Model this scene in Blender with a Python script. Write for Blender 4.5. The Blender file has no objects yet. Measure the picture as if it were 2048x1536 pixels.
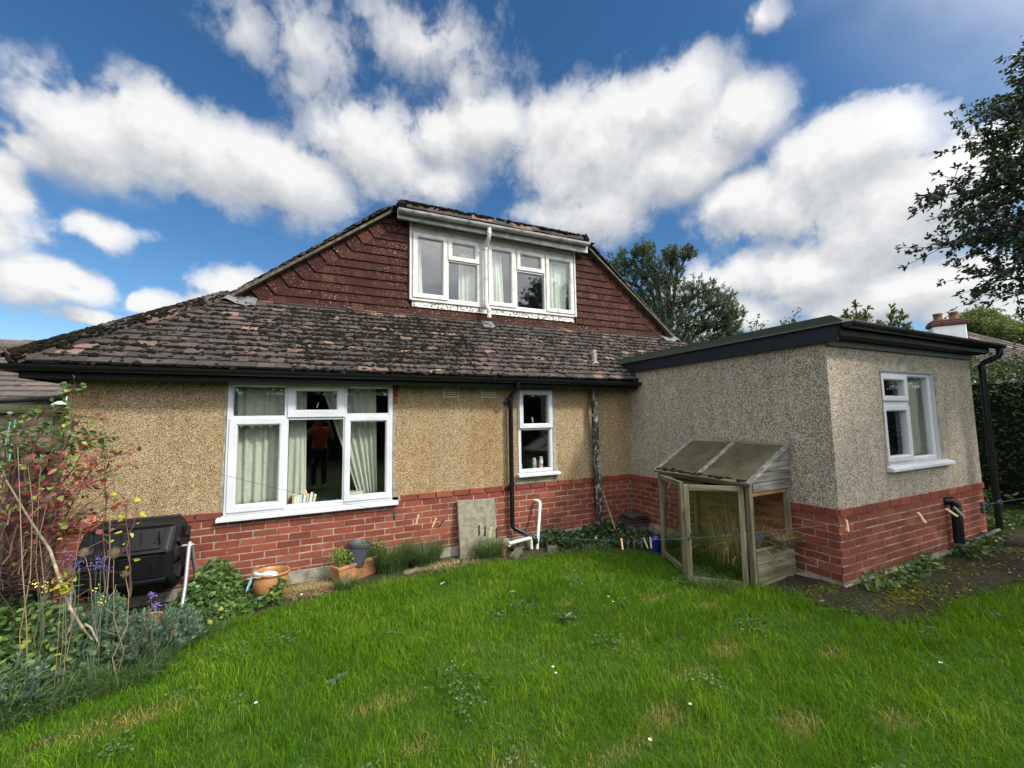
import bpy, math, random
import numpy as np
from mathutils import Vector, Matrix
random.seed(11); rng = np.random.default_rng(11)
rad = math.radians
sc = bpy.context.scene
COL = sc.collection

# ------------------------------------------------------------------ camera
YAW, PIT, ROLL = rad(24.927), rad(4.688), rad(-0.915)
fw = Vector((math.sin(YAW)*math.cos(PIT), math.cos(YAW)*math.cos(PIT), math.sin(PIT)))
rt = Vector((math.cos(YAW), -math.sin(YAW), 0)); up = rt.cross(fw)
cr = math.cos(ROLL)*rt + math.sin(ROLL)*up; cu = -math.sin(ROLL)*rt + math.cos(ROLL)*up
cam = bpy.data.objects.new('camera', bpy.data.cameras.new('camera')); COL.objects.link(cam)
cam.matrix_world = Matrix(((cr.x, cu.x, -fw.x, -4.4762), (cr.y, cu.y, -fw.y, -5.1834), (cr.z, cu.z, -fw.z, 0.931), (0, 0, 0, 1)))
cam.data.sensor_width = 36; cam.data.lens = 812.23/2048*36
cam.data.clip_start = 0.02; cam.data.clip_end = 2000
sc.camera = cam

# ------------------------------------------------------------------ light
SUN_AZ, SUN_EL = rad(146), rad(41)          # azimuth measured from +Y towards +X
SUN_DIR = Vector((math.sin(SUN_AZ)*math.cos(SUN_EL), math.cos(SUN_AZ)*math.cos(SUN_EL), math.sin(SUN_EL)))
sun = bpy.data.objects.new('sun', bpy.data.lights.new('sun', 'SUN')); COL.objects.link(sun)
sun.data.energy = 3.2; sun.data.angle = rad(6); sun.data.color = (1, .93, .82)
sun.rotation_euler = (-SUN_DIR).to_track_quat('-Z', 'Y').to_euler()
sc.view_settings.view_transform = 'Standard'; sc.view_settings.look = 'None'
sc.view_settings.exposure = 0.5; sc.view_settings.gamma = 1; sc.view_settings.use_curve_mapping = False
sc.cycles.use_denoising = True; sc.cycles.max_bounces = 8; sc.cycles.transparent_max_bounces = 12

class NT:
    def __init__(s, tree): s.t = tree
    def n(s, typ, ins=None, **at):
        nd = s.t.nodes.new(typ)
        for k, v in at.items(): setattr(nd, k, v)
        for k, v in (ins or {}).items():
            sock = nd.inputs[k]
            if isinstance(v, bpy.types.NodeSocket): s.t.links.new(v, sock)
            else:
                sock.default_value = v
        return nd
    def math(s, op, a, b=None, c=None, clamp=False):
        i = {0: a}
        if b is not None: i[1] = b
        if c is not None: i[2] = c
        return s.n('ShaderNodeMath', i, operation=op, use_clamp=clamp).outputs[0]
    def vm(s, op, a, b=None):
        i = {0: a}
        if b is not None: i[1] = b
        nd = s.n('ShaderNodeVectorMath', i, operation=op)
        return nd.outputs['Value'] if op in ('LENGTH', 'DOT_PRODUCT', 'DISTANCE') else nd.outputs[0]
    def mix(s, f, a, b, blend='MIX'):
        nd = s.n('ShaderNodeMix', data_type='RGBA', blend_type=blend)
        for k, v in ((0, f), (6, a), (7, b)):
            if isinstance(v, bpy.types.NodeSocket): s.t.links.new(v, nd.inputs[k])
            else: nd.inputs[k].default_value = v if k == 0 or len(v) == 4 else (*v, 1)
        return nd.outputs[2]
    def ramp(s, f, stops, interp='LINEAR'):
        nd = s.n('ShaderNodeValToRGB', {0: f}); cr_ = nd.color_ramp; cr_.interpolation = interp
        while len(cr_.elements) < len(stops): cr_.elements.new(.5)
        for e, (p, c) in zip(cr_.elements, stops):
            e.position = p; e.color = (*c, 1) if len(c) == 3 else c
        return nd.outputs[0]
    def noise(s, vec, scale, detail=3, rough=.55, dist=0, out=0, dim='3D'):
        return s.n('ShaderNodeTexNoise', {'Vector': vec, 'Scale': scale, 'Detail': detail, 'Roughness': rough, 'Distortion': dist}, noise_dimensions=dim).outputs[out]
    def step(s, v, a, b):
        return s.n('ShaderNodeMapRange', {'Value': v, 'From Min': a, 'From Max': b}, interpolation_type='SMOOTHSTEP').outputs[0]

# sky: clear Nishita air with cumulus laid out by compass bearing and height above the horizon
CLOUDS = [(-0.385,0.470,0.130,0.075,1.00),(-0.240,0.495,0.208,0.100,1.00),(-0.098,0.499,0.163,0.085,1.00),(-0.460,0.42,0.05,0.045,0.80),(0.102,0.582,0.150,0.094,0.90),(0.285,0.62,0.135,0.075,0.75),(0.396,0.655,0.125,0.075,0.80),(0.235,0.541,0.135,0.058,0.80),(0.669,0.589,0.230,0.128,1.10),(0.815,0.644,0.168,0.069,1.10),(0.970,0.581,0.121,0.065,1.05),(0.819,0.529,0.198,0.083,1.10),(0.639,0.475,0.182,0.072,0.90),(1.159,0.461,0.139,0.083,1.10),(1.041,0.402,0.173,0.082,1.00),(1.193,0.348,0.150,0.099,1.10),(1.099,0.275,0.181,0.070,1.00),(1.295,0.368,0.088,0.081,1.00),(1.229,0.209,0.163,0.051,1.00),(0.921,0.289,0.157,0.062,0.80),(-0.024,0.713,0.150,0.075,0.36),(0.235,0.769,0.225,0.062,0.42),(-0.164,0.702,0.070,0.06,0.34),(0.324,0.715,0.150,0.05,0.34),(-0.044,0.663,0.09,0.036,0.30),(-0.484,0.351,0.048,0.056,0.90),(-0.470,0.290,0.044,0.044,0.80),(-0.431,0.224,0.091,0.043,1.00),(-0.378,0.323,0.067,0.026,0.75),(-0.294,0.215,0.049,0.027,0.90),(-0.172,0.275,0.077,0.044,1.00),(-0.395,0.178,0.063,0.012,0.80),(-0.212,0.230,0.064,0.029,0.90),(1.040,0.720,0.054,0.023,0.45),(0.936,0.202,0.125,0.053,0.90),(1.063,0.224,0.066,0.039,0.80),(1.175,0.185,0.096,0.045,1.00),(1.296,0.169,0.086,0.040,0.90),
 (1.75,.5,.3,.14,1),(2.1,.35,.25,.12,1),(2.5,.62,.35,.18,1),(3.0,.4,.3,.12,1),(-.9,.45,.25,.12,1),(-1.4,.6,.3,.15,1),(-1.9,.35,.3,.12,1),(-2.5,.5,.35,.16,1),(-2.9,.75,.3,.15,1)]
def cloud_group():
    g = bpy.data.node_groups.new('cloud_density', 'ShaderNodeTree')
    g.interface.new_socket('AzEl', in_out='INPUT', socket_type='NodeSocketVector')
    g.interface.new_socket('Density', in_out='OUTPUT', socket_type='NodeSocketFloat')
    t = NT(g); gi = g.nodes.new('NodeGroupInput'); go = g.nodes.new('NodeGroupOutput')
    p = gi.outputs[0]
    wob = t.noise(p, 7, 4, .55, out=1, dim='2D')
    q = t.vm('ADD', p, t.vm('MULTIPLY', t.vm('SUBTRACT', wob, (.5, .5, .5)), (.15, .085, 0)))
    acc = None
    for a, e, ra, re, w in CLOUDS:
        d = t.vm('LENGTH', t.vm('MULTIPLY', t.vm('SUBTRACT', q, (a, e, 0)), (.91/ra, .91/re, 0)))
        f = t.math('MULTIPLY_ADD', d, -w, w*1.12)
        acc = f if acc is None else t.n('ShaderNodeMath', {0: acc, 1: f, 2: .3}, operation='SMOOTH_MAX').outputs[0]
    q2 = t.vm('ADD', t.vm('MULTIPLY', p, (1, 1.25, 1)), t.vm('MULTIPLY', t.vm('SUBTRACT', t.noise(p, 11, 4, .6, out=1, dim='2D'), (.5, .5, .5)), (.07, .06, 0)))
    puff = t.n('ShaderNodeTexVoronoi', {'Vector': q2, 'Scale': 13, 'Detail': 3.0, 'Roughness': .55, 'Lacunarity': 2.3, 'Smoothness': .35}, feature='SMOOTH_F1', normalize=True, voronoi_dimensions='2D').outputs['Distance']
    fine = t.noise(p, 7, 8, .58, dim='2D')
    body = t.step(acc, -.1, .35)                    # thin edges fray, thick bodies billow
    dens = t.math('ADD', t.math('MINIMUM', acc, .55), t.math('ADD', t.math('MULTIPLY', t.math('SUBTRACT', .40, puff), t.math('MULTIPLY_ADD', body, .5, .55)), t.math('MULTIPLY', t.math('SUBTRACT', fine, .5), 1.0)))
    g.interface.new_socket('Body', in_out='OUTPUT', socket_type='NodeSocketFloat')
    g.interface.new_socket('Bulk', in_out='OUTPUT', socket_type='NodeSocketFloat'); g.links.new(acc, go.inputs[2])
    g.links.new(dens, go.inputs[0]); g.links.new(t.step(t.math('ADD', acc, t.math('MULTIPLY', t.math('SUBTRACT', fine, .5), .5)), .05, .62), go.inputs[1]); return g
world = bpy.data.worlds.new('World'); sc.world = world; world.use_nodes = True
wt = world.node_tree; wt.nodes.clear(); W = NT(wt)
sky = W.n('ShaderNodeTexSky', sky_type='NISHITA', sun_disc=False, sun_elevation=SUN_EL, sun_rotation=SUN_AZ, altitude=50, air_density=1.0, dust_density=.3, ozone_density=2.2)
sep = W.n('ShaderNodeSeparateXYZ', {0: W.n('ShaderNodeTexCoord').outputs['Generated']})
az = W.math('ARCTAN2', sep.outputs[0], sep.outputs[1]); el = W.math('ARCSINE', sep.outputs[2])
ae = W.n('ShaderNodeCombineXYZ', {0: az, 1: el, 2: 0}).outputs[0]
G = cloud_group()
g1 = W.n('ShaderNodeGroup', {0: ae}, node_tree=G); d1 = g1.outputs[0]
g2 = W.n('ShaderNodeGroup', {0: W.vm('ADD', ae, (.018, .045, 0))}, node_tree=G); d2 = g2.outputs[0]
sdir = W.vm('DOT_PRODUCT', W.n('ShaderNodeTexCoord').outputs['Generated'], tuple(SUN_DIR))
veil_fill = W.step(sdir, .42, .97)                       # thin cloud before the sun, its glow added to lift the scene light
back = W.step(W.vm('DOT_PRODUCT', W.n('ShaderNodeTexCoord').outputs['Generated'], (-.72, -.69, .1)), .1, .75)   # unseen bright cloud added behind and to the left as fill light
high = W.step(el, .95, 1.25)                        # unseen bright overcast added overhead as fill light
alpha = W.math('MAXIMUM', W.math('MULTIPLY', W.step(d1, .04, .46), W.math('MULTIPLY_ADD', g1.outputs[1], .68, .29)), W.math('MAXIMUM', W.math('MULTIPLY', veil_fill, .97), W.math('MAXIMUM', W.math('MULTIPLY', high, .7), W.math('MULTIPLY', back, .8))))
thick = W.step(d1, .15, 1.0)
over = W.math('SUBTRACT', d1, d2); tops = W.math('SUBTRACT', g1.outputs[2], g2.outputs[2])
lit = W.math('ADD', W.math('MULTIPLY_ADD', over, .42, W.math('MULTIPLY', tops, .50)), W.math('MULTIPLY_ADD', thick, -.06, .66), clamp=True)
ccol = W.ramp(lit, [(0.0, (.40, .43, .48)), (.34, (.56, .585, .62)), (.60, (.76, .77, .785)), (.88, (1, 1, .985))])
skyc = W.n('ShaderNodeHueSaturation', {'Hue': .5, 'Saturation': 1.27, 'Value': 1.0, 'Color': sky.outputs[0]}).outputs[0]
b1 = W.n('ShaderNodeBackground', {0: skyc, 1: .093}); b2 = W.n('ShaderNodeBackground', {0: ccol, 1: W.math('ADD', W.math('MULTIPLY_ADD', veil_fill, 2.4, .68), W.math('ADD', W.math('MULTIPLY', high, .6), W.math('MULTIPLY', back, .8)))})
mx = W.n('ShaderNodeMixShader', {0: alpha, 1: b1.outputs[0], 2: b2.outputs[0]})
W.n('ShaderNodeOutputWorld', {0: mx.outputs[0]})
world.cycles.sampling_method = 'MANUAL'; world.cycles.sample_map_resolution = 512

# ------------------------------------------------------------------ materials
def mat(name):
    m = bpy.data.materials.new(name); m.use_nodes = True; m.node_tree.nodes.clear()
    t = NT(m.node_tree); o = t.n('ShaderNodeOutputMaterial'); t.out = o; return m, t
def finish(t, bsdf): t.t.links.new(bsdf, t.out.inputs[0])
def rnd(t): return t.n('ShaderNodeAttribute', attribute_name='rnd').outputs['Fac']
def opos(t): return t.n('ShaderNodeNewGeometry').outputs['Position']
def vmat(name, stops, rough=.7, scale=20, amt=.4, bscale=80, bump=.2, spec=.35, transl=0, metal=0, coat=0, detail=4, stretch=None):
    m, t = mat(name); p = opos(t)
    if stretch: p = t.vm('MULTIPLY', p, stretch)
    nz = t.noise(p, scale, detail, .6)
    nz2 = t.math('MULTIPLY_ADD', t.math('SUBTRACT', nz, .5), 2.2, .5)
    f = t.math('ADD', t.math('MULTIPLY', rnd(t), 1-amt), t.math('MULTIPLY', nz2, amt), clamp=True)
    c = t.ramp(f, stops)
    ins = {'Base Color': c, 'Roughness': rough, 'Specular IOR Level': spec, 'Metallic': metal, 'Coat Weight': coat}
    if bump:
        ins['Normal'] = t.n('ShaderNodeBump', {'Height': t.noise(p, bscale, 3), 'Strength': bump, 'Distance': .01}).outputs[0]
    b = t.n('ShaderNodeBsdfPrincipled', ins).outputs[0]
    if transl:
        tr = t.n('ShaderNodeBsdfTranslucent', {0: t.mix(.5, c, (.35, .5, .05))}).outputs[0]
        b = t.n('ShaderNodeMixShader', {0: transl, 1: b, 2: tr}).outputs[0]
    finish(t, b); return m
def flat(name, c, rough=.5, **k):
    return vmat(name, [(0, [x*.85 for x in c]), (1, [min(1, x*1.12) for x in c])], rough, **k)

def pebble(name, stops, scale, stain, stain_col):
    m, t = mat(name); p = opos(t)
    v = t.n('ShaderNodeTexVoronoi', {'Vector': t.vm('ADD', p, t.vm('MULTIPLY', t.noise(p, 60, 2, out=1), (.006, .006, .006))), 'Scale': scale, 'Randomness': 1.0})
    cell = t.n('ShaderNodeSeparateColor', {0: v.outputs['Color']}).outputs[0]
    c = t.ramp(cell, stops)
    gap = t.step(v.outputs['Distance'], .42, .75)
    c = t.mix(t.math('MULTIPLY', gap, .6), c, [x*.3 for x in stops[1][1]])
    big = t.noise(p, 1.1, 4, .6); mid = t.noise(p, 9, 4, .6)
    c = t.mix(t.math('MULTIPLY', t.step(big, .42, .68), stain), c, stain_col, 'MULTIPLY')
    c = t.mix(.55, c, t.ramp(mid, [(.25, (.62, .6, .56)), (.75, (1.1, 1.1, 1.1))]), 'MULTIPLY')
    streak = t.noise(t.vm('MULTIPLY', p, (5, 5, .45)), 1.6, 4, .6)
    c = t.mix(.6, c, t.ramp(streak, [(.32, (.72, .70, .66)), (.55, (1, 1, 1)), (.75, (1.06, 1.05, 1.03))]), 'MULTIPLY')
    h = t.math('MULTIPLY', v.outputs['Distance'], -1.0)
    nrm = t.n('ShaderNodeBump', {'Height': h, 'Strength': .9, 'Distance': .006}).outputs[0]
    finish(t, t.n('ShaderNodeBsdfPrincipled', {'Base Color': c, 'Roughness': .85, 'Specular IOR Level': .25, 'Normal': nrm}).outputs[0]); return m
M = {}
M['dash_warm'] = pebble('pebbledash_warm', [(.0, (.10, .066, .036)), (.16, (.22, .145, .072)), (.46, (.40, .295, .165)), (.8, (.53, .42, .265)), (1, (.66, .56, .40))], 160, .5, (.86, .68, .45))
M['dash_grey'] = pebble('pebbledash_grey', [(.0, (.10, .082, .064)), (.16, (.21, .172, .134)), (.45, (.47, .41, .32)), (.8, (.62, .555, .445)), (1, (.78, .73, .63))], 138, .45, (.80, .82, .86))

def brick_mat():
    m, t = mat('red_brick'); p = opos(t)
    c = t.ramp(rnd(t), [(0, (.145, .040, .027)), (.35, (.18, .047, .03)), (.7, (.21, .055, .034)), (1, (.245, .075, .045))])
    c = t.mix(.45, c, t.ramp(t.noise(p, 30, 4, .65), [(.3, (.55, .5, .5)), (.7, (1.15, 1.1, 1.05))]), 'MULTIPLY')
    c = t.mix(.5, c, t.ramp(t.noise(p, 2.3, 4, .6), [(.3, (.62, .6, .62)), (.7, (1.2, 1.15, 1.1))]), 'MULTIPLY')
    bloom = t.step(t.noise(p, 7, 5, .7), .56, .78)
    low = t.step(t.n('ShaderNodeSeparateXYZ', {0: p}).outputs[2], -.25, -.72)
    c = t.mix(t.math('MULTIPLY', bloom, t.math('MULTIPLY_ADD', low, .45, .1)), c, (.40, .34, .28))
    alg = t.math('MULTIPLY', t.step(t.n('ShaderNodeSeparateXYZ', {0: p}).outputs[2], -.42, -.8), t.step(t.noise(p, 5, 5, .65), .40, .66))
    c = t.mix(t.math('MULTIPLY', alg, .6), c, (.055, .05, .028))
    spl = t.step(t.noise(p, 48, 2, .5), .73, .77)
    c = t.mix(t.math('MULTIPLY', spl, .6), c, (.55, .5, .46))
    nrm = t.n('ShaderNodeBump', {'Height': t.noise(p, 130, 3), 'Strength': .35, 'Distance': .006}).outputs[0]
    finish(t, t.n('ShaderNodeBsdfPrincipled', {'Base Color': c, 'Roughness': .85, 'Specular IOR Level': .25, 'Normal': nrm}).outputs[0]); return m
M['brick'] = brick_mat()
M['mortar'] = vmat('mortar', [(.2, (.13, .105, .08)), (.5, (.26, .21, .16)), (.85, (.36, .30, .24))], .95, 7, .95, 160, .4)
M['concrete'] = vmat('concrete', [(0, (.09, .085, .06)), (.4, (.2, .19, .15)), (1, (.36, .34, .28))], .95, 9, .9, 90, .5)
M['slab'] = vmat('concrete_slab', [(.1, (.12, .11, .07)), (.5, (.22, .205, .15)), (.95, (.32, .295, .22))], .95, 16, .6, 120, .6)
def tile_mat():
    m, t = mat('roof_tile'); p = opos(t)
    c = t.ramp(rnd(t), [(0, (.028, .024, .023)), (.5, (.048, .039, .036)), (.90, (.066, .051, .047)), (.95, (.11, .072, .06)), (1, (.20, .125, .10))])
    c = t.mix(.6, c, t.ramp(t.noise(p, 22, 4, .65), [(.3, (.5, .48, .47)), (.7, (1.25, 1.2, 1.15))]), 'MULTIPLY')
    lich = t.step(t.noise(p, 34, 3, .6), .66, .74)
    c = t.mix(t.math('MULTIPLY', lich, .5), c, (.33, .29, .25))
    nrm = t.n('ShaderNodeBump', {'Height': t.noise(p, 90, 4), 'Strength': .5, 'Distance': .008}).outputs[0]
    finish(t, t.n('ShaderNodeBsdfPrincipled', {'Base Color': c, 'Roughness': .85, 'Specular IOR Level': .3, 'Normal': nrm}).outputs[0]); return m
M['tile'] = tile_mat()
def hung_mat():
    m, t = mat('hung_tile'); p = opos(t)
    c = t.ramp(rnd(t), [(0, (.030, .012, .0095)), (.5, (.040, .0155, .0118)), (.95, (.050, .0195, .0145)), (1, (.070, .027, .019))])
    c = t.mix(.5, c, t.ramp(t.noise(p, 12, 4, .65), [(.3, (.55, .55, .55)), (.7, (1.25, 1.2, 1.15))]), 'MULTIPLY')
    sp = t.math('MULTIPLY', t.step(t.noise(p, 46, 3, .6), .605, .67), t.step(t.noise(p, 1.6, 2), .33, .58))
    c = t.mix(t.math('MULTIPLY', sp, .65), c, (.36, .28, .23))
    nrm = t.n('ShaderNodeBump', {'Height': t.noise(p, 110, 3), 'Strength': .3, 'Distance': .006}).outputs[0]
    finish(t, t.n('ShaderNodeBsdfPrincipled', {'Base Color': c, 'Roughness': .85, 'Specular IOR Level': .12, 'Normal': nrm}).outputs[0]); return m
M['hung'] = hung_mat()
M['moss'] = vmat('roof_moss', [(0, (.005, .005, .004)), (.75, (.012, .011, .007)), (.95, (.024, .025, .010)), (1, (.06, .068, .014))], 1, 30, .2, 150, .8, .1)
M['upvc'] = flat('white_upvc', (.50, .52, .55), .35, scale=3, amt=.9, bump=0, spec=.5)
M['upvc_old'] = vmat('weathered_white_upvc', [(.12, (.34, .335, .30)), (.35, (.47, .47, .45)), (1, (.58, .58, .56))], .5, 7, .9, 60, .08)
M['gutter_grey'] = vmat('dirty_white_gutter', [(.15, (.13, .13, .115)), (.45, (.30, .30, .285)), (1, (.46, .46, .45))], .5, 6, .9, 60, .1)
M['peel'] = vmat('peeling_paint', [(.40, (.10, .09, .075)), (.47, (.6, .59, .55)), (1, (.78, .77, .74))], .8, 38, 1, 60, .4)
M['black'] = flat('black_gloss_plastic', (.006, .0065, .008), .35, scale=6, amt=.8, bump=.05, spec=.32)
M['fascia'] = flat('black_painted_board', (.006, .0065, .008), .55, scale=30, amt=.9, bscale=60, bump=.15, spec=.2, stretch=(.15, .15, 1))
M['navy'] = flat('blue_black_painted_board', (.010, .014, .022), .55, spec=.25, scale=30, amt=.9, bscale=60, bump=.2)
M['frieze'] = flat('grey_green_board', (.075, .085, .075), .6, scale=20, amt=.8, bump=.2)
M['verge'] = vmat('verge_mortar', [(0, (.03, .028, .02)), (.5, (.07, .062, .045)), (1, (.15, .135, .10))], .95, 18, .9, 60, .6)
M['cream'] = flat('cream_vent', (.50, .45, .34), .8, scale=30, amt=.9, bump=.2)
M['felt'] = vmat('roofing_felt', [(0, (.035, .042, .036)), (1, (.085, .10, .085))], .95, 60, .6, 220, .6)
M['lead'] = vmat('lead', [(0, (.09, .095, .10)), (1, (.20, .205, .21))], .5, 14, .9, 30, .4, metal=.2)
M['flash'] = vmat('mortar_flashing', [(0, (.13, .12, .10)), (.5, (.27, .25, .21)), (1, (.38, .35, .30))], .9, 22, .9, 70, .6)
M['soil'] = vmat('peeling_black_pipe', [(.40, (.016, .016, .016)), (.56, (.05, .047, .042)), (.66, (.24, .22, .19)), (1, (.36, .33, .28))], .7, 34, 1, 60, .5, stretch=(1, 1, .35))
M['galv'] = vmat('galvanised_steel', [(0, (.36, .38, .40)), (1, (.62, .64, .66))], .42, 30, .8, 60, .1, metal=.75)
M['composter'] = flat('black_composter_plastic', (.0045, .005, .0065), .5, scale=8, amt=.8, bscale=90, bump=.1, spec=.25)
M['terra'] = vmat('terracotta', [(0, (.13, .075, .035)), (.4, (.27, .125, .06)), (1, (.40, .19, .095))], .6, 10, .95, 60, .2)
M['glaze'] = vmat('glazed_terracotta', [(0, (.15, .09, .03)), (.45, (.30, .14, .05)), (1, (.38, .18, .075))], .3, 9, .95, 40, .1, spec=.5)
M['greypot'] = flat('grey_plastic', (.05, .055, .065), .5, scale=10, amt=.8, bump=.05)
M['bluepot'] = flat('blue_glaze', (.012, .022, .22), .22, scale=8, amt=.8, bump=0, spec=.6)
M['cloth'] = vmat('pale_blue_cloth', [(0, (.14, .40, .62)), (.5, (.30, .58, .74)), (1, (.65, .78, .85))], .9, 45, 1, 200, .3)
M['curtain'] = vmat('cream_curtain', [(0, (.40, .395, .33)), (1, (.54, .53, .45))], .95, 25, .8, 300, .3, transl=.0)
M['voile'] = vmat('pale_curtain', [(0, (.46, .49, .44)), (1, (.64, .65, .59))], .95, 25, .8, 300, .3)
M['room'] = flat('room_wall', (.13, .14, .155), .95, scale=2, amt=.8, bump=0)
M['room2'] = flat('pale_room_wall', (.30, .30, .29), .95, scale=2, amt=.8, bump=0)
M['bed'] = flat('navy_bedding', (.03, .06, .10), .95, scale=9, amt=.8, bump=.3, bscale=14)
WOOD = [(.15, (.05, .048, .026)), (.42, (.105, .098, .056)), (.65, (.165, .15, .10)), (1, (.27, .25, .20))]
def wood(name, stops, stretch, scale=26):
    return vmat(name, stops, .85, scale, .85, scale*2, .5, .2, stretch=stretch, detail=6)
M['wood_v'] = wood('weathered_timber_upright', WOOD, (1, 1, .07))
M['wood_x'] = wood('weathered_timber_board', WOOD, (.06, .06, 1))
M['wood_grey'] = wood('silver_timber_board', [(.15, (.065, .062, .052)), (.5, (.15, .145, .13)), (1, (.33, .325, .31))], (.06, 1, 1), 34)
M['wood_y'] = wood('weathered_timber_rail', WOOD, (1, .07, 1))
M['ply'] = wood('plywood', [(.2, (.07, .032, .014)), (.5, (.19, .095, .045)), (.8, (.27, .145, .07))], (.5, .35, 2.2), 9)
M['shed'] = wood('old_shed_board', [(.1, (.055, .042, .03)), (.5, (.13, .105, .075)), (1, (.24, .21, .16))], (.06, .3, 1.3), 24)
M['bark'] = vmat('bark', [(0, (.03, .024, .018)), (1, (.11, .09, .07))], .95, 25, .8, 60, .7)
M['stem'] = vmat('dry_stem', [(0, (.12, .085, .05)), (1, (.30, .225, .14))], .85, 20, .5, 60, .2)
M['cane_red'] = vmat('red_bramble_cane', [(0, (.045, .024, .018)), (1, (.115, .055, .042))], .7, 20, .5, 60, .2)
M['deadwood'] = vmat('dead_wood', [(0, (.06, .05, .035)), (.5, (.17, .14, .10)), (1, (.36, .31, .23))], .9, 18, .9, 50, .5)
M['teasel'] = vmat('teasel_head', [(0, (.06, .042, .026)), (1, (.19, .14, .09))], .95, 60, .5, 200, .5)
M['peg'] = vmat('peg_wood', [(0, (.48, .32, .16)), (1, (.62, .45, .26))], .7, 40, .6, 90, .2)
M['peg_dark'] = flat('dark_peg_plastic', (.022, .025, .024), .5, scale=30, bump=0)
M['peg_grey'] = flat('weathered_peg', (.20, .18, .15), .7, scale=30, bump=0)
M['line'] = flat('blue_line', (.04, .05, .085), .5, scale=30, bump=0)
M['steel'] = flat('spring_steel', (.4, .4, .4), .4, metal=.8, bump=0)
M['white_pipe'] = flat('white_waste_pipe', (.68, .69, .68), .45, scale=20, amt=.9, bump=0)
M['cream_pipe'] = flat('stained_waste_pipe', (.56, .55, .44), .55, scale=14, amt=.9, bump=.1)
M['dark_tray'] = flat('black_tray', (.014, .015, .018), .45, scale=20, bump=0)
M['rust'] = flat('rusty_iron', (.05, .028, .02), .85, scale=40, amt=.9, bump=.3)
M['stone'] = vmat('mossy_stone', [(0, (.035, .038, .02)), (.5, (.085, .075, .052)), (1, (.16, .135, .10))], .95, 16, .9, 70, .7)
M['redstone'] = vmat('old_brick', [(0, (.07, .045, .03)), (1, (.22, .10, .06))], .95, 18, .9, 70, .7)
M['string'] = flat('green_twine', (.12, .38, .32), .8, scale=30, bump=0)
M['paper'] = vmat('paper_block', [(0, (.55, .5, .4)), (1, (.72, .68, .58))], .9, 90, .5, bump=0)
M['white_paint'] = flat('white_painted_render', (.72, .73, .73), .8, scale=4, amt=.9, bump=.15)
M['chim'] = vmat('sooty_brick', [(0, (.04, .022, .018)), (1, (.15, .07, .05))], .9, 16, .7, 60, .5)
M['feather'] = vmat('grey_feathers', [(0, (.12, .12, .125)), (1, (.3, .3, .31))], .8, 60, .6, bump=0)
M['bulbglass'] = flat('frosted_white', (.7, .72, .7), .4, bump=0)

def leafmat(name, stops, rough=.5, transl=.22, spec=.35, scale=6, amt=.25):
    return vmat(name, stops, rough, scale, amt, bump=0, spec=spec, transl=transl)
M['holly'] = leafmat('holly_leaf', [(0, (.012, .022, .012)), (.6, (.02, .04, .018)), (1, (.045, .075, .03))], .35, .06, .5)
M['pine'] = leafmat('pine_needles', [(0, (.02, .036, .022)), (.5, (.045, .075, .045)), (.85, (.075, .105, .05)), (1, (.13, .12, .04))], .6, .1)
M['tree'] = leafmat('tree_leaf', [(0, (.03, .05, .014)), (.6, (.075, .115, .03)), (1, (.15, .17, .045))], .6, .2)
M['cypress'] = leafmat('cypress_spray', [(0, (.035, .055, .02)), (.6, (.085, .105, .03)), (1, (.19, .16, .05))], .6, .15)
M['hedge'] = leafmat('hedge_leaf', [(0, (.012, .022, .012)), (.6, (.028, .05, .022)), (1, (.07, .10, .035))], .5, .12)
M['bramble'] = leafmat('bramble_leaf', [(0, (.02, .045, .016)), (.4, (.045, .095, .028)), (.8, (.095, .16, .04)), (.93, (.30, .34, .05)), (1, (.45, .40, .05))], .5, .2)
M['redleaf'] = leafmat('autumn_leaf', [(0, (.09, .012, .02)), (.5, (.19, .028, .04)), (.72, (.34, .07, .06)), (.74, (.12, .17, .04)), (.88, (.26, .32, .06)), (1, (.50, .42, .06))], .5, .25)
M['yellow'] = leafmat('yellow_leaf', [(0, (.30, .34, .04)), (1, (.55, .50, .05))], .5, .3)
M['santolina'] = leafmat('blue_green_foliage', [(0, (.035, .07, .045)), (.6, (.075, .13, .085)), (1, (.17, .23, .15))], .7, .1)
M['aster'] = leafmat('purple_petal', [(0, (.11, .06, .30)), (1, (.28, .18, .5))], .6, .2)
M['petal_y'] = leafmat('yellow_petal', [(0, (.6, .5, .08)), (1, (.75, .68, .2))], .6, .2)
M['petal_pink'] = leafmat('pink_petal', [(0, (.6, .12, .12)), (1, (.8, .3, .26))], .6, .2)
M['daisy'] = flat('white_petal', (.8, .8, .78), .6, bump=0)
M['oregano'] = leafmat('bright_herb_leaf', [(0, (.06, .12, .015)), (1, (.17, .27, .04))], .5, .25)
M['dryleaf'] = leafmat('dry_grass', [(0, (.16, .11, .05)), (.6, (.31, .23, .11)), (1, (.48, .38, .21))], .8, .15)
M['tuft'] = leafmat('sedge_leaf', [(0, (.03, .06, .022)), (.6, (.065, .12, .04)), (.9, (.12, .18, .06)), (1, (.36, .30, .15))], .55, .2)
M['ivy'] = leafmat('ivy_leaf', [(0, (.012, .03, .010)), (.6, (.03, .065, .018)), (1, (.075, .12, .03))], .45, .12)
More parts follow.
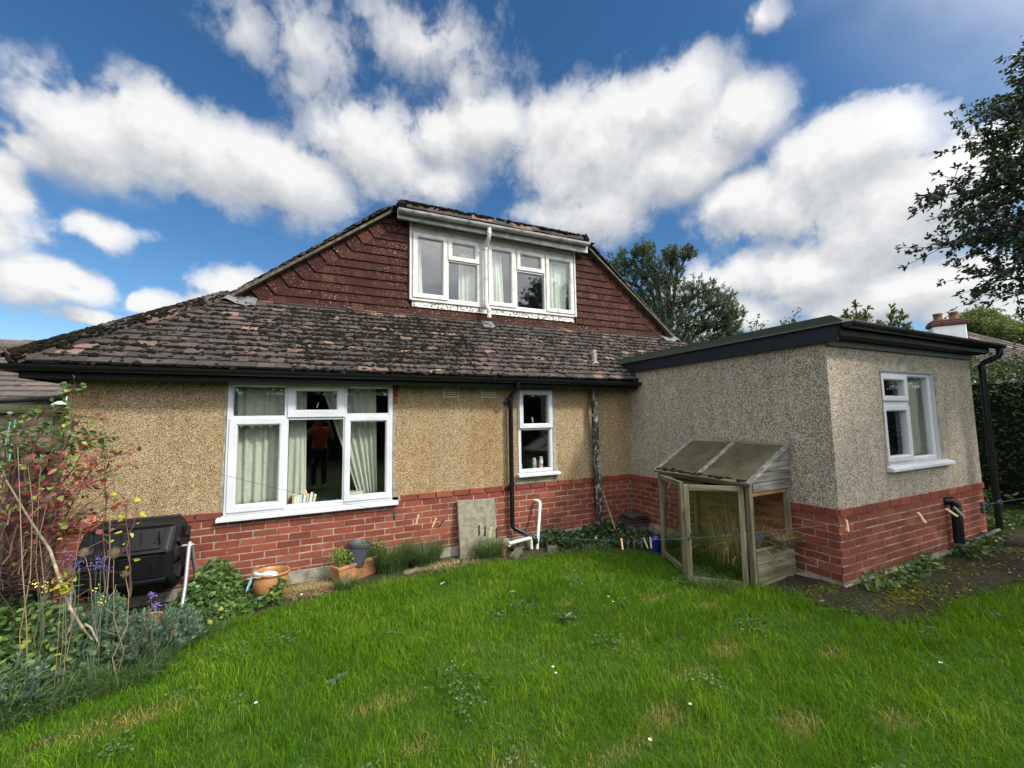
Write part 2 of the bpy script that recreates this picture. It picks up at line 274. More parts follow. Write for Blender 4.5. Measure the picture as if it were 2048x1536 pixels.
def grass_mat():
    m, t = mat('lawn_grass'); p = opos(t)
    dry = t.n('ShaderNodeAttribute', attribute_name='dry').outputs['Fac']
    f = t.math('ADD', t.math('MULTIPLY', rnd(t), .6), t.math('MULTIPLY', t.math('MULTIPLY_ADD', t.math('SUBTRACT', t.noise(p, 1.4, 5, .62), .5), 1.9, .5), .55), clamp=True)
    c = t.ramp(f, [(.1, (.018, .070, .004)), (.5, (.056, .138, .005)), (.8, (.105, .205, .008)), (1, (.22, .285, .03))])
    c = t.mix(dry, c, t.ramp(rnd(t), [(0, (.20, .13, .04)), (1, (.42, .29, .10))]))
    b = t.n('ShaderNodeBsdfPrincipled', {'Base Color': c, 'Roughness': .7, 'Specular IOR Level': .06}).outputs[0]
    tr = t.n('ShaderNodeBsdfTranslucent', {0: t.mix(.5, c, (.24, .42, .0))}).outputs[0]
    finish(t, t.n('ShaderNodeMixShader', {0: .25, 1: b, 2: tr}).outputs[0]); return m
M['grass'] = grass_mat()
def ground_mat(name, stops, scale, bump=.6):
    m, t = mat(name); p = opos(t)
    f = t.math('ADD', t.math('MULTIPLY', t.noise(p, scale, 6, .68), .65), t.math('MULTIPLY', t.noise(p, scale*9, 3, .6), .35))
    c = t.ramp(f, stops)
    nrm = t.n('ShaderNodeBump', {'Height': t.noise(p, scale*14, 5, .7), 'Strength': bump, 'Distance': .03}).outputs[0]
    finish(t, t.n('ShaderNodeBsdfPrincipled', {'Base Color': c, 'Roughness': .95, 'Specular IOR Level': .15, 'Normal': nrm}).outputs[0]); return m
M['earth'] = ground_mat('garden_earth', [(.3, (.018, .022, .010)), (.5, (.035, .042, .016)), (.7, (.065, .055, .028))], 4)
M['turf'] = ground_mat('lawn_turf', [(.3, (.016, .040, .004)), (.5, (.03, .072, .006)), (.7, (.055, .085, .014))], 5)
M['path'] = ground_mat('mossy_path', [(.36, (.012, .011, .009)), (.46, (.020, .016, .012)), (.52, (.024, .025, .011)), (.56, (.036, .038, .011)), (.60, (.026, .022, .016)), (.70, (.055, .048, .037))], 1.7)
def glass_mat(name, refl, tint=(.93, .96, .95)):
    m, t = mat(name)
    fc = t.n('ShaderNodeLayerWeight', {'Blend': .5}).outputs['Facing']
    f = t.math('MULTIPLY', t.math('MULTIPLY_ADD', t.math('POWER', fc, 5.0), .96, .04), refl, clamp=True)
    a = t.n('ShaderNodeBsdfTransparent', {0: (*tint, 1)}).outputs[0]
    g = t.n('ShaderNodeBsdfGlossy', {'Color': (1, 1, 1, 1), 'Roughness': 0.0}).outputs[0]
    finish(t, t.n('ShaderNodeMixShader', {0: f, 1: a, 2: g}).outputs[0]); return m
M['glass'] = glass_mat('window_glass', 1.25)
M['old_glass'] = None
def dirty_glass():
    m, t = mat('dirty_glass'); p = opos(t)
    a = t.n('ShaderNodeBsdfTransparent', {0: (.75, .78, .70, 1)}).outputs[0]
    d = t.n('ShaderNodeBsdfPrincipled', {'Base Color': t.ramp(t.noise(p, 6, 4), [(.3, (.075, .072, .042)), (.7, (.13, .125, .08))]), 'Roughness': .35}).outputs[0]
    finish(t, t.n('ShaderNodeMixShader', {0: t.math('MULTIPLY_ADD', t.noise(p, 9, 4), .35, .42), 1: a, 2: d}).outputs[0]); return m
M['old_glass'] = dirty_glass()
M['door_glass'] = glass_mat('greenhouse_glass', 1.1, (.92, .94, .90))
def person_mats():
    M['tee'] = flat('orange_cotton', (.62, .11, .05), .9, scale=12, amt=.8, bump=.2)
    M['skin'] = flat('skin', (.45, .27, .20), .6, scale=20, bump=0)
    M['jeans'] = flat('dark_trousers', (.02, .022, .03), .9, scale=20, bump=.1)
    M['hair'] = flat('brown_hair', (.05, .03, .02), .7, scale=50, bump=.4)
person_mats()

# ------------------------------------------------------------------ mesh helpers
OFF = {}
def vadd(a, b): return (a[0]+b[0], a[1]+b[1], a[2]+b[2])
class MB:
    def __init__(s): s.v = []; s.f = []; s.r = []; s.m = []
    def add(s, vs, fs, r=None, mi=0):
        o = len(s.v); s.v += [tuple(p) for p in vs]; r = random.random() if r is None else r
        for f in fs: s.f.append(tuple(i+o for i in f)); s.r.append(r); s.m.append(mi)
    def quad(s, a, b, c, d, r=None, mi=0): s.add([a, b, c, d], [(0, 1, 2, 3)], r, mi)
    def box(s, x0, x1, y0, y1, z0, z1, r=None, mi=0):
        s.add([(x0,y0,z0),(x1,y0,z0),(x1,y1,z0),(x0,y1,z0),(x0,y0,z1),(x1,y0,z1),(x1,y1,z1),(x0,y1,z1)],
              [(0,3,2,1),(4,5,6,7),(0,1,5,4),(1,2,6,5),(2,3,7,6),(3,0,4,7)], r, mi)
    def obox(s, c, ax, ay, az, r=None, mi=0):
        c, ax, ay, az = map(Vector, (c, ax, ay, az)); P = []
        for k in (-1, 1):
            for (i, j) in ((-1,-1),(1,-1),(1,1),(-1,1)): P.append(c+ax*i+ay*j+az*k)
        s.add(P, [(0,3,2,1),(4,5,6,7),(0,1,5,4),(1,2,6,5),(2,3,7,6),(3,0,4,7)], r, mi)
    def bar(s, a, b, w, h, upv=(0, 0, 1), r=None, mi=0):
        a, b, u = Vector(a), Vector(b), Vector(upv); d = b-a
        sd = d.cross(u).normalized(); u2 = sd.cross(d).normalized()
        s.obox((a+b)/2, d/2, sd*w/2, u2*h/2, r, mi)
    def tube(s, pts, rad_, n=8, cap=True, r=None, mi=0, half=None):
        pts = [Vector(p) for p in pts]; k = len(pts)
        if not hasattr(rad_, '__len__'): rad_ = [rad_]*k
        r = random.random() if r is None else r
        ref = None; V = []; F = []
        for i, p in enumerate(pts):
            d = (pts[min(i+1, k-1)]-pts[max(i-1, 0)])
            d = d.normalized() if d.length > 1e-9 else Vector((0, 0, 1))
            if ref is None:
                ref = d.orthogonal().normalized()
            ref = (ref-d*ref.dot(d)); ref = ref.normalized() if ref.length > 1e-6 else d.orthogonal().normalized()
            b = d.cross(ref)
            for j in range(n):
                a = 2*math.pi*j/n; V.append(p+(ref*math.cos(a)+b*math.sin(a))*rad_[i])
        for i in range(k-1):
            for j in range(n):
                j2 = (j+1) % n; F.append((i*n+j, i*n+j2, (i+1)*n+j2, (i+1)*n+j))
        if cap: F.append(tuple(range(n-1, -1, -1))); F.append(tuple((k-1)*n+j for j in range(n)))
        s.add(V, F, r, mi)
    def lathe(s, prof, c=(0, 0, 0), n=28, rot=None, r=None, mi=0, sx=1, sy=1):
        V = []; F = []; c = Vector(c); r = random.random() if r is None else r
        for (ra, z) in prof:
            for j in range(n):
                a = 2*math.pi*j/n; p = Vector((ra*math.cos(a)*sx, ra*math.sin(a)*sy, z))
                if rot: p = rot @ p
                V.append(c+p)
        k = len(prof)
        for i in range(k-1):
            for j in range(n):
                j2 = (j+1) % n; F.append((i*n+j, i*n+j2, (i+1)*n+j2, (i+1)*n+j))
        s.add(V, F, r, mi)
    def prism(s, poly, ext, r=None, mi=0):
        n = len(poly); ext = Vector(ext); P = [Vector(p) for p in poly]; Q = [p+ext for p in P]
        s.add(P+Q, [tuple(range(n-1, -1, -1)), tuple(range(n, 2*n))]+[(i, (i+1) % n, n+(i+1) % n, n+i) for i in range(n)], r, mi)
    def ring(s, x0, x1, z0, z1, w, yf, yb, ch=.012, r=.5):
        # picture-frame in the XZ plane facing -Y: flat face, chamfer to the glass, sides
        e = .004
        o0 = [(x0,yb,z0),(x1,yb,z0),(x1,yb,z1),(x0,yb,z1)]; o1 = [(x0,yf+e,z0),(x1,yf+e,z0),(x1,yf+e,z1),(x0,yf+e,z1)]
        o2 = [(x0+e,yf,z0+e),(x1-e,yf,z0+e),(x1-e,yf,z1-e),(x0+e,yf,z1-e)]
        a = w-ch; i1 = [(x0+a,yf,z0+a),(x1-a,yf,z0+a),(x1-a,yf,z1-a),(x0+a,yf,z1-a)]
        i2 = [(x0+w,yf+ch,z0+w),(x1-w,yf+ch,z0+w),(x1-w,yf+ch,z1-w),(x0+w,yf+ch,z1-w)]
        i3 = [(p[0], yb, p[2]) for p in i2]
        L = [o0, o1, o2, i1, i2, i3]; V = sum(L, []); F = []
        for l in range(5):
            for k in range(4): F.append((l*4+k, l*4+(k+1) % 4, (l+1)*4+(k+1) % 4, (l+1)*4+k))
        s.add(V, F, r)
    def build(s, name, m, parent=None, at=None, smooth=False, bevel=0):
        off = Vector(OFF.get(parent.name, (0, 0, 0))) if parent else Vector(at or (0, 0, 0))
        me = bpy.data.meshes.new(name)
        me.from_pydata([tuple(Vector(p)-off) for p in s.v], [], s.f)
        for mm in (m if isinstance(m, (list, tuple)) else [m]): me.materials.append(M[mm] if isinstance(mm, str) else mm)
        at_ = me.attributes.new('rnd', 'FLOAT', 'FACE'); at_.data.foreach_set('value', np.array(s.r, dtype=np.float32))
        if any(s.m): me.polygons.foreach_set('material_index', np.array(s.m, dtype=np.int32))
        if smooth:
            me.shade_smooth(); me.set_sharp_from_angle(angle=rad(38))
        me.update()
        return place(name, me, parent, off, bevel)
def place(name, me, parent, off, bevel=0):
    o = bpy.data.objects.new(name, me); COL.objects.link(o)
    if parent: o.parent = parent
    else: o.location = off
    OFF[o.name] = tuple(off)
    if bevel:
        b = o.modifiers.new('bevel', 'BEVEL'); b.width = bevel; b.segments = 1; b.limit_method = 'ANGLE'
    return o
def npmesh(name, V, F, R_, m, parent=None, at=None, extra=None):
    """V (N,3); F (K,4) quads or (K,3) tris; one random value per face."""
    off = np.array(OFF.get(parent.name, (0, 0, 0)) if parent else (at or (0, 0, 0)))
    me = bpy.data.meshes.new(name); k = F.shape[1]
    me.vertices.add(len(V)); me.vertices.foreach_set('co', (V-off).astype(np.float32).ravel())
    me.loops.add(F.size); me.loops.foreach_set('vertex_index', F.astype(np.int32).ravel())
    me.polygons.add(len(F)); me.polygons.foreach_set('loop_start', np.arange(0, F.size, k, dtype=np.int32))
    me.update(calc_edges=True)
    me.materials.append(M[m])
    a = me.attributes.new('rnd', 'FLOAT', 'FACE'); a.data.foreach_set('value', R_.astype(np.float32))
    for kx, arr in (extra or {}).items():
        a = me.attributes.new(kx, 'FLOAT', 'FACE'); a.data.foreach_set('value', arr.astype(np.float32))
    return place(name, me, parent, Vector(off))
def unit(v): return v/np.maximum(np.linalg.norm(v, axis=-1, keepdims=True), 1e-9)
def rdir(n, zs=1.0, zb=0.0):
    v = rng.normal(size=(n, 3)); v[:, 2] = v[:, 2]*zs+zb; return unit(v)
def leaves(P, D, L, W, fold=.25, r=None, droop=.15):
    """pointed leaves with a folded midrib; returns V, F, R"""
    n = len(P); L = np.broadcast_to(L, (n,))[:, None]; W = np.broadcast_to(W, (n,))[:, None]
    S = unit(np.cross(D, rdir(n))); N_ = unit(np.cross(S, D))
    f = fold*W*N_
    b = P; tip = P+D*L-np.array([0, 0, 1])*L*droop
    l1 = P+D*L*.3+S*W*.5+f; l2 = P+D*L*.68+S*W*.38+f*.7-np.array([0, 0, 1])*L*droop*.4
    r1 = P+D*L*.3-S*W*.5+f; r2 = P+D*L*.68-S*W*.38+f*.7-np.array([0, 0, 1])*L*droop*.4
    V = np.stack([b, l1, l2, tip, r2, r1], 1).reshape(-1, 3)
    i = np.arange(n)[:, None]*6
    F = np.concatenate([i+np.array([0, 3, 2, 1]), i+np.array([0, 5, 4, 3])], 1).reshape(-1, 4)
    R_ = np.repeat(rng.random(n) if r is None else r, 2)
    return V, F, R_
def blades(P, H, Wd, lean, r=None, curve=.5):
    """grass blades: tri tips as degenerate-free quads, two segments"""
    n = len(P); a = rng.random(n)*2*np.pi; H = np.broadcast_to(H, (n,)); lean = np.broadcast_to(lean, (n,)); Wd = np.broadcast_to(Wd, (n,))
    d = np.stack([np.cos(a), np.sin(a), np.zeros(n)], 1)
    b = a+np.pi/2+rng.normal(size=n)*.7; s = np.stack([np.cos(b), np.sin(b), np.zeros(n)], 1)*Wd[:, None]/2
    z = np.array([0, 0, 1.0]); h = H[:, None]; ln = lean[:, None]
    m1 = P+z*h*.55+d*h*ln*.25; tip = P+z*h*(1-ln*.35*curve)+d*h*ln
    V = np.stack([P-s, P+s, m1+s*.8, m1-s*.8, tip+s*.12, tip-s*.12], 1).reshape(-1, 3)
    i = np.arange(n)[:, None]*6
    F = np.concatenate([i+np.array([0, 1, 2, 3]), i+np.array([3, 2, 4, 5])], 1).reshape(-1, 4)
    return V, F, np.repeat(rng.random(n) if r is None else r, 2)
def merge(*T):
    V = []; F = []; R_ = []; o = 0
    for v, f, r in T: V.append(v); F.append(f+o); R_.append(r); o += len(v)
    return np.concatenate(V), np.concatenate(F), np.concatenate(R_)
LABELS = []
def tag(o, label, cat, group=None, kind=None):
    if label: o['label'] = label
    if cat: o['category'] = cat
    if group: o['group'] = group
    if kind: o['kind'] = kind
    return o
def thing(name, loc, label, cat, group=None):
    o = bpy.data.objects.new(name, None); COL.objects.link(o); o.location = loc; o.empty_display_size = .1
    OFF[o.name] = tuple(loc); return tag(o, label, cat, group)
def stuff(o): o['kind'] = 'stuff'; return o
def sm(a, b, x):
    t = np.clip((x-a)/(b-a), 0, 1); return t*t*(3-2*t)
def GZ(x, y):
    x = np.asarray(x, float); y = np.asarray(y, float)
    z = -.83+.09*sm(-2.2, 0, x)*sm(-.9, -2.3, y)+.06*sm(-1.5, -5, y)
    z = z+.03*sm(-5.4, -6.6, x)
    return z+.012*np.sin(x*2.1+1)*np.cos(y*1.7)+.006*np.sin(x*5.3+y*4.1)
def gz(x, y): return float(GZ(x, y))

# ------------------------------------------------------------------ setting: ground, lawn, path
def sheet(name, x0, x1, y0, y1, nx, ny, m, dz=0.0):
    X, Y = np.meshgrid(np.linspace(x0, x1, nx), np.linspace(y0, y1, ny)); Z = GZ(X, Y)+dz
    V = np.stack([X, Y, Z], -1).reshape(-1, 3); i = np.arange((nx-1)*(ny-1)); q = i//(nx-1)*nx+i % (nx-1)
    F = np.stack([q, q+1, q+nx+1, q+nx], 1)
    return npmesh(name, V, F, rng.random(len(F)), m)
o = sheet('ground', -14, 10, -18, 8, 97, 105, 'earth'); tag(o, 'dark garden earth around and behind the bungalow', 'ground', kind='structure')
mb = MB()
for x0, x1, y0, y1 in ((-400, -14, -400, 400), (10, 400, -400, 400), (-14, 10, -400, -18), (-14, 10, 8, 400)): mb.box(x0, x1, y0, y1, -1.2, -.80)
tag(mb.build('outer_ground', 'earth'), 'flat land stretching away beyond the garden', 'ground', kind='structure')
def inpoly(X, Y, poly):
    c = np.zeros(X.shape, bool); n = len(poly)
    for i in range(n):
        x1, y1 = poly[i]; x2, y2 = poly[(i+1) % n]
        if y1 == y2: continue
        c ^= ((y1 > Y) != (y2 > Y)) & (X < (x2-x1)*(Y-y1)/(y2-y1)+x1)
    return c
PATH = [(-.60,-2.62),(-.05,-2.45),(0,-2.6),(0,-2.88),(3.3,-2.88),(8,-2.6),(8,-3.9),(3.5,-3.68),(1.7,-3.56),(.33,-3.5),(-.2,-3.55),(-.48,-3.4),(-.5,-3.1),(-.62,-2.8)]
me_p = MB()
_pe = []
for (ax_, ay_), (bx_, by_) in zip(PATH, PATH[1:]+PATH[:1]):
    k_ = max(1, int(math.hypot(bx_-ax_, by_-ay_)/.06))
    for i in range(k_): _pe.append((ax_+(bx_-ax_)*i/k_+random.uniform(-.035, .035), ay_+(by_-ay_)*i/k_+random.uniform(-.035, .035)))
me_p.add([(x, y, gz(x, y)+.010) for x, y in _pe], [tuple(range(len(_pe)))])
bm_path = me_p.build('path', 'path'); tag(bm_path, 'worn earth path with yellow moss along the extension wall', 'path', kind='structure')

LAWN = [(-7.6,-2.25),(-6.5,-1.75),(-5.95,-1.45),(-5.588,-1.25),(-5.369,-.90),(-4.812,-.64),(-4.188,-.53),(-3.4,-.47),(-2.486,-.50),(-1.812,-.56),(-1.2,-.80),(-.75,-1.02),(-.62,-1.25),(-.60,-2.6),(-.62,-2.8),(-.50,-3.1),(-.46,-3.45),(-.1,-3.58),(.33,-3.53),(1.7,-3.6),(3.5,-3.72),(6,-3.9),(6,-7.5),(-7.6,-7.5)]
DRY = [(-1.60,-2.15,.16,.07),(-1.776,-3.017,.15,.10),(-2.228,-3.084,.14,.06),(-2.683,-3.313,.15,.09),(-2.064,-3.679,.13,.09),(-1.582,-3.896,.12,.07),(-3.976,-2.878,.10,.06),(-3.106,-3.40,.22,.06),(-5.5,-1.9,.3,.1),(-3.6,-3.2,.15,.06),(-2.35,-1.75,.10,.05),(-4.1,-2.45,.2,.06),(-1.35,-2.5,.1,.05),(-1.2,-3.4,.1,.05)]
_o = sheet('turf', -7.6, 6.0, -7.5, -.4, 171, 90, 'turf', .003); COL.objects.unlink(_o); _me = _o.data
import bmesh
_b = bmesh.new(); _b.from_mesh(_me); _fc = np.array([f.calc_center_median()[:2] for f in _b.faces]); _in = inpoly(_fc[:, 0], _fc[:, 1], LAWN)
bmesh.ops.delete(_b, geom=[f for f, k in zip(list(_b.faces), _in) if not k], context='FACES'); _b.to_mesh(_me); _b.free(); COL.objects.link(_o)
tag(_o, 'green turf under the grass blades of the lawn', 'turf', kind='structure')
def lawn():
    B = []
    for (n, x0, x1, y0, y1) in ((900000, -7.6, 6, -7.5, -.4),):
        X = rng.uniform(x0, x1, n); Y = rng.uniform(y0, y1, n)
        d = np.hypot(X+4.476, Y+5.183)
        az_ = np.degrees(np.arctan2(X+4.476, Y+5.183))-24.9
        vis = (np.abs(az_) < 60) & (d > 1.35)
        dens = np.where(vis, np.clip(1.0-(d-2.2)*.16, .28, 1), .05)
        jx = X+rng.normal(size=n)*.035; jy = Y+rng.normal(size=n)*.035
        k = inpoly(jx, jy, LAWN) & (rng.random(n) < dens)
        B.append(np.stack([X[k], Y[k]], 1))
    P2 = np.concatenate(B); n = len(P2); X, Y = P2.T
    clump = .5+.5*np.sin(X*3.1+2*np.sin(Y*2.3))*np.cos(Y*2.7+1.5*np.sin(X*1.9))
    fine_ = .5+.5*np.sin(X*11+3*np.sin(Y*7))*np.cos(Y*13+2*np.sin(X*9))
    H = (.026+.032*clump+.024*fine_)*rng.uniform(.5, 1.5, n)
    tall = rng.random(n) < .03; H[tall] *= 1.7
    tc = rng.uniform((-6.5, -5), (2, -.6), (70, 2)); td_ = np.min(np.hypot(X[:, None]-tc[None, :, 0], Y[:, None]-tc[None, :, 1]), 1) if n < 1 else None
    for q in tc: H[np.hypot(X-q[0], Y-q[1]) < .05+.05*rng.random()] *= rng.uniform(1.2, 1.7)
    for q in rng.uniform((-6, -4.6), (1.5, -.8), (26, 2)): H[np.hypot((X-q[0]), (Y-q[1])*1.4) < .07+.10*rng.random()] *= rng.uniform(.45, .7)
    d = np.hypot(X+4.476, Y+5.183)
    Wd = (.0022+.0007*np.clip(d-2, 0, 5))*rng.uniform(.7, 1.4, n)
    lean = np.abs(rng.normal(size=n)*.45)+.2
    dry = np.zeros(n)
    for (a, b, ra, rb) in DRY:
        dd = np.hypot((X-a)/ra, (Y-b)/rb)+rng.normal(size=n)*.25
        dry = np.maximum(dry, np.clip(1.25-dd, 0, 1))
    dry = np.where(rng.random(n) < .05, rng.uniform(.3, 1, n), np.clip(dry*1.3, 0, 1))
    H = H*(1-.55*dry)
    P3 = np.stack([X, Y, GZ(X, Y)-.004], 1)
    V, F, R_ = blades(P3, H, Wd, lean)
    o = npmesh('lawn', V, F, R_, 'grass', extra={'dry': np.repeat(dry, 2)})
    tag(o, 'bright green lawn with scattered dry straw-coloured patches', 'grass', kind='stuff')
    print('blades', n)
lawn()
# ------------------------------------------------------------------ bungalow
HO = thing('bungalow', (-1.75, 0, -.83), 'single storey bungalow with brown gable, mossy roof and flat roofed extension', 'house')
def brickwork(mb, P, u0, u1, rows, phase, skip=(), ledge=.014, z0=0.0):
    """P(u, z, out) -> point; rows of stretchers from z0 downwards"""
    for n in range(rows):
        zt = z0-.075*n-(.004 if n else 0); zb = z0-.075*(n+1)+.006
        ph = phase[0] if n == 0 else phase[1]+(.1125 if n % 2 == 0 else 0)
        k0 = math.floor((u0-ph)/.225)
        for k in range(k0, k0+int((u1-u0)/.225)+3):
            a = max(ph+k*.225+.005, u0); b = min(ph+(k+1)*.225-.005, u1)
            if b-a < .012: continue
            if any(a > s0-.1 and b < s1+.1 and zt > s2+.02 and zb < s3-.02 for s0, s1, s2, s3 in skip): continue
            o_ = (ledge if n == 0 else 0)+random.uniform(-.0015, .0015); c = .004
            j = lambda: random.uniform(-.0028, .0028)
            A = [(a+j(), zb+j()), (b+j(), zb+j()), (b+j(), zt+j()), (a+j(), zt+j())]
            I = [(A[0][0]+c, A[0][1]+c), (A[1][0]-c, A[1][1]+c), (A[2][0]-c, A[2][1]-c), (A[3][0]+c, A[3][1]-c)]
            V = [P(*p, -.012) for p in A]+[P(*p, o_-c) for p in A]+[P(*p, o_) for p in I]
            F = []
            for l in (0, 1):
                for q in range(4): F.append((l*4+q, l*4+(q+1) % 4, (l+1)*4+(q+1) % 4, (l+1)*4+q))
            F.append((8, 9, 10, 11))
            mb.add(V, F)
    return mb
Pf = lambda u, z, o: (u, -o, z)             # garden wall of the house, Y = 0
Pe = lambda u, z, o: (u, -2.897-o, z)       # extension front, Y = -2.897
Ps = lambda u, z, o: (-o, -2.897+u, z)      # extension side, X = 0, u measured from the corner
mb = MB(); brickwork(mb, Pf, -6.65, -.012, 12, (-5.411, -5.5796), [(-5.47, -3.60, -.09, .01)])
brickwork(mb, Pe, 0.0, 3.25, 9, (0, .1125))
brickwork(mb, Ps, 0.012, 2.88, 9, (.1125, 0))
mb.build('brick_plinth', 'brick', HO)
mb = MB(); mb.box(-6.645, 0, .004, .03, -.95, -.016); mb.box(.004, 3.246, -2.893, -2.87, -.95, -.004); mb.box(.004, .03, -2.87, -.004, -.95, -.004)
mb.build('mortar_bed', 'mortar', HO)
mb = MB(); mb.box(-6.66, -.03, -.018, .0, -1.0, -.705); mb.box(-.02, 3.26, -2.92, -2.897, -.9, -.69); mb.box(-.022, 0, -2.895, -.02, -.9, -.71)
mb.build('footing', 'concrete', HO, bevel=.004)

def wall_panels(mb, P, u0, u1, z0, z1, holes, depth, jag=.0):
    us = sorted({u0, u1, *[h[0] for h in holes], *[h[1] for h in holes]}); zs = sorted({z0, z1, *[h[2] for h in holes], *[h[3] for h in holes]})
    for i in range(len(us)-1):
        for j in range(len(zs)-1):
            a, b, c, d = us[i], us[i+1], zs[j], zs[j+1]
            if any(a >= h[0]-1e-6 and b <= h[1]+1e-6 and c >= h[2]-1e-6 and d <= h[3]+1e-6 for h in holes): continue
            mb.quad(P(a, c, 0), P(b, c, 0), P(b, d, 0), P(a, d, 0))
    for h in holes:
        a, b, c, d = h
        for (p, q) in (((a, c), (b, c)), ((b, c), (b, d)), ((b, d), (a, d)), ((a, d), (a, c))):
            mb.quad(P(*p, 0), P(*q, 0), P(*q, -depth), P(*p, -depth))
LW = (-5.405, -3.695, -.05, 1.36); SW = (-1.99, -1.425, .145, 1.338); EW = (.985, 2.195, .355, 1.378)
mb = MB(); wall_panels(mb, lambda u, z, o: (u, .004-o, z), -6.65, .02, -.012, 1.47, [LW, SW], .11)
mb.quad((-6.65, .004, -1), (-6.65, .004, 1.47), (-6.65, 9, 1.47), (-6.65, 9, -1))
mb.build('wall', 'dash_warm', HO)
mb = MB(); wall_panels(mb, lambda u, z, o: (u, -2.893-o, z), .004, 3.25, -.012, 1.72, [EW], .06)
mb.quad((.004, -2.893, -.012), (.004, -2.893, 1.75), (.004, .3, 1.75), (.004, .3, -.012))
mb.quad((3.25, -2.893, -.9), (3.25, -2.893, 1.72), (3.25, 6, 1.72), (3.25, 6, -.9))
mb.build('extension_wall', 'dash_grey', HO)
# cement repairs round the openings
def patch(name, poly, y, m='concrete', t=.006):
    mb = MB(); mb.prism([(x, y, z) for x, z in poly], (0, -t, 0)); return mb.build(name, m, HO)
def wob_line(pts, amp, n=4):
    out = []
    for (a, b) in zip(pts[:-1], pts[1:]):
        for k in range(n):
            f = k/n; out.append((a[0]+(b[0]-a[0])*f+random.uniform(-amp, amp), a[1]+(b[1]-a[1])*f+random.uniform(-amp, amp)))
    return out+[pts[-1]]
EY = -2.893
patch('cement_patch', [(2.26, 1.38), (.985, 1.38)]+wob_line([(.99, 1.40), (1.10, 1.49), (1.25, 1.535), (1.45, 1.53), (1.62, 1.50), (1.70, 1.515), (1.85, 1.525), (2.05, 1.47), (2.29, 1.40)], .008), EY, 'concrete')
patch('cement_patch', wob_line([(2.198, 1.375), (2.285, 1.38), (2.27, .9), (2.28, .36)], .006)+[(2.198, .36)], EY, 'concrete')
patch('cement_patch', [(.985, 1.37), (.985, .33)]+wob_line([(.93, .30), (.95, .6), (.968, 1.0), (.975, 1.37)], .006), EY, 'concrete')
patch('cement_patch', [(-1.422, 1.335), (-1.422, .14)]+wob_line([(-1.36, .13), (-1.372, .5), (-1.36, .9), (-1.368, 1.335)], .006), .004, 'concrete')
patch('cement_patch', [(-2.03, .005), (-1.33, .005)]+wob_line([(-1.31, .08), (-1.35, .105), (-1.7, .1), (-2.03, .1)], .006), .004, 'concrete')
patch('cement_patch', [(-5.405, -.02), (-5.405, 1.34)]+wob_line([(-5.428, 1.34), (-5.42, .9), (-5.432, .4), (-5.425, 0)], .006), .004, 'concrete', .004)
patch('cement_patch', [(-3.693, 1.12)]+[(-3.693, -.02)]+wob_line([(-3.665, 0), (-3.672, .5), (-3.66, .9), (-3.672, 1.12)], .006), .004, 'concrete', .004)
mb = MB(); brickwork(mb, lambda u, z, o: (u, -.002-o, z), -3.69, -3.635, 3, (-3.7, -3.7), z0=1.345); mb.build('exposed_brick', 'brick', HO)
for a_, b_ in ((-5.53, -5.45), (-3.63, -3.56)):
    mb = MB(); mb.box(a_, b_, -.012, .01, -.075, -.005); mb.build('sill_end', 'concrete', HO, bevel=.01)

# ---- windows
def window(rings, bars, panes, sills, name='window', m='upvc', sash_m=None):
    w = MB()
    for b in bars: w.box(*b)
    fr = w.build(name, m, HO, bevel=.004)
    for rg in rings:
        s = MB(); s.ring(*rg); s.build('sash', sash_m or m, fr)
    for (x0, x1, z0, z1, y) in panes:
        p = MB(); p.box(x0-.006, x1+.006, y, y+.018, z0-.006, z1+.006); p.build('pane', 'glass', fr)
    for sl in sills:
        p = MB(); p.add([(sl[0], sl[2], sl[4]+.012), (sl[1], sl[2], sl[4]+.012), (sl[1], sl[3], sl[5]), (sl[0], sl[3], sl[5]), (sl[0], sl[2], sl[4]-.022), (sl[1], sl[2], sl[4]-.022), (sl[1], sl[3], sl[4]-.03), (sl[0], sl[3], sl[4]-.03)],
                        [(0, 1, 2, 3), (4, 7, 6, 5), (0, 4, 5, 1), (1, 5, 6, 2), (3, 2, 6, 7), (0, 3, 7, 4)]); p.build('sill', m, fr, bevel=.004)
    return fr
F0, F1 = -.012, .06
lw = window(
    rings=[(-5.40, -3.70, -.045, 1.36, .052, F0, F1), (-4.838, -4.252, .968, 1.352, .085, -.030, .05, .014), (-5.375, -4.838, -.018, .965, .075, -.028, .05, .014), (-4.245, -3.718, -.012, .972, .064, -.028, .05, .014)],
    bars=[(-4.868, -4.826, F0+.002, F1-.002, .0, 1.31), (-4.262, -4.222, F0+.002, F1-.002, .0, 1.31), (-5.35, -4.868, F0+.003, F1-.003, .95, .992), (-4.826, -4.262, F0+.003, F1-.003, .94, .972), (-4.222, -3.75, F0+.003, F1-.003, .965, 1.008), (-5.42, -3.68, -.004, .07, -.06, -.043)],
    panes=[(-5.348, -4.868, .992, 1.308, .02), (-4.753, -4.337, 1.053, 1.267, .01), (-4.222, -3.752, 1.008, 1.308, .02), (-5.30, -4.913, .057, .89, .012), (-4.826, -4.262, .007, .94, .02), (-4.181, -3.782, .052, .908, .012)],
    sills=[(-5.452, -3.632, -.075, .01, -.075, -.05)])
mb = MB(); mb.box(-5.40, -3.70, .062, .34, -.075, -.045); mb.build('inner_sill', 'upvc', lw)
h = MB(); h.bar((-4.545, .055, 1.075), (-4.53, .055, 1.135), .012, .01); h.build('handle', 'upvc', lw)
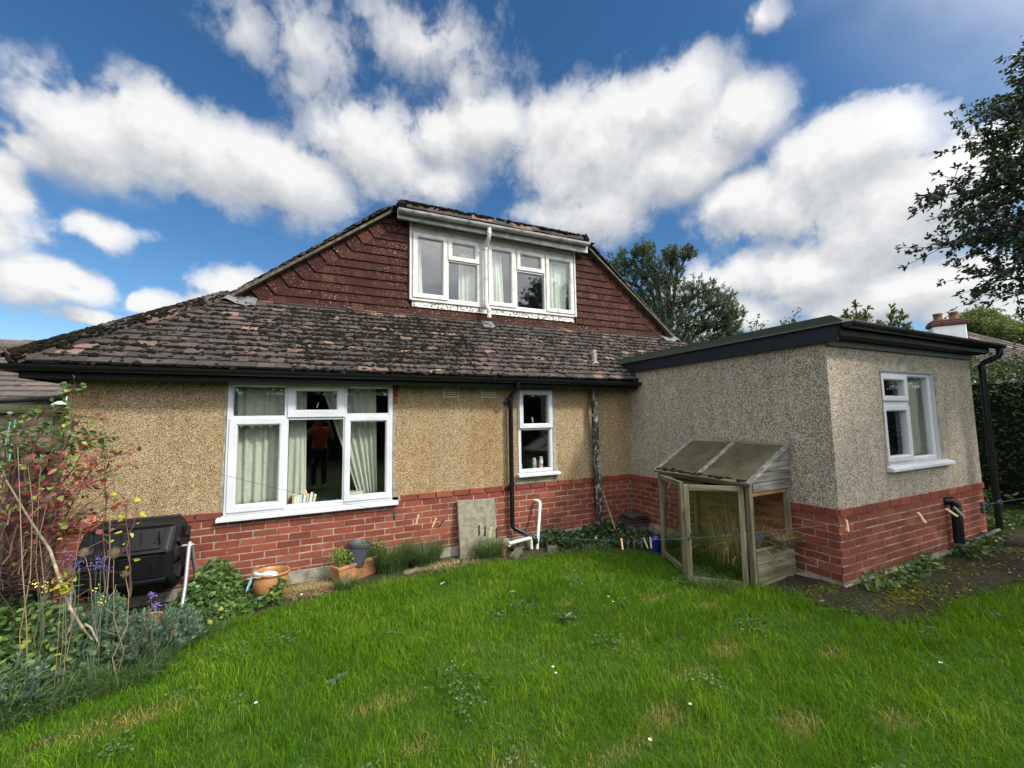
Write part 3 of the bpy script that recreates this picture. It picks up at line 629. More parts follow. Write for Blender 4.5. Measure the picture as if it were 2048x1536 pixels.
sw = window(
    rings=[(-1.985, -1.43, .15, 1.332, .048, -.006, F1), (-1.972, -1.436, .772, 1.318, .066, -.036, .05, .014)],
    bars=[(-1.94, -1.478, -.004, F1-.002, .744, .775)],
    panes=[(-1.905, -1.503, .84, 1.25, .008), (-1.937, -1.478, .198, .744, .02)],
    sills=[(-2.015, -1.342, -.08, .01, .122, .148)])
mb = MB(); mb.box(-1.985, -1.43, .062, .28, .125, .148); mb.build('inner_sill', 'upvc', sw)
h = MB(); h.bar((-1.72, .05, .855), (-1.735, .05, .93), .012, .01); h.build('handle', 'upvc', sw)
ey = EY+.03
ew = window(
    rings=[(.99, 2.19, .36, 1.374, .05, ey, ey+.06), (1.02, 1.585, 1.045, 1.335, .058, ey-.02, ey+.05, .012), (1.02, 1.585, .385, .99, .058, ey-.02, ey+.05, .012)],
    bars=[(1.565, 1.61, ey+.002, ey+.058, .40, 1.33), (1.03, 1.565, ey+.003, ey+.057, .985, 1.05)],
    panes=[(1.078, 1.527, 1.103, 1.277, ey+.02), (1.61, 2.14, .41, 1.324, ey+.03), (1.078, 1.527, .443, .932, ey+.02)],
    sills=[(.94, 2.37, EY-.065, EY+.01, .315, .352)])
mb = MB(); mb.box(.985, 2.195, EY-.001, ey, .352, .36); mb.box(2.188, 2.196, EY-.001, ey, .36, 1.378); mb.box(.985, 2.195, EY-.001, ey, 1.372, 1.379); mb.build('reveal', 'upvc', ew)
# ---- dormer windows in the gable
DY = 1.0
mb = MB()
mb.box(-3.315, -3.285, DY-.02, DY+.1, 2.755, 3.985); mb.box(-.30, -.27, DY-.02, DY+.1, 2.755, 3.985); mb.box(-2.155, -2.03, DY+.012, DY+.1, 2.79, 3.86)
mb.box(-3.285, -.30, DY+.004, DY+.1, 3.856, 3.985); mb.box(-3.285, -.30, DY-.006, DY+.1, 2.752, 2.786)
mb.build('window_surround', 'upvc_old', HO, bevel=.004)
def dormer(x0, x1, rings, bars, panes):
    return window([(x0, x1, 2.788, 3.853, .045, DY, DY+.07)]+rings, bars, panes, [], m='upvc_old')
dormer(-3.275, -2.16, [(-3.262, -2.715, 2.80, 3.842, .075, DY-.018, DY+.05, .014), (-2.705, -2.172, 3.475, 3.842, .075, DY-.018, DY+.05, .014)],
       [(-2.728, -2.692, DY+.002, DY+.066, 2.82, 3.82), (-2.692, -2.20, DY+.003, DY+.065, 3.45, 3.48)],
       [(-3.19, -2.787, 2.872, 3.77, DY+.02), (-2.633, -2.244, 3.547, 3.77, DY+.02), (-2.692, -2.206, 2.835, 3.45, DY+.03)])
dormer(-2.025, -.30, [(-2.012, -1.512, 2.80, 3.842, .072, DY-.018, DY+.05, .014), (-1.475, -.93, 3.485, 3.842, .072, DY-.018, DY+.05, .014), (-.90, -.318, 2.80, 3.842, .072, DY-.018, DY+.05, .014)],
       [(-1.515, -1.47, DY+.002, DY+.066, 2.82, 3.82), (-.935, -.895, DY+.002, DY+.066, 2.82, 3.82), (-1.47, -.935, DY+.003, DY+.065, 3.455, 3.49)],
       [(-1.94, -1.584, 2.872, 3.77, DY+.02), (-1.403, -1.002, 3.557, 3.77, DY+.02), (-1.47, -.935, 2.835, 3.455, DY+.03), (-.828, -.39, 2.872, 3.77, DY+.02)])
mb = MB(); mb.box(-3.27, -.31, DY+.02, DY+.06, 2.66, 2.752); mb.build('peeling_board', 'peel', HO)
# ---- rooms behind the glass
def room(x0, x1, y0, y1, z0, z1, m):
    mb = MB()
    P = [(x0,y0,z0),(x1,y0,z0),(x1,y1,z0),(x0,y1,z0),(x0,y0,z1),(x1,y0,z1),(x1,y1,z1),(x0,y1,z1)]
    mb.add(P, [(0,1,2,3),(7,6,5,4),(2,1,5,6),(3,2,6,7),(0,3,7,4)]); mb.build('room', m, HO)
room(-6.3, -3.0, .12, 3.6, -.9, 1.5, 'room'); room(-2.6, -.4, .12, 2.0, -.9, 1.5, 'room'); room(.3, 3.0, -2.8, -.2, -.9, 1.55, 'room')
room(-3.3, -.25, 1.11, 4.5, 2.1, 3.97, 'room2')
# ---- roof
TH = rad(39); CT, ST = math.cos(TH), math.sin(TH); YG = 1.05
EZ, EYv = 1.475, -.265
def tiles(mb, O, U, S, N_, u0, u1, s1, gauge=.115, wid=.165, clip=None, thick=.018, jit=1.0, pink=1.0, first=0):
    """plain tiles up a slope: O origin on the eave, U along it, S up it, N_ out of it"""
    O, U, S, N_ = map(Vector, (O, U, S, N_)); rows = int(s1/gauge)+1
    for r_ in range(first, rows):
        s0 = r_*gauge; off = (wid/2 if r_ % 2 else 0); k0 = math.floor((u0-off)/wid)
        for k in range(k0, int((u1-off)/wid)+1):
            a = max(off+k*wid+.002, u0); b = min(off+(k+1)*wid-.002, u1)
            if b-a < .02: continue
            t1 = min(s0+gauge+.05, s1)
            if t1-s0 < .03: continue
            if clip:
                c = clip(a, b, s0)
                if c is None: continue
                a, b = c
            j = lambda q: random.uniform(-q, q)*jit
            h0 = .027+j(.005); tl = j(.004); ds = j(.005)
            rr = random.random()
            P = []
            for (u, s, hh) in ((a, s0+ds, h0+tl), (b, s0+ds+j(.003), h0-tl), (b, t1, .004), (a, t1, .004)):
                P.append(O+U*u+S*s+N_*hh)
            Q = [p-N_*thick for p in P]
            mb.add([*Q, *P], [(4, 5, 6, 7), (0, 1, 5, 4), (1, 2, 6, 5), (3, 0, 4, 7)], rr)
RO = (0, EYv, EZ); RU = (1, 0, 0); RS = (0, CT, ST); RN = (0, -ST, CT)
XL, XR = -6.93, 3.43; SL = (YG-EYv)/CT
def clip_main(a, b, s):
    l = XL+s*CT+.02; r_ = XR-s*CT
    a = max(a, l); b = min(b, r_)
    return (a, b) if b-a > .03 else None
mb = MB(); tiles(mb, RO, RU, RS, RN, XL, XR, SL, clip=clip_main)
mb.add([(XL, EYv, EZ), (XR, EYv, EZ), (XR-1.3, YG+.05, EZ+1.08), (XL+1.3, YG+.05, EZ+1.08)], [(0, 1, 2, 3)], .2)
roof = mb.build('roof', 'tile', HO)
# moss cushions growing at the tile butts
def ico():
    t = (1+5**.5)/2; v = [(-1,t,0),(1,t,0),(-1,-t,0),(1,-t,0),(0,-1,t),(0,1,t),(0,-1,-t),(0,1,-t),(t,0,-1),(t,0,1),(-t,0,-1),(-t,0,1)]
    f = [(0,11,5),(0,5,1),(0,1,7),(0,7,10),(0,10,11),(1,5,9),(5,11,4),(11,10,2),(10,7,6),(7,1,8),(3,9,4),(3,4,2),(3,2,6),(3,6,8),(3,8,9),(4,9,5),(2,4,11),(6,2,10),(8,6,7),(9,8,1)]
    return unit(np.array(v, float)), np.array(f)
IV, IF = ico()
def moss_bits(C_, A, B_, Cn, sz):
    """squashed lumpy cushions: centres (N,3), axes along/up/out"""
    n = len(C_); d = IV[None]*(1+rng.normal(size=(n, 12, 1))*.22)
    V = C_[:, None]+(d[..., :1]*A*sz[:, None, :1]+d[..., 1:2]*B_*sz[:, None, 1:2]+d[..., 2:]*Cn*sz[:, None, 2:])
    return V.reshape(-1, 3), (np.arange(n)[:, None, None]*12+IF[None]).reshape(-1, 3), np.repeat(rng.random(n), 20)
n = 15500; u = rng.uniform(XL+.1, XR-.5, n); rw = rng.integers(0, 14, n); s = rw*.115+rng.normal(size=n)*.020+.006
p_den = np.where(u < -4.9, .33, np.where(u < -2.6, .8, np.where(u < -1.9, .40, .34)))*np.where(rw < 2, .35, 1.0)
wav = .5+.5*np.sin(u*2.3+rw*.35)*np.sin(u*5.1-rw*.6)
k = (rng.random(n) < p_den*(.45+.8*wav)) & (u > XL+s*CT+.05) & (u < XR-s*CT-.05); u, s = u[k], s[k]; n = len(u)
C_ = np.array(RO)+u[:, None]*np.array(RU)+s[:, None]*np.array(RS)+.014*np.array(RN)
sz = np.stack([rng.uniform(.014, .060, n)*rng.uniform(.5, 1, n), rng.uniform(.012, .036, n), rng.uniform(.010, .026, n)], 1)
V, F, R_ = moss_bits(C_, np.array(RU), np.array(RS), np.array(RN), sz)
stuff(npmesh('moss', V, F, R_, 'moss', roof))
# hip and side slopes
HS = (CT, 0, ST); HN = (-ST, 0, CT)
mb = MB(); tiles(mb, (XL, 0, EZ), (0, 1, 0), HS, HN, YG-.11, YG+.55, (4.17-EZ)/ST, first=12)
mb.add([(XL, EYv, EZ-.01), (XL+1.33, YG+.02, EZ+1.067), (XL+1.33, 9, EZ+1.067), (XL, 9, EZ-.01)], [(0, 1, 2, 3)], .3)
mb.add([(XL+1.3, YG-.09, EZ+1.04), (-3.58, YG-.09, EZ+2.70), (-3.58, 9, EZ+2.70), (XL+1.3, 9, EZ+1.04)], [(0, 1, 2, 3)], .3)
mb.build('side_slope', 'tile', HO)
mb = MB(); HSr = (-CT, 0, ST); HNr = (ST, 0, CT)
tiles(mb, (XR, 0, EZ), (0, 1, 0), HSr, HNr, YG-.11, YG+.55, (4.17-EZ)/ST, first=12)
mb.add([(XR, EYv, EZ-.01), (XR, 9, EZ-.01), (XR-1.33, 9, EZ+1.067), (XR-1.33, YG+.02, EZ+1.067)], [(0, 1, 2, 3)], .3)
mb.add([(XR-1.3, YG-.09, EZ+1.04), (XR-1.3, 9, EZ+1.04), (-.02+.05, 9, EZ+2.70), (.03, YG-.09, EZ+2.70)], [(0, 1, 2, 3)], .3)
mb.build('side_slope', 'tile', HO)
def half_round(a, b, r_, n=9, over=.0, nrm=(0, 0, 1), bed=True):
    """one half-round tile between a and b"""
    a, b = Vector(a), Vector(b); d = (b-a).normalized(); z = Vector(nrm); s_ = d.cross(z).normalized(); z = s_.cross(d).normalized(); V = []; F = []
    for (p, rr) in ((a, r_), (b, r_*.93)):
        for i in range(n):
            t = math.pi*(i/(n-1)*1.16-.08); V.append(p+s_*math.cos(t)*rr+z*math.sin(t)*rr)
    for i in range(n-1): F.append((i, i+1, n+i+1, n+i))
    F.append(tuple(range(n))); F.append(tuple(range(2*n-1, n-1, -1)))
    return V, F
def ridge_run(name, a, b, r_, k, parent=HO, m='tile'):
    a, b = Vector(a), Vector(b); mb = MB()
    for i in range(k):
        p = a+(b-a)*(i/k); q = a+(b-a)*((i+1.08)/k); jz = Vector((0, 0, random.uniform(-.008, .008)))
        V, F = half_round(p+jz, q+jz, r_); mb.add(V, F)
    return mb.build(name, m, parent, smooth=True)
hp = ridge_run('hip_tiles', (XL+.02, EYv+.02, EZ+.01), (XL+1.3, YG-.02, EZ+1.06), .09, 6)
n = 900; t_ = rng.random(n); a_ = rng.uniform(.15, 2.9, n); sv = np.array((.707, -.707, 0))
C_ = np.array((XL+.02, EYv+.02, EZ+.01))+t_[:, None]*np.array((1.28, 1.295, 1.05))+np.cos(a_)[:, None]*sv*.088+np.sin(a_)[:, None]*np.array((-.3, -.3, .9))*.088
V, F, R_ = moss_bits(C_, np.array((.6, .6, .5)), sv, np.array((-.3, -.3, .9)), np.stack([rng.uniform(.012, .05, n), rng.uniform(.012, .035, n), rng.uniform(.006, .018, n)], 1)); stuff(npmesh('moss', V, F, R_, 'moss', roof))
# verge edges
for sgn, xb, xt in ((1, XL+1.29, -3.52), (-1, XR-1.29, -.03)):
    mb = MB(); mb.bar((xb, YG-.045, EZ+1.02), (xt, YG-.045, EZ+2.66), .15, .035, (-ST*sgn, 0, CT)); mb.build('verge_undercloak', 'verge', HO)
nn = 420; s = rng.uniform(.9*1.3, 4.2, nn); side = rng.random(nn) < .75
X_ = np.where(side, XL+s*CT, XR-s*CT); Z_ = EZ+s*ST+.016; kx = (Z_ < EZ+2.66); X_, Z_, side = X_[kx], Z_[kx], side[kx]; nn = len(X_)
C_ = np.stack([X_, YG-.11+np.abs(rng.normal(size=nn))*.05, Z_], 1)
V, F, R_ = moss_bits(C_, np.array((CT, 0, .75)), np.array((0, 1, 0)), np.array((0, 0, 1)), np.stack([rng.uniform(.015, .05, nn), rng.uniform(.012, .03, nn), rng.uniform(.008, .02, nn)], 1))
stuff(npmesh('moss', V, F, R_, 'moss', roof))
# top of the gable: half-round course above the white gutter, low roof behind
ridge_run('top_ridge', (-3.46, YG-.13, 4.16), (-.14, YG-.13, 4.20), .095, 9)
mb = MB(); mb.add([(-3.6, YG-.28, 4.09), (.05, YG-.28, 4.13), (.05, 9, 4.2), (-3.6, 9, 4.2)], [(0, 1, 2, 3)]); mb.build('top_roof', 'tile', HO)
nn = 520; X_ = rng.uniform(-3.5, -.1, nn); a_ = rng.uniform(.3, 2.4, nn)
C_ = np.stack([X_, YG-.13-np.cos(a_)*.1, 4.165+np.sin(a_)*.092+(X_+3.46)*.012], 1)
V, F, R_ = moss_bits(C_, np.array((1, 0, 0)), np.array((0, 1, 0)), np.array((0, 0, 1)), np.stack([rng.uniform(.015, .06, nn), rng.uniform(.012, .03, nn), rng.uniform(.008, .02, nn)], 1))
stuff(npmesh('moss', V, F, R_, 'moss', roof))
for (x, z) in ((-3.47, 4.15), (-.12, 4.19)):
    mb = MB(); Vv = IV*np.array((.10, .13, .11))*(1+rng.normal(size=(12, 1))*.12)+np.array((x, YG-.15, z)); mb.add(Vv.tolist(), [tuple(f) for f in IF])
    mb.build('mortar_end', 'moss', HO, smooth=True)
# tile hanging on the gable
GB, GT = 2.51, 4.03
xl_at = lambda z: XL+(z-EZ)/math.tan(TH)+.03; xr_at = lambda z: XR-(z-EZ)/math.tan(TH)-.03
def hung():
    mb = MB(); g = .128; vw = .235; rows = int((GT-GB)/g)+1
    for r_ in range(rows):
        z0 = GB+r_*g; z1 = min(z0+g+.03, GT); off = .0825 if r_ % 2 else 0
        zv = z0+CT*vw; L = xl_at(zv)+ST*vw; Rr = xr_at(zv)-ST*vw
        if zv > GT+.05: L = xl_at(GT); Rr = xr_at(GT)
        x = math.floor((L-off)/.165)*.165+off
        while x < Rr:
            a, b = max(x+.001, L), min(x+.164, Rr); x += .165
            if b-a < .015: continue
            if a > -3.32 and b < -.26 and z0 > 2.60: continue
            if a < -3.32 < b and z0 > 2.62: b = -3.318
            if a < -.265 < b and z0 > 2.62: a = -.268
            y0 = YG-.030+random.uniform(-.003, .003); j = random.uniform(-.002, .002)
            V = [(a, y0, z0+j), (b, y0, z0+j), (b, YG-.006, z1), (a, YG-.006, z1), (a, y0+.022, z0+j), (b, y0+.022, z0+j)]
            mb.add(V, [(0, 1, 2, 3), (0, 4, 5, 1)])
        # raking tiles laid square to the verge
        for sgn, xe in ((1, xl_at), (-1, xr_at)):
            zA = z0+.0; s_along = Vector((CT*sgn, 0, ST)); s_in = Vector((ST*sgn, 0, -CT))
            Pv = Vector((xe(zA+CT*vw), 0, zA+CT*vw)); step_ = g/ST
            if Pv.z+step_*ST > GT+.06: continue
            for h_ in ((0, .5), (.5, 1)) if r_ % 3 == 0 else ((0, 1),):
                lo = Pv; hi = Pv+s_along*(step_+.02)
                A = [lo+s_in*vw*h_[1], lo+s_in*vw*h_[0], hi+s_in*vw*h_[0], hi+s_in*vw*h_[1]]
                y0 = YG-.037+random.uniform(-.003, .003)
                if any(-3.31 < p.x < -.27 for p in A) : 
                    A = [Vector((min(p.x, -3.318) if sgn > 0 else max(p.x, -.265), 0, p.z)) for p in A]
                V = [(A[0].x, y0, A[0].z), (A[1].x, y0, A[1].z), (A[2].x, YG-.010, A[2].z), (A[3].x, YG-.010, A[3].z)]
                V += [(A[0].x, y0+.038, A[0].z), (A[1].x, y0+.038, A[1].z), (A[3].x, YG+.004, A[3].z)]
                F = [(0, 1, 2, 3), (0, 4, 5, 1)]
                mb.add(V, F)
    zt_ = GT+.1
    for P in ([(xl_at(GB)-.06, GB-.05), (-3.3, GB-.05), (-3.3, zt_), (xl_at(GT)-.02, zt_)], [(-.28, GB-.05), (xr_at(GB)+.06, GB-.05), (xr_at(GT)+.02, zt_), (-.28, zt_)], [(-3.3, GB-.05), (-.28, GB-.05), (-.28, 2.77), (-3.3, 2.77)], [(-3.3, 3.87), (-.28, 3.87), (-.28, zt_), (-3.3, zt_)]):
        mb.add([(x, YG, z) for x, z in P], [(0, 1, 2, 3)], .1)
    return mb.build('gable_cladding', 'hung', HO)
hung()
mb = MB()
for i in range(22):
    a = -5.42+i*.331; mb.add([(a, YG-.02, GB+.022+random.uniform(-.006, .004)), (a+.335, YG-.02, GB+.022), (a+.335, YG-.105, GB-.062+random.uniform(-.008, .008)), (a, YG-.105, GB-.06)], [(0, 3, 2, 1)])
mb.build('flashing', 'flash', HO)
def saddle(pts): 
    mb = MB(); V = [Vector(p) for p in pts]; mb.add(V, [(0, 1, 2, 3)]); return mb
mb = MB()
for cx_, s_ in ((XL+1.36, 1), (XR-1.36, -1)):
    nx_, ny_ = 9, 6; V = []; F = []
    for j in range(ny_):
        for i in range(nx_):
            a = (i/(nx_-1)-.35)*.42*s_; yy = YG+.02-.22*(j/(ny_-1)); 
            zz = EZ+.04+(yy-EYv)*ST/CT+.012*math.sin(i*2.1+j)+(.05*max(0, 1-abs(a)*6) if a*s_ < .03 else 0)
            if a*s_ < 0: zz = min(zz, EZ+.05+(cx_+a-XL)*ST/CT if s_ > 0 else EZ+.05+(XR-cx_-a)*ST/CT)+.02
            V.append((cx_+a, yy, zz))
    for j in range(ny_-1):
        for i in range(nx_-1): F.append((j*nx_+i, j*nx_+i+1, (j+1)*nx_+i+1, (j+1)*nx_+i))
    mb = MB(); mb.add(V, F); mb.build('lead_saddle', 'lead', HO, smooth=True)
mb = MB(); mb.bar((-2.06, YG-.23, 2.385), (-2.06, YG-.06, 2.52), .2, .012); mb.build('lead_patch', 'lead', HO)
# ---- gutters, fascias, pipes
def gutter(name, a, b, r_, m, parent=HO, joints=()):
    a, b = Vector(a), Vector(b); d = (b-a).normalized(); s_ = Vector((d.y, -d.x, 0)).normalized(); mb = MB(); n = 10
    def prof(rr, t0=0, t1=math.pi): return [s_*math.cos(t0+(t1-t0)*i/n)*rr-Vector((0, 0, 1))*math.sin(t0+(t1-t0)*i/n)*rr for i in range(n+1)]
    O_ = prof(r_); I_ = prof(r_-.005)
    V = [a+p for p in O_]+[b+p for p in O_]+[a+p for p in I_]+[b+p for p in I_]; k = n+1; F = []
    for i in range(n): F += [(i, i+1, k+i+1, k+i), (2*k+i, 3*k+i, 3*k+i+1, 2*k+i+1)]
    F += [(0, k, 3*k, 2*k), (n, 2*k+n, 3*k+n, k+n), tuple(range(k)), tuple(range(2*k-1, k-1, -1))]
    mb.add(V, F)
    for (p, o_) in ((a, d), (b, -d)):
        pass
    g_ = mb.build(name, m, parent, smooth=True)
    L = (b-a).length
    for t in joints:
        k_ = MB(); p = a+d*t; P_ = prof(r_+.005); W_ = .02
        V = [p-d*W_+q for q in P_]+[p+d*W_+q for q in P_]; F = [(i, i+1, k+i+1, k+i) for i in range(n)]
        k_.add(V, F); k_.build('gutter_clip', m, g_, smooth=True)
    return g_
gutter('gutter', (-6.96, -.300, 1.452), (-.012, -.300, 1.440), .055, 'black', joints=[.5, 1.05, 1.9, 2.8, 3.7, 4.6, 4.86, 5.7, 6.5, 6.85])
gutter('gutter', (-6.98, -.34, 1.452), (-6.98, 6, 1.452), .055, 'black', joints=[.4])
mb = MB(); mb.box(-6.87, -.006, -.236, -.216, 1.335, 1.478); mb.box(-6.87, -6.85, -.216, 6, 1.335, 1.462)
mb.build('fascia', 'fascia', HO, bevel=.003)
mb = MB(); mb.box(-6.62, 3.2, .02, 8.9, 1.50, 1.53); mb.box(-6.8, -.03, -.214, .0, 1.44, 1.455); mb.build('ceiling', 'room', HO)
mb = MB(); mb.box(-6.62, 3.2, 8.7, 8.95, -.9, 1.6); mb.add([(-6.9, 8.9, 1.4), (3.4, 8.9, 1.4), (0, 8.9, 4.2), (-3.6, 8.9, 4.2)], [(0, 1, 2, 3)]); mb.build('rear_wall', 'dash_warm', HO)
mb = MB(); mb.box(-6.85, -.004, -.216, .004, 1.352, 1.362); mb.box(-6.85, -6.65, .004, 6, 1.352, 1.362); mb.build('soffit', 'fascia', HO)
mb = MB(); mb.tube([(-6.87+.02*0, -.3, 1.47), (-6.90, -.31, 1.53), (-6.94, -.32, 1.585), (-7.0, -.33, 1.61), (-7.05, -.335, 1.595), (-7.065, -.335, 1.56), (-7.04, -.33, 1.54)], .009, 6); mb.build('hip_iron', 'rust', HO, smooth=True)
wg = gutter('gutter', (-3.53, YG-.30, 4.035), (-.115, YG-.30, 4.085), .054, 'gutter_grey', joints=[.5, 1.25, 1.88, 2.02, 2.35, 2.78, 3.15])
mb = MB(); mb.box(-3.53, -.1, YG-.235, YG-.215, 3.93, 4.075); mb.box(-3.50, -.12, YG-.215, YG-.06, 3.985, 4.0); mb.build('fascia', 'gutter_grey', HO, bevel=.003)
mb = MB(); px = -2.085
mb.tube([(px, YG-.30, 4.03), (px, YG-.30, 3.90), (px+.0, YG-.285, 3.86), (px-.0, YG-.14, 3.76), (px-.0, YG-.125, 3.70), (px, YG-.125, 2.84), (px, YG-.13, 2.79), (px+.01, YG-.20, 2.70), (px+.02, YG-.21, 2.66), (px+.02, YG-.21, 2.545)], .034, 12, cap=False)
for z, y in ((3.93, YG-.30), (3.73, YG-.128), (3.22, YG-.125), (2.83, YG-.125), (2.66, YG-.21)): mb.tube([(px+(.02 if z < 2.7 else 0), y, z-.02), (px+(.02 if z < 2.7 else 0), y, z+.02)], .04, 12)
mb.lathe([(.034, 0), (.028, 0), (.028, .08)], (px+.02, YG-.21, 2.545), 14)
mb.build('downpipe', 'upvc_old', HO, smooth=True)
mb = MB(); px = -2.13
mb.tube([(-2.115, -.295, 1.40), (-2.115, -.295, 1.345), (-2.118, -.28, 1.31), (-2.128, -.10, 1.235), (px, -.075, 1.20), (px, -.072, -.50), (px+.005, -.075, -.535), (px+.03, -.085, -.565), (-1.92, -.18, -.665), (-1.87, -.22, -.70), (-1.862, -.23, -.76)], .032, 14)
for z in (1.185, .02): mb.tube([(px, -.073, z-.022), (px, -.073, z+.022)], .039, 14); mb.box(px-.075, px-.02, -.06, .0, z-.015-.05, z+.015-.05)
mb.tube([(-1.90, -.20, -.675), (-1.862, -.225, -.71), (-1.862, -.23, -.75)], .039, 14)
mb.build('downpipe', 'black', HO, smooth=True)
mb = MB(); px = -.745
mb.tube([(px, -.11, 1.345), (px+.002, -.11, .9), (px+.012, -.11, .3), (px+.02, -.11, -.2), (px+.03, -.11, -.80)], [.045, .046, .05, .05, .045], 14)
for z in (1.30, .35, -.68): mb.tube([(px+.012, -.11, z-.05), (px+.012, -.11, z+.05)], .057, 14)
mb.build('soil_pipe', 'soil', HO, smooth=True)
mb = MB(); vp = Vector((-.545, .13, 0)); mb.tube([vp+Vector((0, 0, 1.72)), vp+Vector((0, 0, 1.99))], .04, 14); mb.lathe([(.085, 0), (.06, .02), (.04, .035)], vp+Vector((0, -.01, 1.765)), 12); mb.build('vent_pipe', 'flash', HO, smooth=True)
mb = MB(); mb.tube([(-1.745, 0, -.245), (-1.735, -.09, -.235), (-1.727, -.12, -.245), (-1.728, -.128, -.275), (-1.80, -.20, -.60), (-1.835, -.225, -.77), (-1.84, -.23, -.86)], .021, 10); mb.build('waste_pipe', 'white_pipe', HO, smooth=True)
def air_brick(x0, x1):
    mb = MB(); z0, z1 = 1.205, 1.338; nx_, nz_ = 6, 4; mb.box(x0, x1, -.0005, .003, z0, z1); o = mb.build('air_brick', 'cream', HO)
    mb = MB(); cw = (x1-x0-.02)/nx_; chh = (z1-z0-.02)/nz_
    for i in range(nx_):
        for j in range(nz_): mb.box(x0+.01+i*cw+.005, x0+.01+(i+1)*cw-.005, -.0035, -.0008, z0+.01+j*chh+.006, z0+.01+(j+1)*chh-.006)  # vent holes drawn as black blocks, their darkness put into the colour
    mb.build('hole_block', 'fascia', o)
air_brick(-3.056, -2.853); air_brick(-2.527, -2.314)
# ---- flat roof of the extension
mb = MB(); mb.box(-.052, -.028, -3.03, .02, 1.612, 1.768); mb.build('fascia', 'navy', HO, bevel=.004)
mb = MB(); mb.box(-.052, 3.36, -3.055, -3.03, 1.655, 1.80); mb.build('fascia', 'fascia', HO, bevel=.004)
mb = MB(); mb.box(-.01, 3.27, -2.925, -2.897, 1.585, 1.648); mb.build('frieze_board', 'frieze', HO, bevel=.004)
mb = MB(); mb.box(-.026, 3.36, -3.03, -2.87, 1.65, 1.66); mb.build('soffit', 'fascia', HO)
mb = MB()
XX0, XX1, YY0, YY1 = -.085, 3.44, -3.09, .27
mb.add([(XX0, YY0, 1.768), (XX0, YY1, 1.768), (XX0+.012, YY1, 1.862), (XX0+.012, YY0+.09, 1.862), (XX0+.06, YY1, 1.872), (XX0+.06, YY0+.13, 1.872), (XX0+.02, YY0, 1.79)],
       [(0, 6, 3, 2, 1), (2, 3, 5, 4)])
mb.add([(XX0+.06, YY1, 1.872), (XX0+.06, YY0+.13, 1.872), (XX1, YY0+.13, 1.83), (XX1, YY1+3, 1.83), (XX0+.06, YY1+.02, 1.872)], [(0, 1, 2, 3)])
mb.add([(XX0+.012, YY0+.09, 1.862), (XX0+.06, YY0+.13, 1.872), (XX1, YY0+.13, 1.845), (XX1, YY0-.01, 1.79), (XX0+.02, YY0, 1.79)], [(0, 4, 3, 2, 1)])
mb.add([(XX0+.02, YY0, 1.79), (XX1, YY0-.01, 1.79), (XX1, YY0-.01, 1.77), (XX0+.0, YY0, 1.768)], [(0, 3, 2, 1)])
for y in (-.25, -1.28, -2.25): mb.box(XX0-.003, XX0+.014, y, y+.012, 1.77, 1.86)
mb.build('flat_roof', 'felt', HO)
mb = MB(); mb.box(-.03, 3.4, -2.95, .1, 1.66, 1.78); mb.build('roof_deck', 'fascia', HO)
gutter('gutter', (-.05, -3.115, 1.775), (3.52, -3.115, 1.765), .056, 'black', joints=[.03, 1.0, 2.0, 3.0, 3.4])
mb = MB(); px = 3.40
mb.tube([(3.46, -3.115, 1.73), (3.46, -3.115, 1.66), (3.455, -3.10, 1.62), (3.41, -2.98, 1.55), (px, -2.96, 1.51), (px, -2.96, .1), (px+.01, -2.96, -.78)], .034, 14)
for z in (1.49, .36, .2): mb.tube([(px, -2.96, z-.03), (px, -2.96, z+.03)], .042, 14)
mb.box(px-.16, px-.03, -2.97, -2.95, .345, .375)
mb.build('downpipe', 'black', HO, smooth=True)
mb = MB()
mb.tube([(2.17, -2.90, -.13), (2.19, -2.955, -.12), (2.20, -2.975, -.15), (2.20, -2.975, -.45), (2.20, -2.975, -.60)], .048, 12); mb.build('waste_pipe', 'black', HO, smooth=True)
mb = MB(); mb.tube([(2.15, -2.985, -.64), (2.24, -2.985, -.64)], .052, 12); mb.tube([(2.24, -2.975, -.64), (3.35, -2.965, -.60)], .026, 10); mb.build('drain_pipe', 'frieze', HO, smooth=True)

# ------------------------------------------------------------------ things behind the glass
def curtain(name, label, xa, xb, xc, xd, z1, z0, y, folds, amp, m='curtain', bow=None):
    """hangs from xa..xb at the top z1 to xc..xd at the bottom z0"""
    nx_, nz_ = folds*10, 14; V = []; F = []; ph = random.random()*6
    for j in range(nz_+1):
        t = j/nz_; w = t if bow is None else t**bow
        for i in range(nx_+1):
            s = i/nx_; x = (xa+(xb-xa)*s)*(1-w)+(xc+(xd-xc)*s)*w
            V.append((x, y+amp*math.sin(s*folds*2*math.pi+ph+.6*math.sin(s*9))*(.6+.4*t)+.01*math.sin(s*17+t*3), z1+(z0-z1)*t+(.012*math.sin(s*7) if j == nz_ else 0)))
    for j in range(nz_):
        for i in range(nx_): F.append((j*(nx_+1)+i, j*(nx_+1)+i+1, (j+1)*(nx_+1)+i+1, (j+1)*(nx_+1)+i))
    mb = MB(); mb.add(V, F, .5); o = mb.build(name, m, at=((xa+xb)/2, y, z0), smooth=True)
    so = o.modifiers.new('thickness', 'SOLIDIFY'); so.thickness = .003
    return tag(o, label, 'curtain')
curtain('curtain', 'wide cream curtain filling the left light of the ground floor window', -5.37, -4.84, -5.35, -4.86, 1.34, -.02, .17, 6, .022)
curtain('curtain', 'narrow strip of cream curtain beside the left mullion of the large window', -4.84, -4.66, -4.84, -4.64, 1.34, -.02, .2, 3, .016)
curtain('curtain', 'cream curtain swept back at the right light of the ground floor window', -4.50, -3.88, -4.06, -3.85, 1.34, -.02, .2, 6, .026, bow=1.0)
curtain('curtain', 'sliver of cream curtain at the left edge of the upstairs window', -3.22, -3.12, -3.22, -3.07, 3.82, 2.8, 1.16, 2, .015)
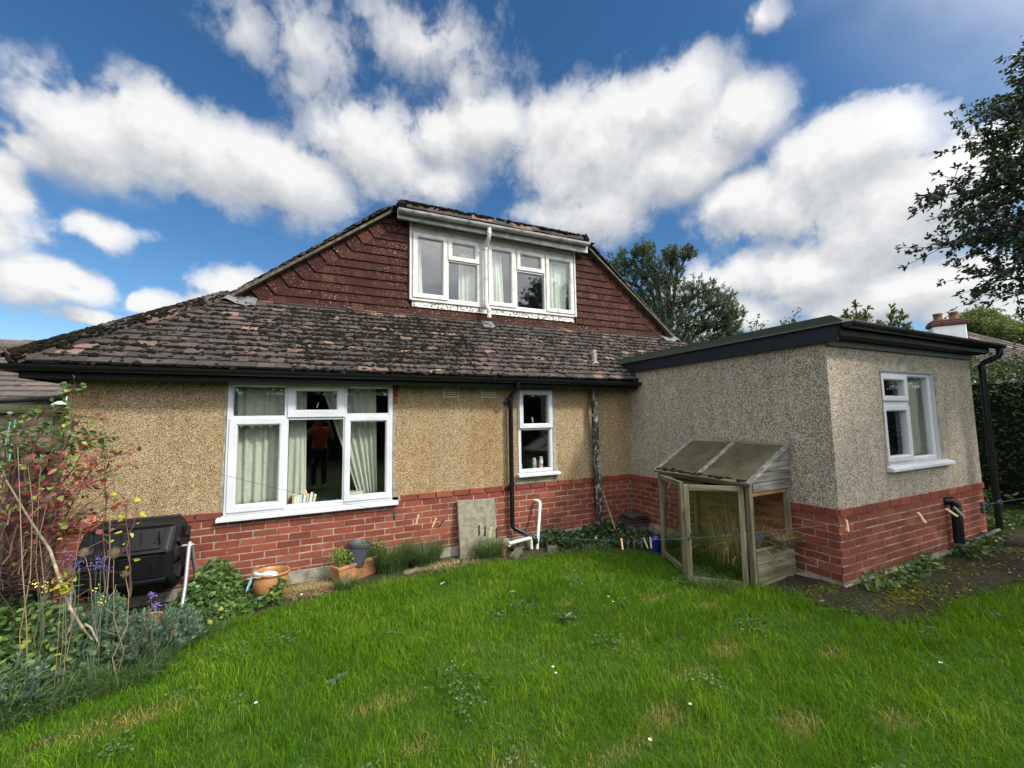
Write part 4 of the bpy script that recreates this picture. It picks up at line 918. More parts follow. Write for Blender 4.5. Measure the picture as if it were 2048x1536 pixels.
curtain('curtain', 'cream curtain in the second upstairs light, left of the white downpipe', -2.46, -2.2, -2.48, -2.18, 3.7, 2.8, 1.18, 4, .02)
curtain('curtain', 'bunched pale curtain just right of the white downpipe upstairs', -1.95, -1.72, -1.95, -1.66, 3.82, 2.8, 1.16, 4, .02, 'voile')
curtain('curtain', 'pale green-white curtain filling the right-hand upstairs light', -.88, -.36, -.88, -.36, 3.76, 2.8, 1.16, 7, .014, 'voile')
def bookrow():
    x = -4.775; cols = [('tan', (.45, .33, .16)), ('cream', (.7, .66, .52)), ('white', (.74, .75, .73)), ('pale blue', (.42, .52, .6)), ('ivory', (.72, .69, .6)), ('grey', (.5, .52, .53)), ('white', (.76, .76, .74)), ('buff', (.62, .52, .36))]
    seen = {}
    for i, (nm, c) in enumerate(cols):
        w = random.uniform(.016, .03); h_ = random.uniform(.115, .15); lean = 0 if i < 4 else .10+.03*(i-4)
        M['book%d' % i] = flat('book_cover', c, .6, bump=0, scale=20)
        mb = MB(); p = Vector((x, .13, -.045)); ax = Vector((math.cos(lean), 0, -math.sin(lean))); az = Vector((math.sin(lean), 0, math.cos(lean)))
        e = (ax*w/2).z if lean else 0
        base = p+ax*w/2+Vector((0, 0, w*math.sin(lean)))
        mb.obox(base+az*h_/2, ax*w/2, (0, .055, 0), az*h_/2)
        o = mb.build('book', 'book%d' % i, at=tuple(p), bevel=.002)
        mb = MB(); mb.obox(base+az*h_/2+Vector((0, .003, 0)), ax*(w/2-.003), (0, .05, 0), az*(h_/2+.0012)); mb.build('pages', 'paper', o)
        k = seen.get(nm, 0); seen[nm] = k+1
        pos = ['leftmost, against the curtain', 'second from the left', 'upright in the middle', 'last upright one', 'first leaning one', 'leaning', 'leaning, second from the right', 'leaning, at the right end'][i]
        tag(o, '%s paperback in the window sill row, %s' % (nm, pos), 'book', 'books on the window sill')
        x += w*(1.05 if not lean else 1.25)
bookrow()
zz = -.045
for i, (w, d_, h_, c, lab, dx) in enumerate([(.15, .13, .06, (.62, .47, .24), 'thick tan book at the bottom of the pile under the swept curtain', 0), (.16, .13, .028, (.50, .36, .08), 'yellow-brown book in the middle of the pile under the swept curtain', -.01), (.19, .14, .03, (.35, .37, .37), 'grey book lying on top of the pile under the swept curtain', -.03)]):
    M['pile%d' % i] = flat('book_cover', c, .6, bump=0, scale=30)
    mb = MB(); mb.box(-4.18+dx, -4.18+dx+w, .11, .11+d_, zz, zz+h_); o = mb.build('book', 'pile%d' % i, at=(-4.1, .15, zz), bevel=.003)
    mb = MB(); mb.box(-4.18+dx+.004, -4.18+dx+w+.0015, .1085, .11+d_-.004, zz+.004, zz+h_-.004); mb.build('pages', 'paper', o)
    tag(o, lab, 'book', 'books in the pile'); zz += h_
def bottle(x, y, z, prof, m, capm, caph, capr, name, label):
    mb = MB(); mb.lathe([(0, 0)]+prof, (x, y, z), 14); o = mb.build(name, m, at=(x, y, z), smooth=True)
    zt = prof[-1][1]; mb = MB(); mb.lathe([(capr, zt-.002), (capr, zt+caph), (capr*.7, zt+caph+.004), (0, zt+caph+.004)], (x, y, z), 12); mb.build('cap', capm, o, smooth=True)
    return tag(o, label, 'bottle')
M['teal'] = flat('teal_liquid', (.01, .28, .30), .25, bump=0, scale=9); M['canw'] = vmat('printed_can', [(.3, (.35, .03, .05)), (.5, (.62, .62, .64)), (1, (.72, .73, .75))], .35, 26, 1, bump=0)
M['cang'] = vmat('printed_can_grey', [(.25, (.30, .05, .06)), (.45, (.24, .33, .36)), (1, (.5, .55, .57))], .35, 30, 1, bump=0); M['redbottle'] = flat('dark_red_bottle', (.16, .02, .03), .3, bump=0, scale=9)
bottle(-1.88, .13, .149, [(.026, 0), (.026, .05), (.012, .065), (.011, .085)], 'teal', 'upvc', .02, .014, 'bottle', 'small teal bottle with a white cap at the left of the small window sill')
bottle(-1.665, .14, .149, [(.03, 0), (.03, .14), (.024, .15)], 'cang', 'upvc_old', .03, .024, 'spray_can', 'grey and red spray can left of the white one in the small window')
bottle(-1.61, .18, .149, [(.025, 0), (.025, .12), (.018, .13)], 'redbottle', 'greypot', .02, .02, 'bottle', 'dark red bottle standing behind the two spray cans')
bottle(-1.555, .13, .149, [(.032, 0), (.032, .145), (.027, .155)], 'canw', 'upvc', .04, .026, 'spray_can', 'white spray can with red printing, tallest in the small window')
mb = MB(); mb.box(-5.2, -3.4, .8, 2.6, -.9, -.22); mb.box(-4.9, -4.3, 1.1, 1.6, -.22, -.14); tag(mb.build('bed', 'bed', at=(-4.3, 1.7, -.9), bevel=.05), 'dark blue bed in the room behind the large window', 'bed')
curtain('curtain', 'beige curtain inside the right light of the extension window', 1.72, 2.3, 1.75, 2.3, 1.33, .38, -2.74, 6, .02)
# pot plant seen in the extension window
pp = thing('house_plant', (1.95, -2.55, .38), 'leafy house plant standing inside the extension window', 'plant')
mb = MB(); mb.lathe([(.0, .38), (.05, .38), (.07, .5), (.065, .5), (.06, .49), (0, .49)], (1.95, -2.55, 0)); mb.build('pot', 'terra', pp, smooth=True)
P = np.array((1.95, -2.55, .62))+rng.normal(size=(160, 3))*(.07, .07, .07); V, F, R_ = leaves(P, rdir(160, .6, .3), .09, .04); npmesh('foliage', V, F, R_, 'ivy', pp)
mb = MB(); mb.lathe([(.05, 0), (.09, .05), (.1, .10), (.08, .15), (.03, .19), (0, .195)], (-1.82, .9, 1.02), 16); mb.tube([(-1.82, .9, 1.21), (-1.82, .9, 1.5)], .006, 6); tag(mb.build('ceiling_lamp', 'bulbglass', at=(-1.82, .9, 1.02), smooth=True), 'round white lampshade hanging behind the small window', 'lamp')

# ------------------------------------------------------------------ compost tumbler
CT_ = thing('compost_tumbler', (-5.9, -.33, -.83), 'black plastic tumbling composter on a galvanised stand by the brick wall', 'composter')
ang = [math.pi/8+i*math.pi/4+rad(6) for i in range(8)]; cy_, cz_, rr = -.36, -.255, .315
def octa(x, r_): return [(x, cy_+math.cos(a)*r_, cz_+math.sin(a)*r_) for a in ang]
xs = [(-6.29, .26), (-6.265, .305), (-6.24, rr), (-5.69, rr), (-5.66, .305), (-5.635, .26)]
V = sum([octa(x, r_) for x, r_ in xs], []); F = [(i*8+j, i*8+(j+1) % 8, (i+1)*8+(j+1) % 8, (i+1)*8+j) for i in range(5) for j in range(8)]+[tuple(range(7, -1, -1)), tuple(range(40, 48))]
mb = MB(); mb.add(V, F); drum = mb.build('drum', 'composter', CT_, bevel=.012)
def facet(j): 
    a0, a1 = ang[j], ang[(j+1) % 8]; p0 = Vector((0, cy_+math.cos(a0)*rr, cz_+math.sin(a0)*rr)); p1 = Vector((0, cy_+math.cos(a1)*rr, cz_+math.sin(a1)*rr))
    am = (a0+a1)/2; return p0, p1, Vector((0, math.cos(am), math.sin(am)))
for j in range(8):
    p0, p1, nn_ = facet(j); e = (p1-p0); mid = (p0+p1)/2
    rib = MB()
    if abs(nn_.z-.6) < .35 and nn_.z > 0:
        for k in range(4): 
            x = -6.14+k*.125; rib.bar(Vector((x, 0, 0))+mid-e*.28+nn_*.003, Vector((x+.03, 0, 0))+mid+e*.28+nn_*.003, .022, .016, nn_)
    if nn_.y < -.6:
        rib.obox(Vector((-5.96, 0, 0))+mid+nn_*.003, (.235, 0, 0), e*.40, nn_*.008); rib.bar(Vector((-5.77, 0, 0))+mid-e*.18+nn_*.014, Vector((-5.77, 0, 0))+mid+e*.2+nn_*.014, .018, .012, nn_)
    rib.bar(Vector((-6.25, 0, 0))+p1*1.0, Vector((-5.68, 0, 0))+p1*1.0, .03, .03, nn_)
    if rib.v: rib.build('door' if nn_.y < -.6 else 'rib', 'composter', drum, bevel=.004)
for j in range(8):
    a = (ang[j]+ang[(j+1) % 8])/2; c_ = Vector((-5.63, cy_+math.cos(a)*.19, cz_+math.sin(a)*.19)); mb = MB(); mb.obox(c_, (.014, 0, 0), Vector((0, math.cos(a), math.sin(a)))*.05, Vector((0, -math.sin(a), math.cos(a)))*.02); mb.build('end_rib', 'composter', drum, bevel=.004)
for x in (-5.58, -6.34):
    mb = MB(); ay = cy_-.02
    pts = [(x-.04*0, -.60, gz(x, -.6)-.02), (x, -.47, -.55), (x, ay-.03, cz_+.04), (x, ay, cz_+.065), (x, ay+.04, cz_+.04), (x, -.16, -.5), (x, .0-.04, gz(x, -.05)-.0)]
    mb.tube(pts, .016, 10); mb.build('leg', 'galv', CT_, smooth=True)
    mb = MB(); mb.tube([(x+.03, ay, cz_+.05), (x-.08*(1 if x > -6 else -1), ay, cz_+.05)], .011, 8); mb.build('axle', 'galv', CT_, smooth=True)
# ------------------------------------------------------------------ pots by the wall
gp = gz(-4.90, -.33)
pt = thing('flower_pot', (-4.93, -.35, gp), 'round glazed terracotta pot with a pale blue cloth hanging over its rim', 'pot')
mb = MB(); Rm = Matrix.Rotation(rad(-3), 3, 'X') @ Matrix.Rotation(rad(3), 3, 'Y')
mb.lathe([(0, .0), (.088, .0), (.12, .06), (.152, .14), (.160, .19), (.150, .235), (.146, .245), (.168, .252), (.172, .265), (.166, .277), (.150, .275), (.138, .25), (.145, .2), (.13, .1), (0, .03)], (-4.93, -.35, gp), 36, Rm); mb.build('bowl', 'glaze', pt, smooth=True)
def cloth_mesh():
    V = []; F = []; nx_, ny_ = 18, 12; c = Vector((-4.93, -.35, gp))
    for j in range(ny_+1):
        for i in range(nx_+1):
            s, t = i/nx_, j/ny_
            x = -.225+s*.30; y = -.11+t*.13+.02*math.sin(s*8)
            z = .268+.016*math.sin(s*13+t*5)+.014*math.sin(t*11+s*6)
            d = max(0, -.135-x); z -= d*1.6 if d > 0 else 0; x += d*.45
            if x > -.1: z -= .008+.02*min(1, (x+.1)*8)
            V.append(c+Vector((x, y-.01, z+.012)))
    for j in range(ny_):
        for i in range(nx_): F.append((j*(nx_+1)+i, j*(nx_+1)+i+1, (j+1)*(nx_+1)+i+1, (j+1)*(nx_+1)+i))
    mb = MB(); mb.add(V, F, .5); o = mb.build('cloth', 'cloth', at=(-4.95, -.35, gp+.26), smooth=True); so = o.modifiers.new('t', 'SOLIDIFY'); so.thickness = .006
    sb = o.modifiers.new('s', 'SUBSURF'); sb.levels = 1; sb.render_levels = 1
    tag(o, 'pale blue patterned cloth draped over the rim of the round pot', 'cloth')
cloth_mesh()
# trough with two herbs and a black pot
TA, TB = Vector((-4.33, -.27, 0)), Vector((-3.90, -.02, 0)); td = (TB-TA).normalized(); tn = Vector((td.y, -td.x, 0)); tg = gz(-4.3, -.25)
tr = thing('planter_trough', ((TA+TB)/2).to_tuple()[:2]+(tg,), 'long terracotta trough planter against the brick wall', 'planter')
def P_(u, v, z): p = TA+td*u+tn*v; return (p.x, p.y, tg+z)
TL = (TB-TA).length
mb = MB(); L0 = [(0.02, .06), (TL-.02, .06), (TL-.02, -.06), (.02, -.06)]; L1 = [(0, .075), (TL, .075), (TL, -.075), (0, -.075)]; L2 = [(-.01, .087), (TL+.01, .087), (TL+.01, -.087), (-.01, -.087)]; L3 = [(.015, .062), (TL-.015, .062), (TL-.015, -.062), (.015, -.062)]
V = [P_(u, v, -.02) for u, v in L0]+[P_(u, v, .155) for u, v in L1]+[P_(u, v, .157) for u, v in L2]+[P_(u, v, .19) for u, v in L2]+[P_(u, v, .19) for u, v in L3]+[P_(u, v, .15) for u, v in L3]
F = [(l*4+k, l*4+(k+1) % 4, (l+1)*4+(k+1) % 4, (l+1)*4+k) for l in range(5) for k in range(4)]+[(20, 21, 22, 23)]
mb.add(V, F); mb.build('trough', 'terra', tr, bevel=.004)
bpz = tg+.16
mb = MB(); c = P_(.25, .01, .0); Rm = Matrix.Rotation(rad(9), 3, 'Y')
mb.lathe([(0, .0), (.085, .0), (.112, .20), (.112, .21), (.124, .212), (.126, .245), (.118, .248), (.110, .24), (.10, .18), (0, .17)], (c[0], c[1], bpz-.02), 28, Rm); o = mb.build('plastic_pot', 'greypot', at=(c[0], c[1], bpz), smooth=True); tag(o, 'dark grey plastic pot sunk in the terracotta trough between two herbs', 'pot')
for u, lab in ((.07, 'bright green herb in the left end of the terracotta trough'), (.42, 'bright green herb in the right end of the terracotta trough')):
    c = np.array(P_(u, .01, .17)); t = thing('herb_plant', tuple(c), lab, 'plant', 'herbs in the trough')
    st = MB(); n = 34; tops = c+np.stack([rng.normal(size=n)*.05, rng.normal(size=n)*.05, rng.uniform(.05, .17, n)], 1)
    for q in tops[:14]: st.tube([c+rng.normal(size=3)*(.02, .02, 0), q], .0025, 4)
    st.build('stem', 'oregano', t)
    P = np.repeat(tops, 14, 0)+rng.normal(size=(n*14, 3))*(.02, .02, .03); V, F, R_ = leaves(P, rdir(len(P), .7, .4), rng.uniform(.014, .028, len(P)), .014); npmesh('foliage', V, F, R_, 'oregano', t)
# tipped pot in the weeds
tp = thing('flower_pot', (-5.70, -.95, gz(-5.7, -.95)), 'broken terracotta pot lying half buried among the grey-green weeds', 'pot')
mb = MB(); Rm = Matrix.Rotation(rad(20), 3, 'X') @ Matrix.Rotation(rad(14), 3, 'Y')
mb.lathe([(.10, .0), (.15, .14), (.155, .17), (.165, .172), (.165, .20), (.15, .2), (.14, .15), (0, .10)], (-5.70, -.95, gz(-5.7, -.95)+.0), 30, Rm); mb.build('bowl', 'terra', tp, smooth=True)
# ------------------------------------------------------------------ slab, rubble, pipes, tiles, cane
mb = MB(); zb = gz(-2.6, -.1); mb.add([(-2.89, -.17, zb-.03), (-2.37, -.165, zb-.02), (-2.37, -.115, zb-.02), (-2.89, -.12, zb-.03), (-2.895, -.065, -.122), (-2.372, -.062, -.148), (-2.372, -.014, -.150), (-2.895, -.016, -.125)],
       [(0,3,2,1),(4,5,6,7),(0,1,5,4),(1,2,6,5),(2,3,7,6),(3,0,4,7)]); o = mb.build('paving_slab', 'slab', at=(-2.63, -.1, zb), bevel=.008); tag(o, 'pale concrete paving slab leaning upright against the brick wall', 'slab')
def rubble(c, ax, sz, m, label):
    ax = Vector(ax).normalized(); up_ = Vector((0, 0, 1)); s_ = ax.cross(up_).normalized(); u_ = s_.cross(ax)
    mb = MB(); mb.obox(c, ax*sz[0], s_*sz[1], u_*sz[2]); o = mb.build('rubble_brick', m, at=c, bevel=.016); tag(o, label, 'brick')
    tx = bpy.data.textures.new('chip', 'CLOUDS'); tx.noise_scale = .05
    sb = o.modifiers.new('s', 'SUBSURF'); sb.subdivision_type = 'SIMPLE'; sb.levels = 3; sb.render_levels = 3; dm = o.modifiers.new('d', 'DISPLACE'); dm.texture = tx; dm.strength = .022; dm.mid_level = .5
rubble((-2.36, -.24, gz(-2.36, -.24)+.055), (.5, .75, .22), (.10, .055, .045), 'redstone', 'rusty brown broken brick behind the mossy stone, below the white pipe')
rubble((-2.24, -.41, gz(-2.24, -.4)+.04), (.75, .5, .22), (.11, .05, .04), 'stone', 'mossy rectangular stone in front of the broken brick')
rubble((-2.02, -.16, gz(-2.02, -.16)+.075), (1, .05, 0), (.17, .05, .07), 'stone', 'low mossy kerb stone under the black downpipe foot')
rubble((-1.72, -.42, gz(-1.72, -.42)+.03), (.8, -.5, .1), (.07, .05, .045), 'stone', 'dark lump of stone in the grass right of the waste pipe')
rubble((-3.52, -.30, gz(-3.52, -.3)+.02), (1, .2, 0), (.10, .045, .025), 'stone', 'flat grey stone lying in front of the sedge tufts')
mb = MB(); z = gz(-2.1, -.3)+.155; mb.tube([(-2.30, -.33, z), (-2.0, -.29, z+.015), (-1.965, -.28, z+.008), (-1.955, -.275, z-.03), (-1.95, -.275, z-.13)], .022, 10); o = mb.build('pipe_offcut', 'cream_pipe', at=(-2.1, -.3, z), smooth=True); tag(o, 'short bent piece of stained white pipe resting on the stones', 'pipe')
mb = MB(); mb.lathe([(0, 0), (.025, 0), (.03, .03), (.022, .06), (0, .065)], (-2.22, -.16, gz(-2.2, -.1)+.06), 10); tag(mb.build('plastic_scrap', 'white_pipe', at=(-2.22, -.16, gz(-2.2, -.1)+.06), smooth=True), 'small white plastic scrap beside the slab', 'scrap')
tg2 = gz(-.1, -.2)
mb = MB(); mb.box(-.30, .0-.03, -.36, -.06, tg2-.05, tg2+.14); o = mb.build('breeze_block', 'concrete', at=(-.16, -.2, tg2), bevel=.01); tag(o, 'dark grey block in the corner under the stack of tiles', 'block')
zt = tg2+.142
for i, lab in enumerate(('bottom tile of the stack in the wall corner', 'second tile up in the corner stack', 'third tile up in the corner stack', 'top tile of the corner stack, covered in dead moss')):
    mb = MB(); j = random.uniform(-.02, .02); V = []; n_ = 6
    for zz_ in (0, .016):
        for yy in (-.41, -.10):
            for k in range(n_+1): s = k/n_; V.append((-.33+.29*s+j, yy+j, zt+zz_+.02*math.sin(s*math.pi)-.01*(yy+.1)*3*0))
    k = n_+1; F = []
    for i_ in range(n_): F += [(i_, k+i_, k+i_+1, i_+1), (2*k+i_, 2*k+i_+1, 3*k+i_+1, 3*k+i_), (i_, i_+1, 2*k+i_+1, 2*k+i_), (k+i_, 3*k+i_, 3*k+i_+1, k+i_+1)]
    F += [(0, 2*k, 3*k, k), (n_, k+n_, 3*k+n_, 2*k+n_)]
    mb.add(V, F, random.random()*.6); o = mb.build('spare_tile', 'tile', at=(-.18, -.25, zt)); tag(o, lab, 'tile', 'spare roof tiles'); zt += .034
mb = MB(); mb.tube([(-.675, -.02, .0), (-.655, -.12, -.2), (-.64, -.26, -.5), (-.625, -.42, gz(-.62, -.42))], [.008, .011, .012, .012], 7); mb.tube([(-.66, -.09, -.13), (-.635, -.07, -.105)], .006, 6); tag(mb.build('garden_cane', 'deadwood', at=(-.62, -.42, gz(-.62, -.42)), smooth=True), 'bare wooden stick leaning on the wall beside the old soil pipe', 'stick')
mb = MB(); mb.lathe([(0, 0), (.04, 0), (.052, .03), (.06, .10), (.068, .16), (.072, .19), (.066, .20), (.06, .19), (.05, .1), (0, .05)], (-.56, -1.06, gz(-.56, -1.06)-.01), 22); tag(mb.build('flower_pot', 'bluepot', at=(-.56, -1.06, gz(-.56, -1.06)), smooth=True), 'small cobalt blue pot in the grass left of the timber cabinet', 'pot')
# ------------------------------------------------------------------ weathered plant cabinet against the extension
GC = thing('plant_cabinet', (-.33, -1.9, -.75), 'weathered timber plant cabinet with sloping glass lid and open doors', 'cabinet')
FX, BX, Y0, Y1 = -.64, -.03, -2.47, -1.28; ZF, ZB = .26, .585
def gx(x): return gz(x, -1.9)
for (x, y, zt) in ((FX, Y0+.02, ZF-.02), (FX, Y1-.02, ZF-.02), (BX-.025, Y0+.02, ZB-.05), (BX-.025, Y1-.02, ZB-.05)):
    mb = MB(); mb.box(x-.025, x+.025, y-.024, y+.024, gz(x, y)-.03, zt); mb.build('post', 'wood_v', GC, bevel=.004)
mb = MB(); mb.box(-.03, -.018, Y0+.05, Y1-.05, -.55, ZB-.03); mb.build('back_panel', 'ply', GC)
sl = (ZB-ZF)/(BX-FX)
def lp(x, y, o=0): return Vector((x, y, ZF+(x-FX)*sl+o))
xa, xb = FX-.06, BX+.01
lidm = None
for y in ((Y0+Y1)/2, Y0-.015, Y1+.015):
    lid = MB(); lid.bar(lp(xa, y, .012), lp(xb, y, .012), .055, .03, (-sl, 0, 1)); lb = lid.build('lid_bar' if lidm else 'lid', 'wood_grey', lidm or GC, bevel=.004); lidm = lidm or lb
for x in (xa+.012, xb-.02): rl = MB(); rl.bar(lp(x, Y0-.04, .006), lp(x, Y1+.04, .006), .04, .036, (-sl, 0, 1)); rl.build('rail', 'wood_y', lidm, bevel=.004)
for (y0, y1) in ((Y0+.015, (Y0+Y1)/2-.03), ((Y0+Y1)/2+.03, Y1-.015)):
    mb = MB(); mb.add([lp(xa+.02, y0, .014), lp(xb-.03, y0, .014), lp(xb-.03, y1, .014), lp(xa+.02, y1, .014), lp(xa+.02, y0, .018), lp(xb-.03, y0, .018), lp(xb-.03, y1, .018), lp(xa+.02, y1, .018)], [(0,3,2,1),(4,5,6,7),(0,1,5,4),(1,2,6,5),(2,3,7,6),(3,0,4,7)]); mb.build('pane', 'old_glass', lidm)
mb = MB()
for k in range(70): 
    y = random.uniform(Y0, Y1); x = xa+.01+abs(random.gauss(0, .018)); p = lp(x, y, .024); v = IV*np.array((.02, .035, .009))*random.uniform(.4, 1.2)+np.array(p); mb.add(v.tolist(), [tuple(f) for f in IF])
stuff(mb.build('moss', 'moss', lidm))
# gable boards at the near end
zb_ = .155
for k in range(5):
    z0 = zb_+k*.092; z1 = z0+.088
    xL0 = max(FX+.02, FX+(z0-ZF)/sl+.02); xL1 = max(FX+.02, FX+(z1-ZF)/sl+.02)
    if xL1 > BX-.05: z1 = ZB-.02; xL1 = min(xL1, BX-.02)
    if z0 > ZB-.03: break
    mb = MB(); y = Y0-.014-.002*(k % 2); mb.prism([(xL0, y, z0), (BX+.01, y, z0), (BX+.01, y, z1), (xL1, y, z1)], (0, .018, 0)); mb.build('gable_board', 'wood_grey', GC, bevel=.003)
for k in range(3):
    z0 = -.78+k*.118; mb = MB(); mb.box(FX+.02, BX+.0, Y0-.012-.002*(k % 2), Y0+.008, z0, z0+.113); mb.build('side_board', 'wood_x', GC, bevel=.003)
mb = MB(); mb.box(FX+.02, BX, Y0-.012, Y0+.02, -.425, -.40); mb.build('side_rail', 'wood_x', GC, bevel=.003); mb = MB(); mb.box(FX+.03, BX-.06, Y0+.0, Y0+.03, .11, .15); mb.build('side_rail', 'ply', GC, bevel=.003)
mb = MB(); mb.box(FX+.04, BX-.03, Y0+.05, Y1-.05, .13, .148); mb.build('shelf', 'wood_y', GC, bevel=.003)
mb = MB(); mb.box(FX-.02, FX+.0, Y0+.04, Y1-.04, .19, .245); mb.build('front_rail', 'wood_y', GC, bevel=.003)
def door(hinge_y, ang_, sgn, zt, dl):
    hx = FX-.035; d = Vector((-math.sin(ang_), sgn*math.cos(ang_), 0)); n_ = Vector((-d.y*0-d.y, d.x, 0))
    H = Vector((hx, hinge_y, 0)); fr = MB()
    for u in (.03, dl-.03): p = H+d*u; fr.bar((p.x, p.y, gz(p.x, p.y)+.0), (p.x, p.y, zt-.0), .05, .036, n_)
    dr = fr.build('door', 'wood_v', GC, bevel=.004)
    for z in (zt-.03, -.735): q = MB(); a = H+d*.056; b = H+d*(dl-.056); q.bar((a.x, a.y, z), (b.x, b.y, z), .034, .055); q.build('rail', 'wood_x', dr, bevel=.004)
    a, b = H+d*.05, H+d*(dl-.05); q = MB(); q.add([(a.x, a.y, -.71), (b.x, b.y, -.71), (b.x, b.y, zt-.055), (a.x, a.y, zt-.055)], [(0, 1, 2, 3)]); pn = q.build('pane', 'door_glass', dr)
    so = pn.modifiers.new('t', 'SOLIDIFY'); so.thickness = .004
    p = H+d*(dl-.03); q = MB(); q.tube([(p.x-.02, p.y, -.16), (p.x-.05, p.y, -.13), (p.x-.05, p.y, -.06), (p.x-.02, p.y, -.03)], .005, 6); q.build('handle', 'rust', dr, smooth=True)
door(Y0+.05, rad(46), 1, .21, .56); door(Y1-.02, rad(24), -1, .205, .64)
# bits on the shelf, tray, grass inside
mb = MB(); c = Vector((-.52, -1.95, .195)); mb.lathe([(.03, -.10), (.047, -.10), (.055, .06), (.062, .062), (.062, .075), (.05, .07), (0, .0)], c, 18, Matrix.Rotation(rad(78), 3, 'Y')); tag(mb.build('plant_pot', 'dark_tray', at=tuple(c), smooth=True), 'black plastic pot lying on its side under the glass lid', 'pot')
def lumpy(name, c, s, m, label, cat):
    d = 1+rng.normal(size=(12, 1))*.15; mb = MB(); mb.add((IV*np.array(s)*d+np.array(c)).tolist(), [tuple(f) for f in IF]); o = mb.build(name, m, at=c, smooth=True); sb = o.modifiers.new('s', 'SUBSURF'); sb.levels = 2; sb.render_levels = 2; tag(o, label, cat)
M['bright_blue'] = flat('bright_blue_plastic', (.02, .30, .55), .35, bump=0, scale=9); M['dull_blue'] = flat('blue_grey_cloth', (.04, .13, .19), .8, bump=.2, scale=9)
lumpy('plastic_bag', (-.50, -1.56, .185), (.05, .06, .035), 'bright_blue', 'crumpled bright blue plastic on the cabinet shelf', 'bag')
lumpy('cloth', (-.50, -1.42, .175), (.05, .08, .028), 'dull_blue', 'dark blue rag beside the bright blue plastic on the shelf', 'rag')
mb = MB(); mb.box(-.20, -.05, -2.2, -1.62, gz(-.15, -1.9)-.02, -.40); tag(mb.build('storage_box', 'dull_blue', at=(-.12, -1.9, -.75), bevel=.015), 'grey-blue box standing at the back inside the timber cabinet', 'box')
ty = -2.52
tray = thing('plant_tray', (-.25, ty, -.40), 'shallow black plastic tray of dead grass on the cabinet side panel', 'tray')
mb = MB(); V = []; F = []; Lr = [(.15, .07, -.398), (.17, .09, -.335), (.182, .10, -.335), (.182, .10, -.325), (.162, .082, -.325), (.145, .068, -.375)]
for (a, b, z) in Lr: V += [(-.20-a, ty-b+.03, z), (-.20+a, ty-b+.03, z), (-.20+a, ty+b+.03, z), (-.20-a, ty+b+.03, z)]
F = [(0, 3, 2, 1)]+[(l*4+k, l*4+(k+1) % 4, (l+1)*4+(k+1) % 4, (l+1)*4+k) for l in range(5) for k in range(4)]+[(20, 21, 22, 23)]
mb.add(V, F); mb.build('tray', 'dark_tray', tray, bevel=.006)
def tuftat(c, n, spread, H0, H1, W_, lean, m, name, label, cat='grass tuft', group=None, z=None):
    a = rng.random(n)*6.283; r_ = np.sqrt(rng.random(n))
    X = c[0]+np.cos(a)*r_*spread[0]; Y = c[1]+np.sin(a)*r_*spread[1]; Z = GZ(X, Y)-.01 if z is None else np.full(n, z)
    V, F, R_ = blades(np.stack([X, Y, Z], 1), rng.uniform(H0, H1, n), W_*rng.uniform(.6, 1.3, n), np.abs(rng.normal(size=n))*lean+.1, curve=1.0)
    o = npmesh(name, V, F, R_, m, at=(c[0], c[1], float(GZ(c[0], c[1])) if z is None else z)); tag(o, label, cat, group); return o
def arcs(c, n, spread, L0, L1, W_, zsc=1.0, out=1.0, seg=5):
    """long arching blades; returns V,F,R"""
    a = rng.random(n)*6.283; r_ = np.sqrt(rng.random(n)); P = np.stack([c[0]+np.cos(a)*r_*spread[0], c[1]+np.sin(a)*r_*spread[1], np.full(n, c[2])], 1)
    th = a+rng.normal(size=n)*.9; d = np.stack([np.cos(th), np.sin(th), np.zeros(n)], 1); L = rng.uniform(L0, L1, n)[:, None]; k = rng.uniform(.35, 1.0, n)[:, None]*out
    s = np.stack([-np.sin(th), np.cos(th), np.zeros(n)], 1)*(W_/2)
    Vs = []
    for j in range(seg+1):
        t = j/seg; p = P+d*L*k*t**1.4*.9+np.array([0, 0, 1])*L*zsc*(t*1.25-k*t*t*.95); w = (1-t)**.6*1.0+.08; Vs += [p-s*w, p+s*w]
    V = np.stack(Vs, 1).reshape(-1, 3); m_ = 2*(seg+1); i = np.arange(n)[:, None]*m_
    F = np.concatenate([i+np.array([2*j, 2*j+1, 2*j+3, 2*j+2]) for j in range(seg)], 1).reshape(-1, 4)
    return V, F, np.repeat(rng.random(n), seg)
V, F, R_ = arcs((-.20, ty+.03, -.38), 260, (.14, .08), .08, .26, .004, .55, 1.1); stuff(npmesh('dead_grass', V, F, R_, 'dryleaf', tray))
V, F, R_ = arcs((-.38, -1.92, -.77), 1500, (.26, .52), .22, .60, .007, .75, .8); o = npmesh('grass_tuft', V, F, R_, 'tuft', at=(-.34, -1.9, -.77)); tag(o, 'long green grass growing inside the timber cabinet', 'grass tuft')
V, F, R_ = arcs((-.40, -2.1, -.70), 420, (.2, .26), .35, .95, .0055, .95, .95); o = npmesh('dead_grass', V, F, R_, 'dryleaf', at=(-.36, -2.05, -.7)); tag(o, 'tall straw-coloured dead grass arching inside the timber cabinet', 'dead grass')

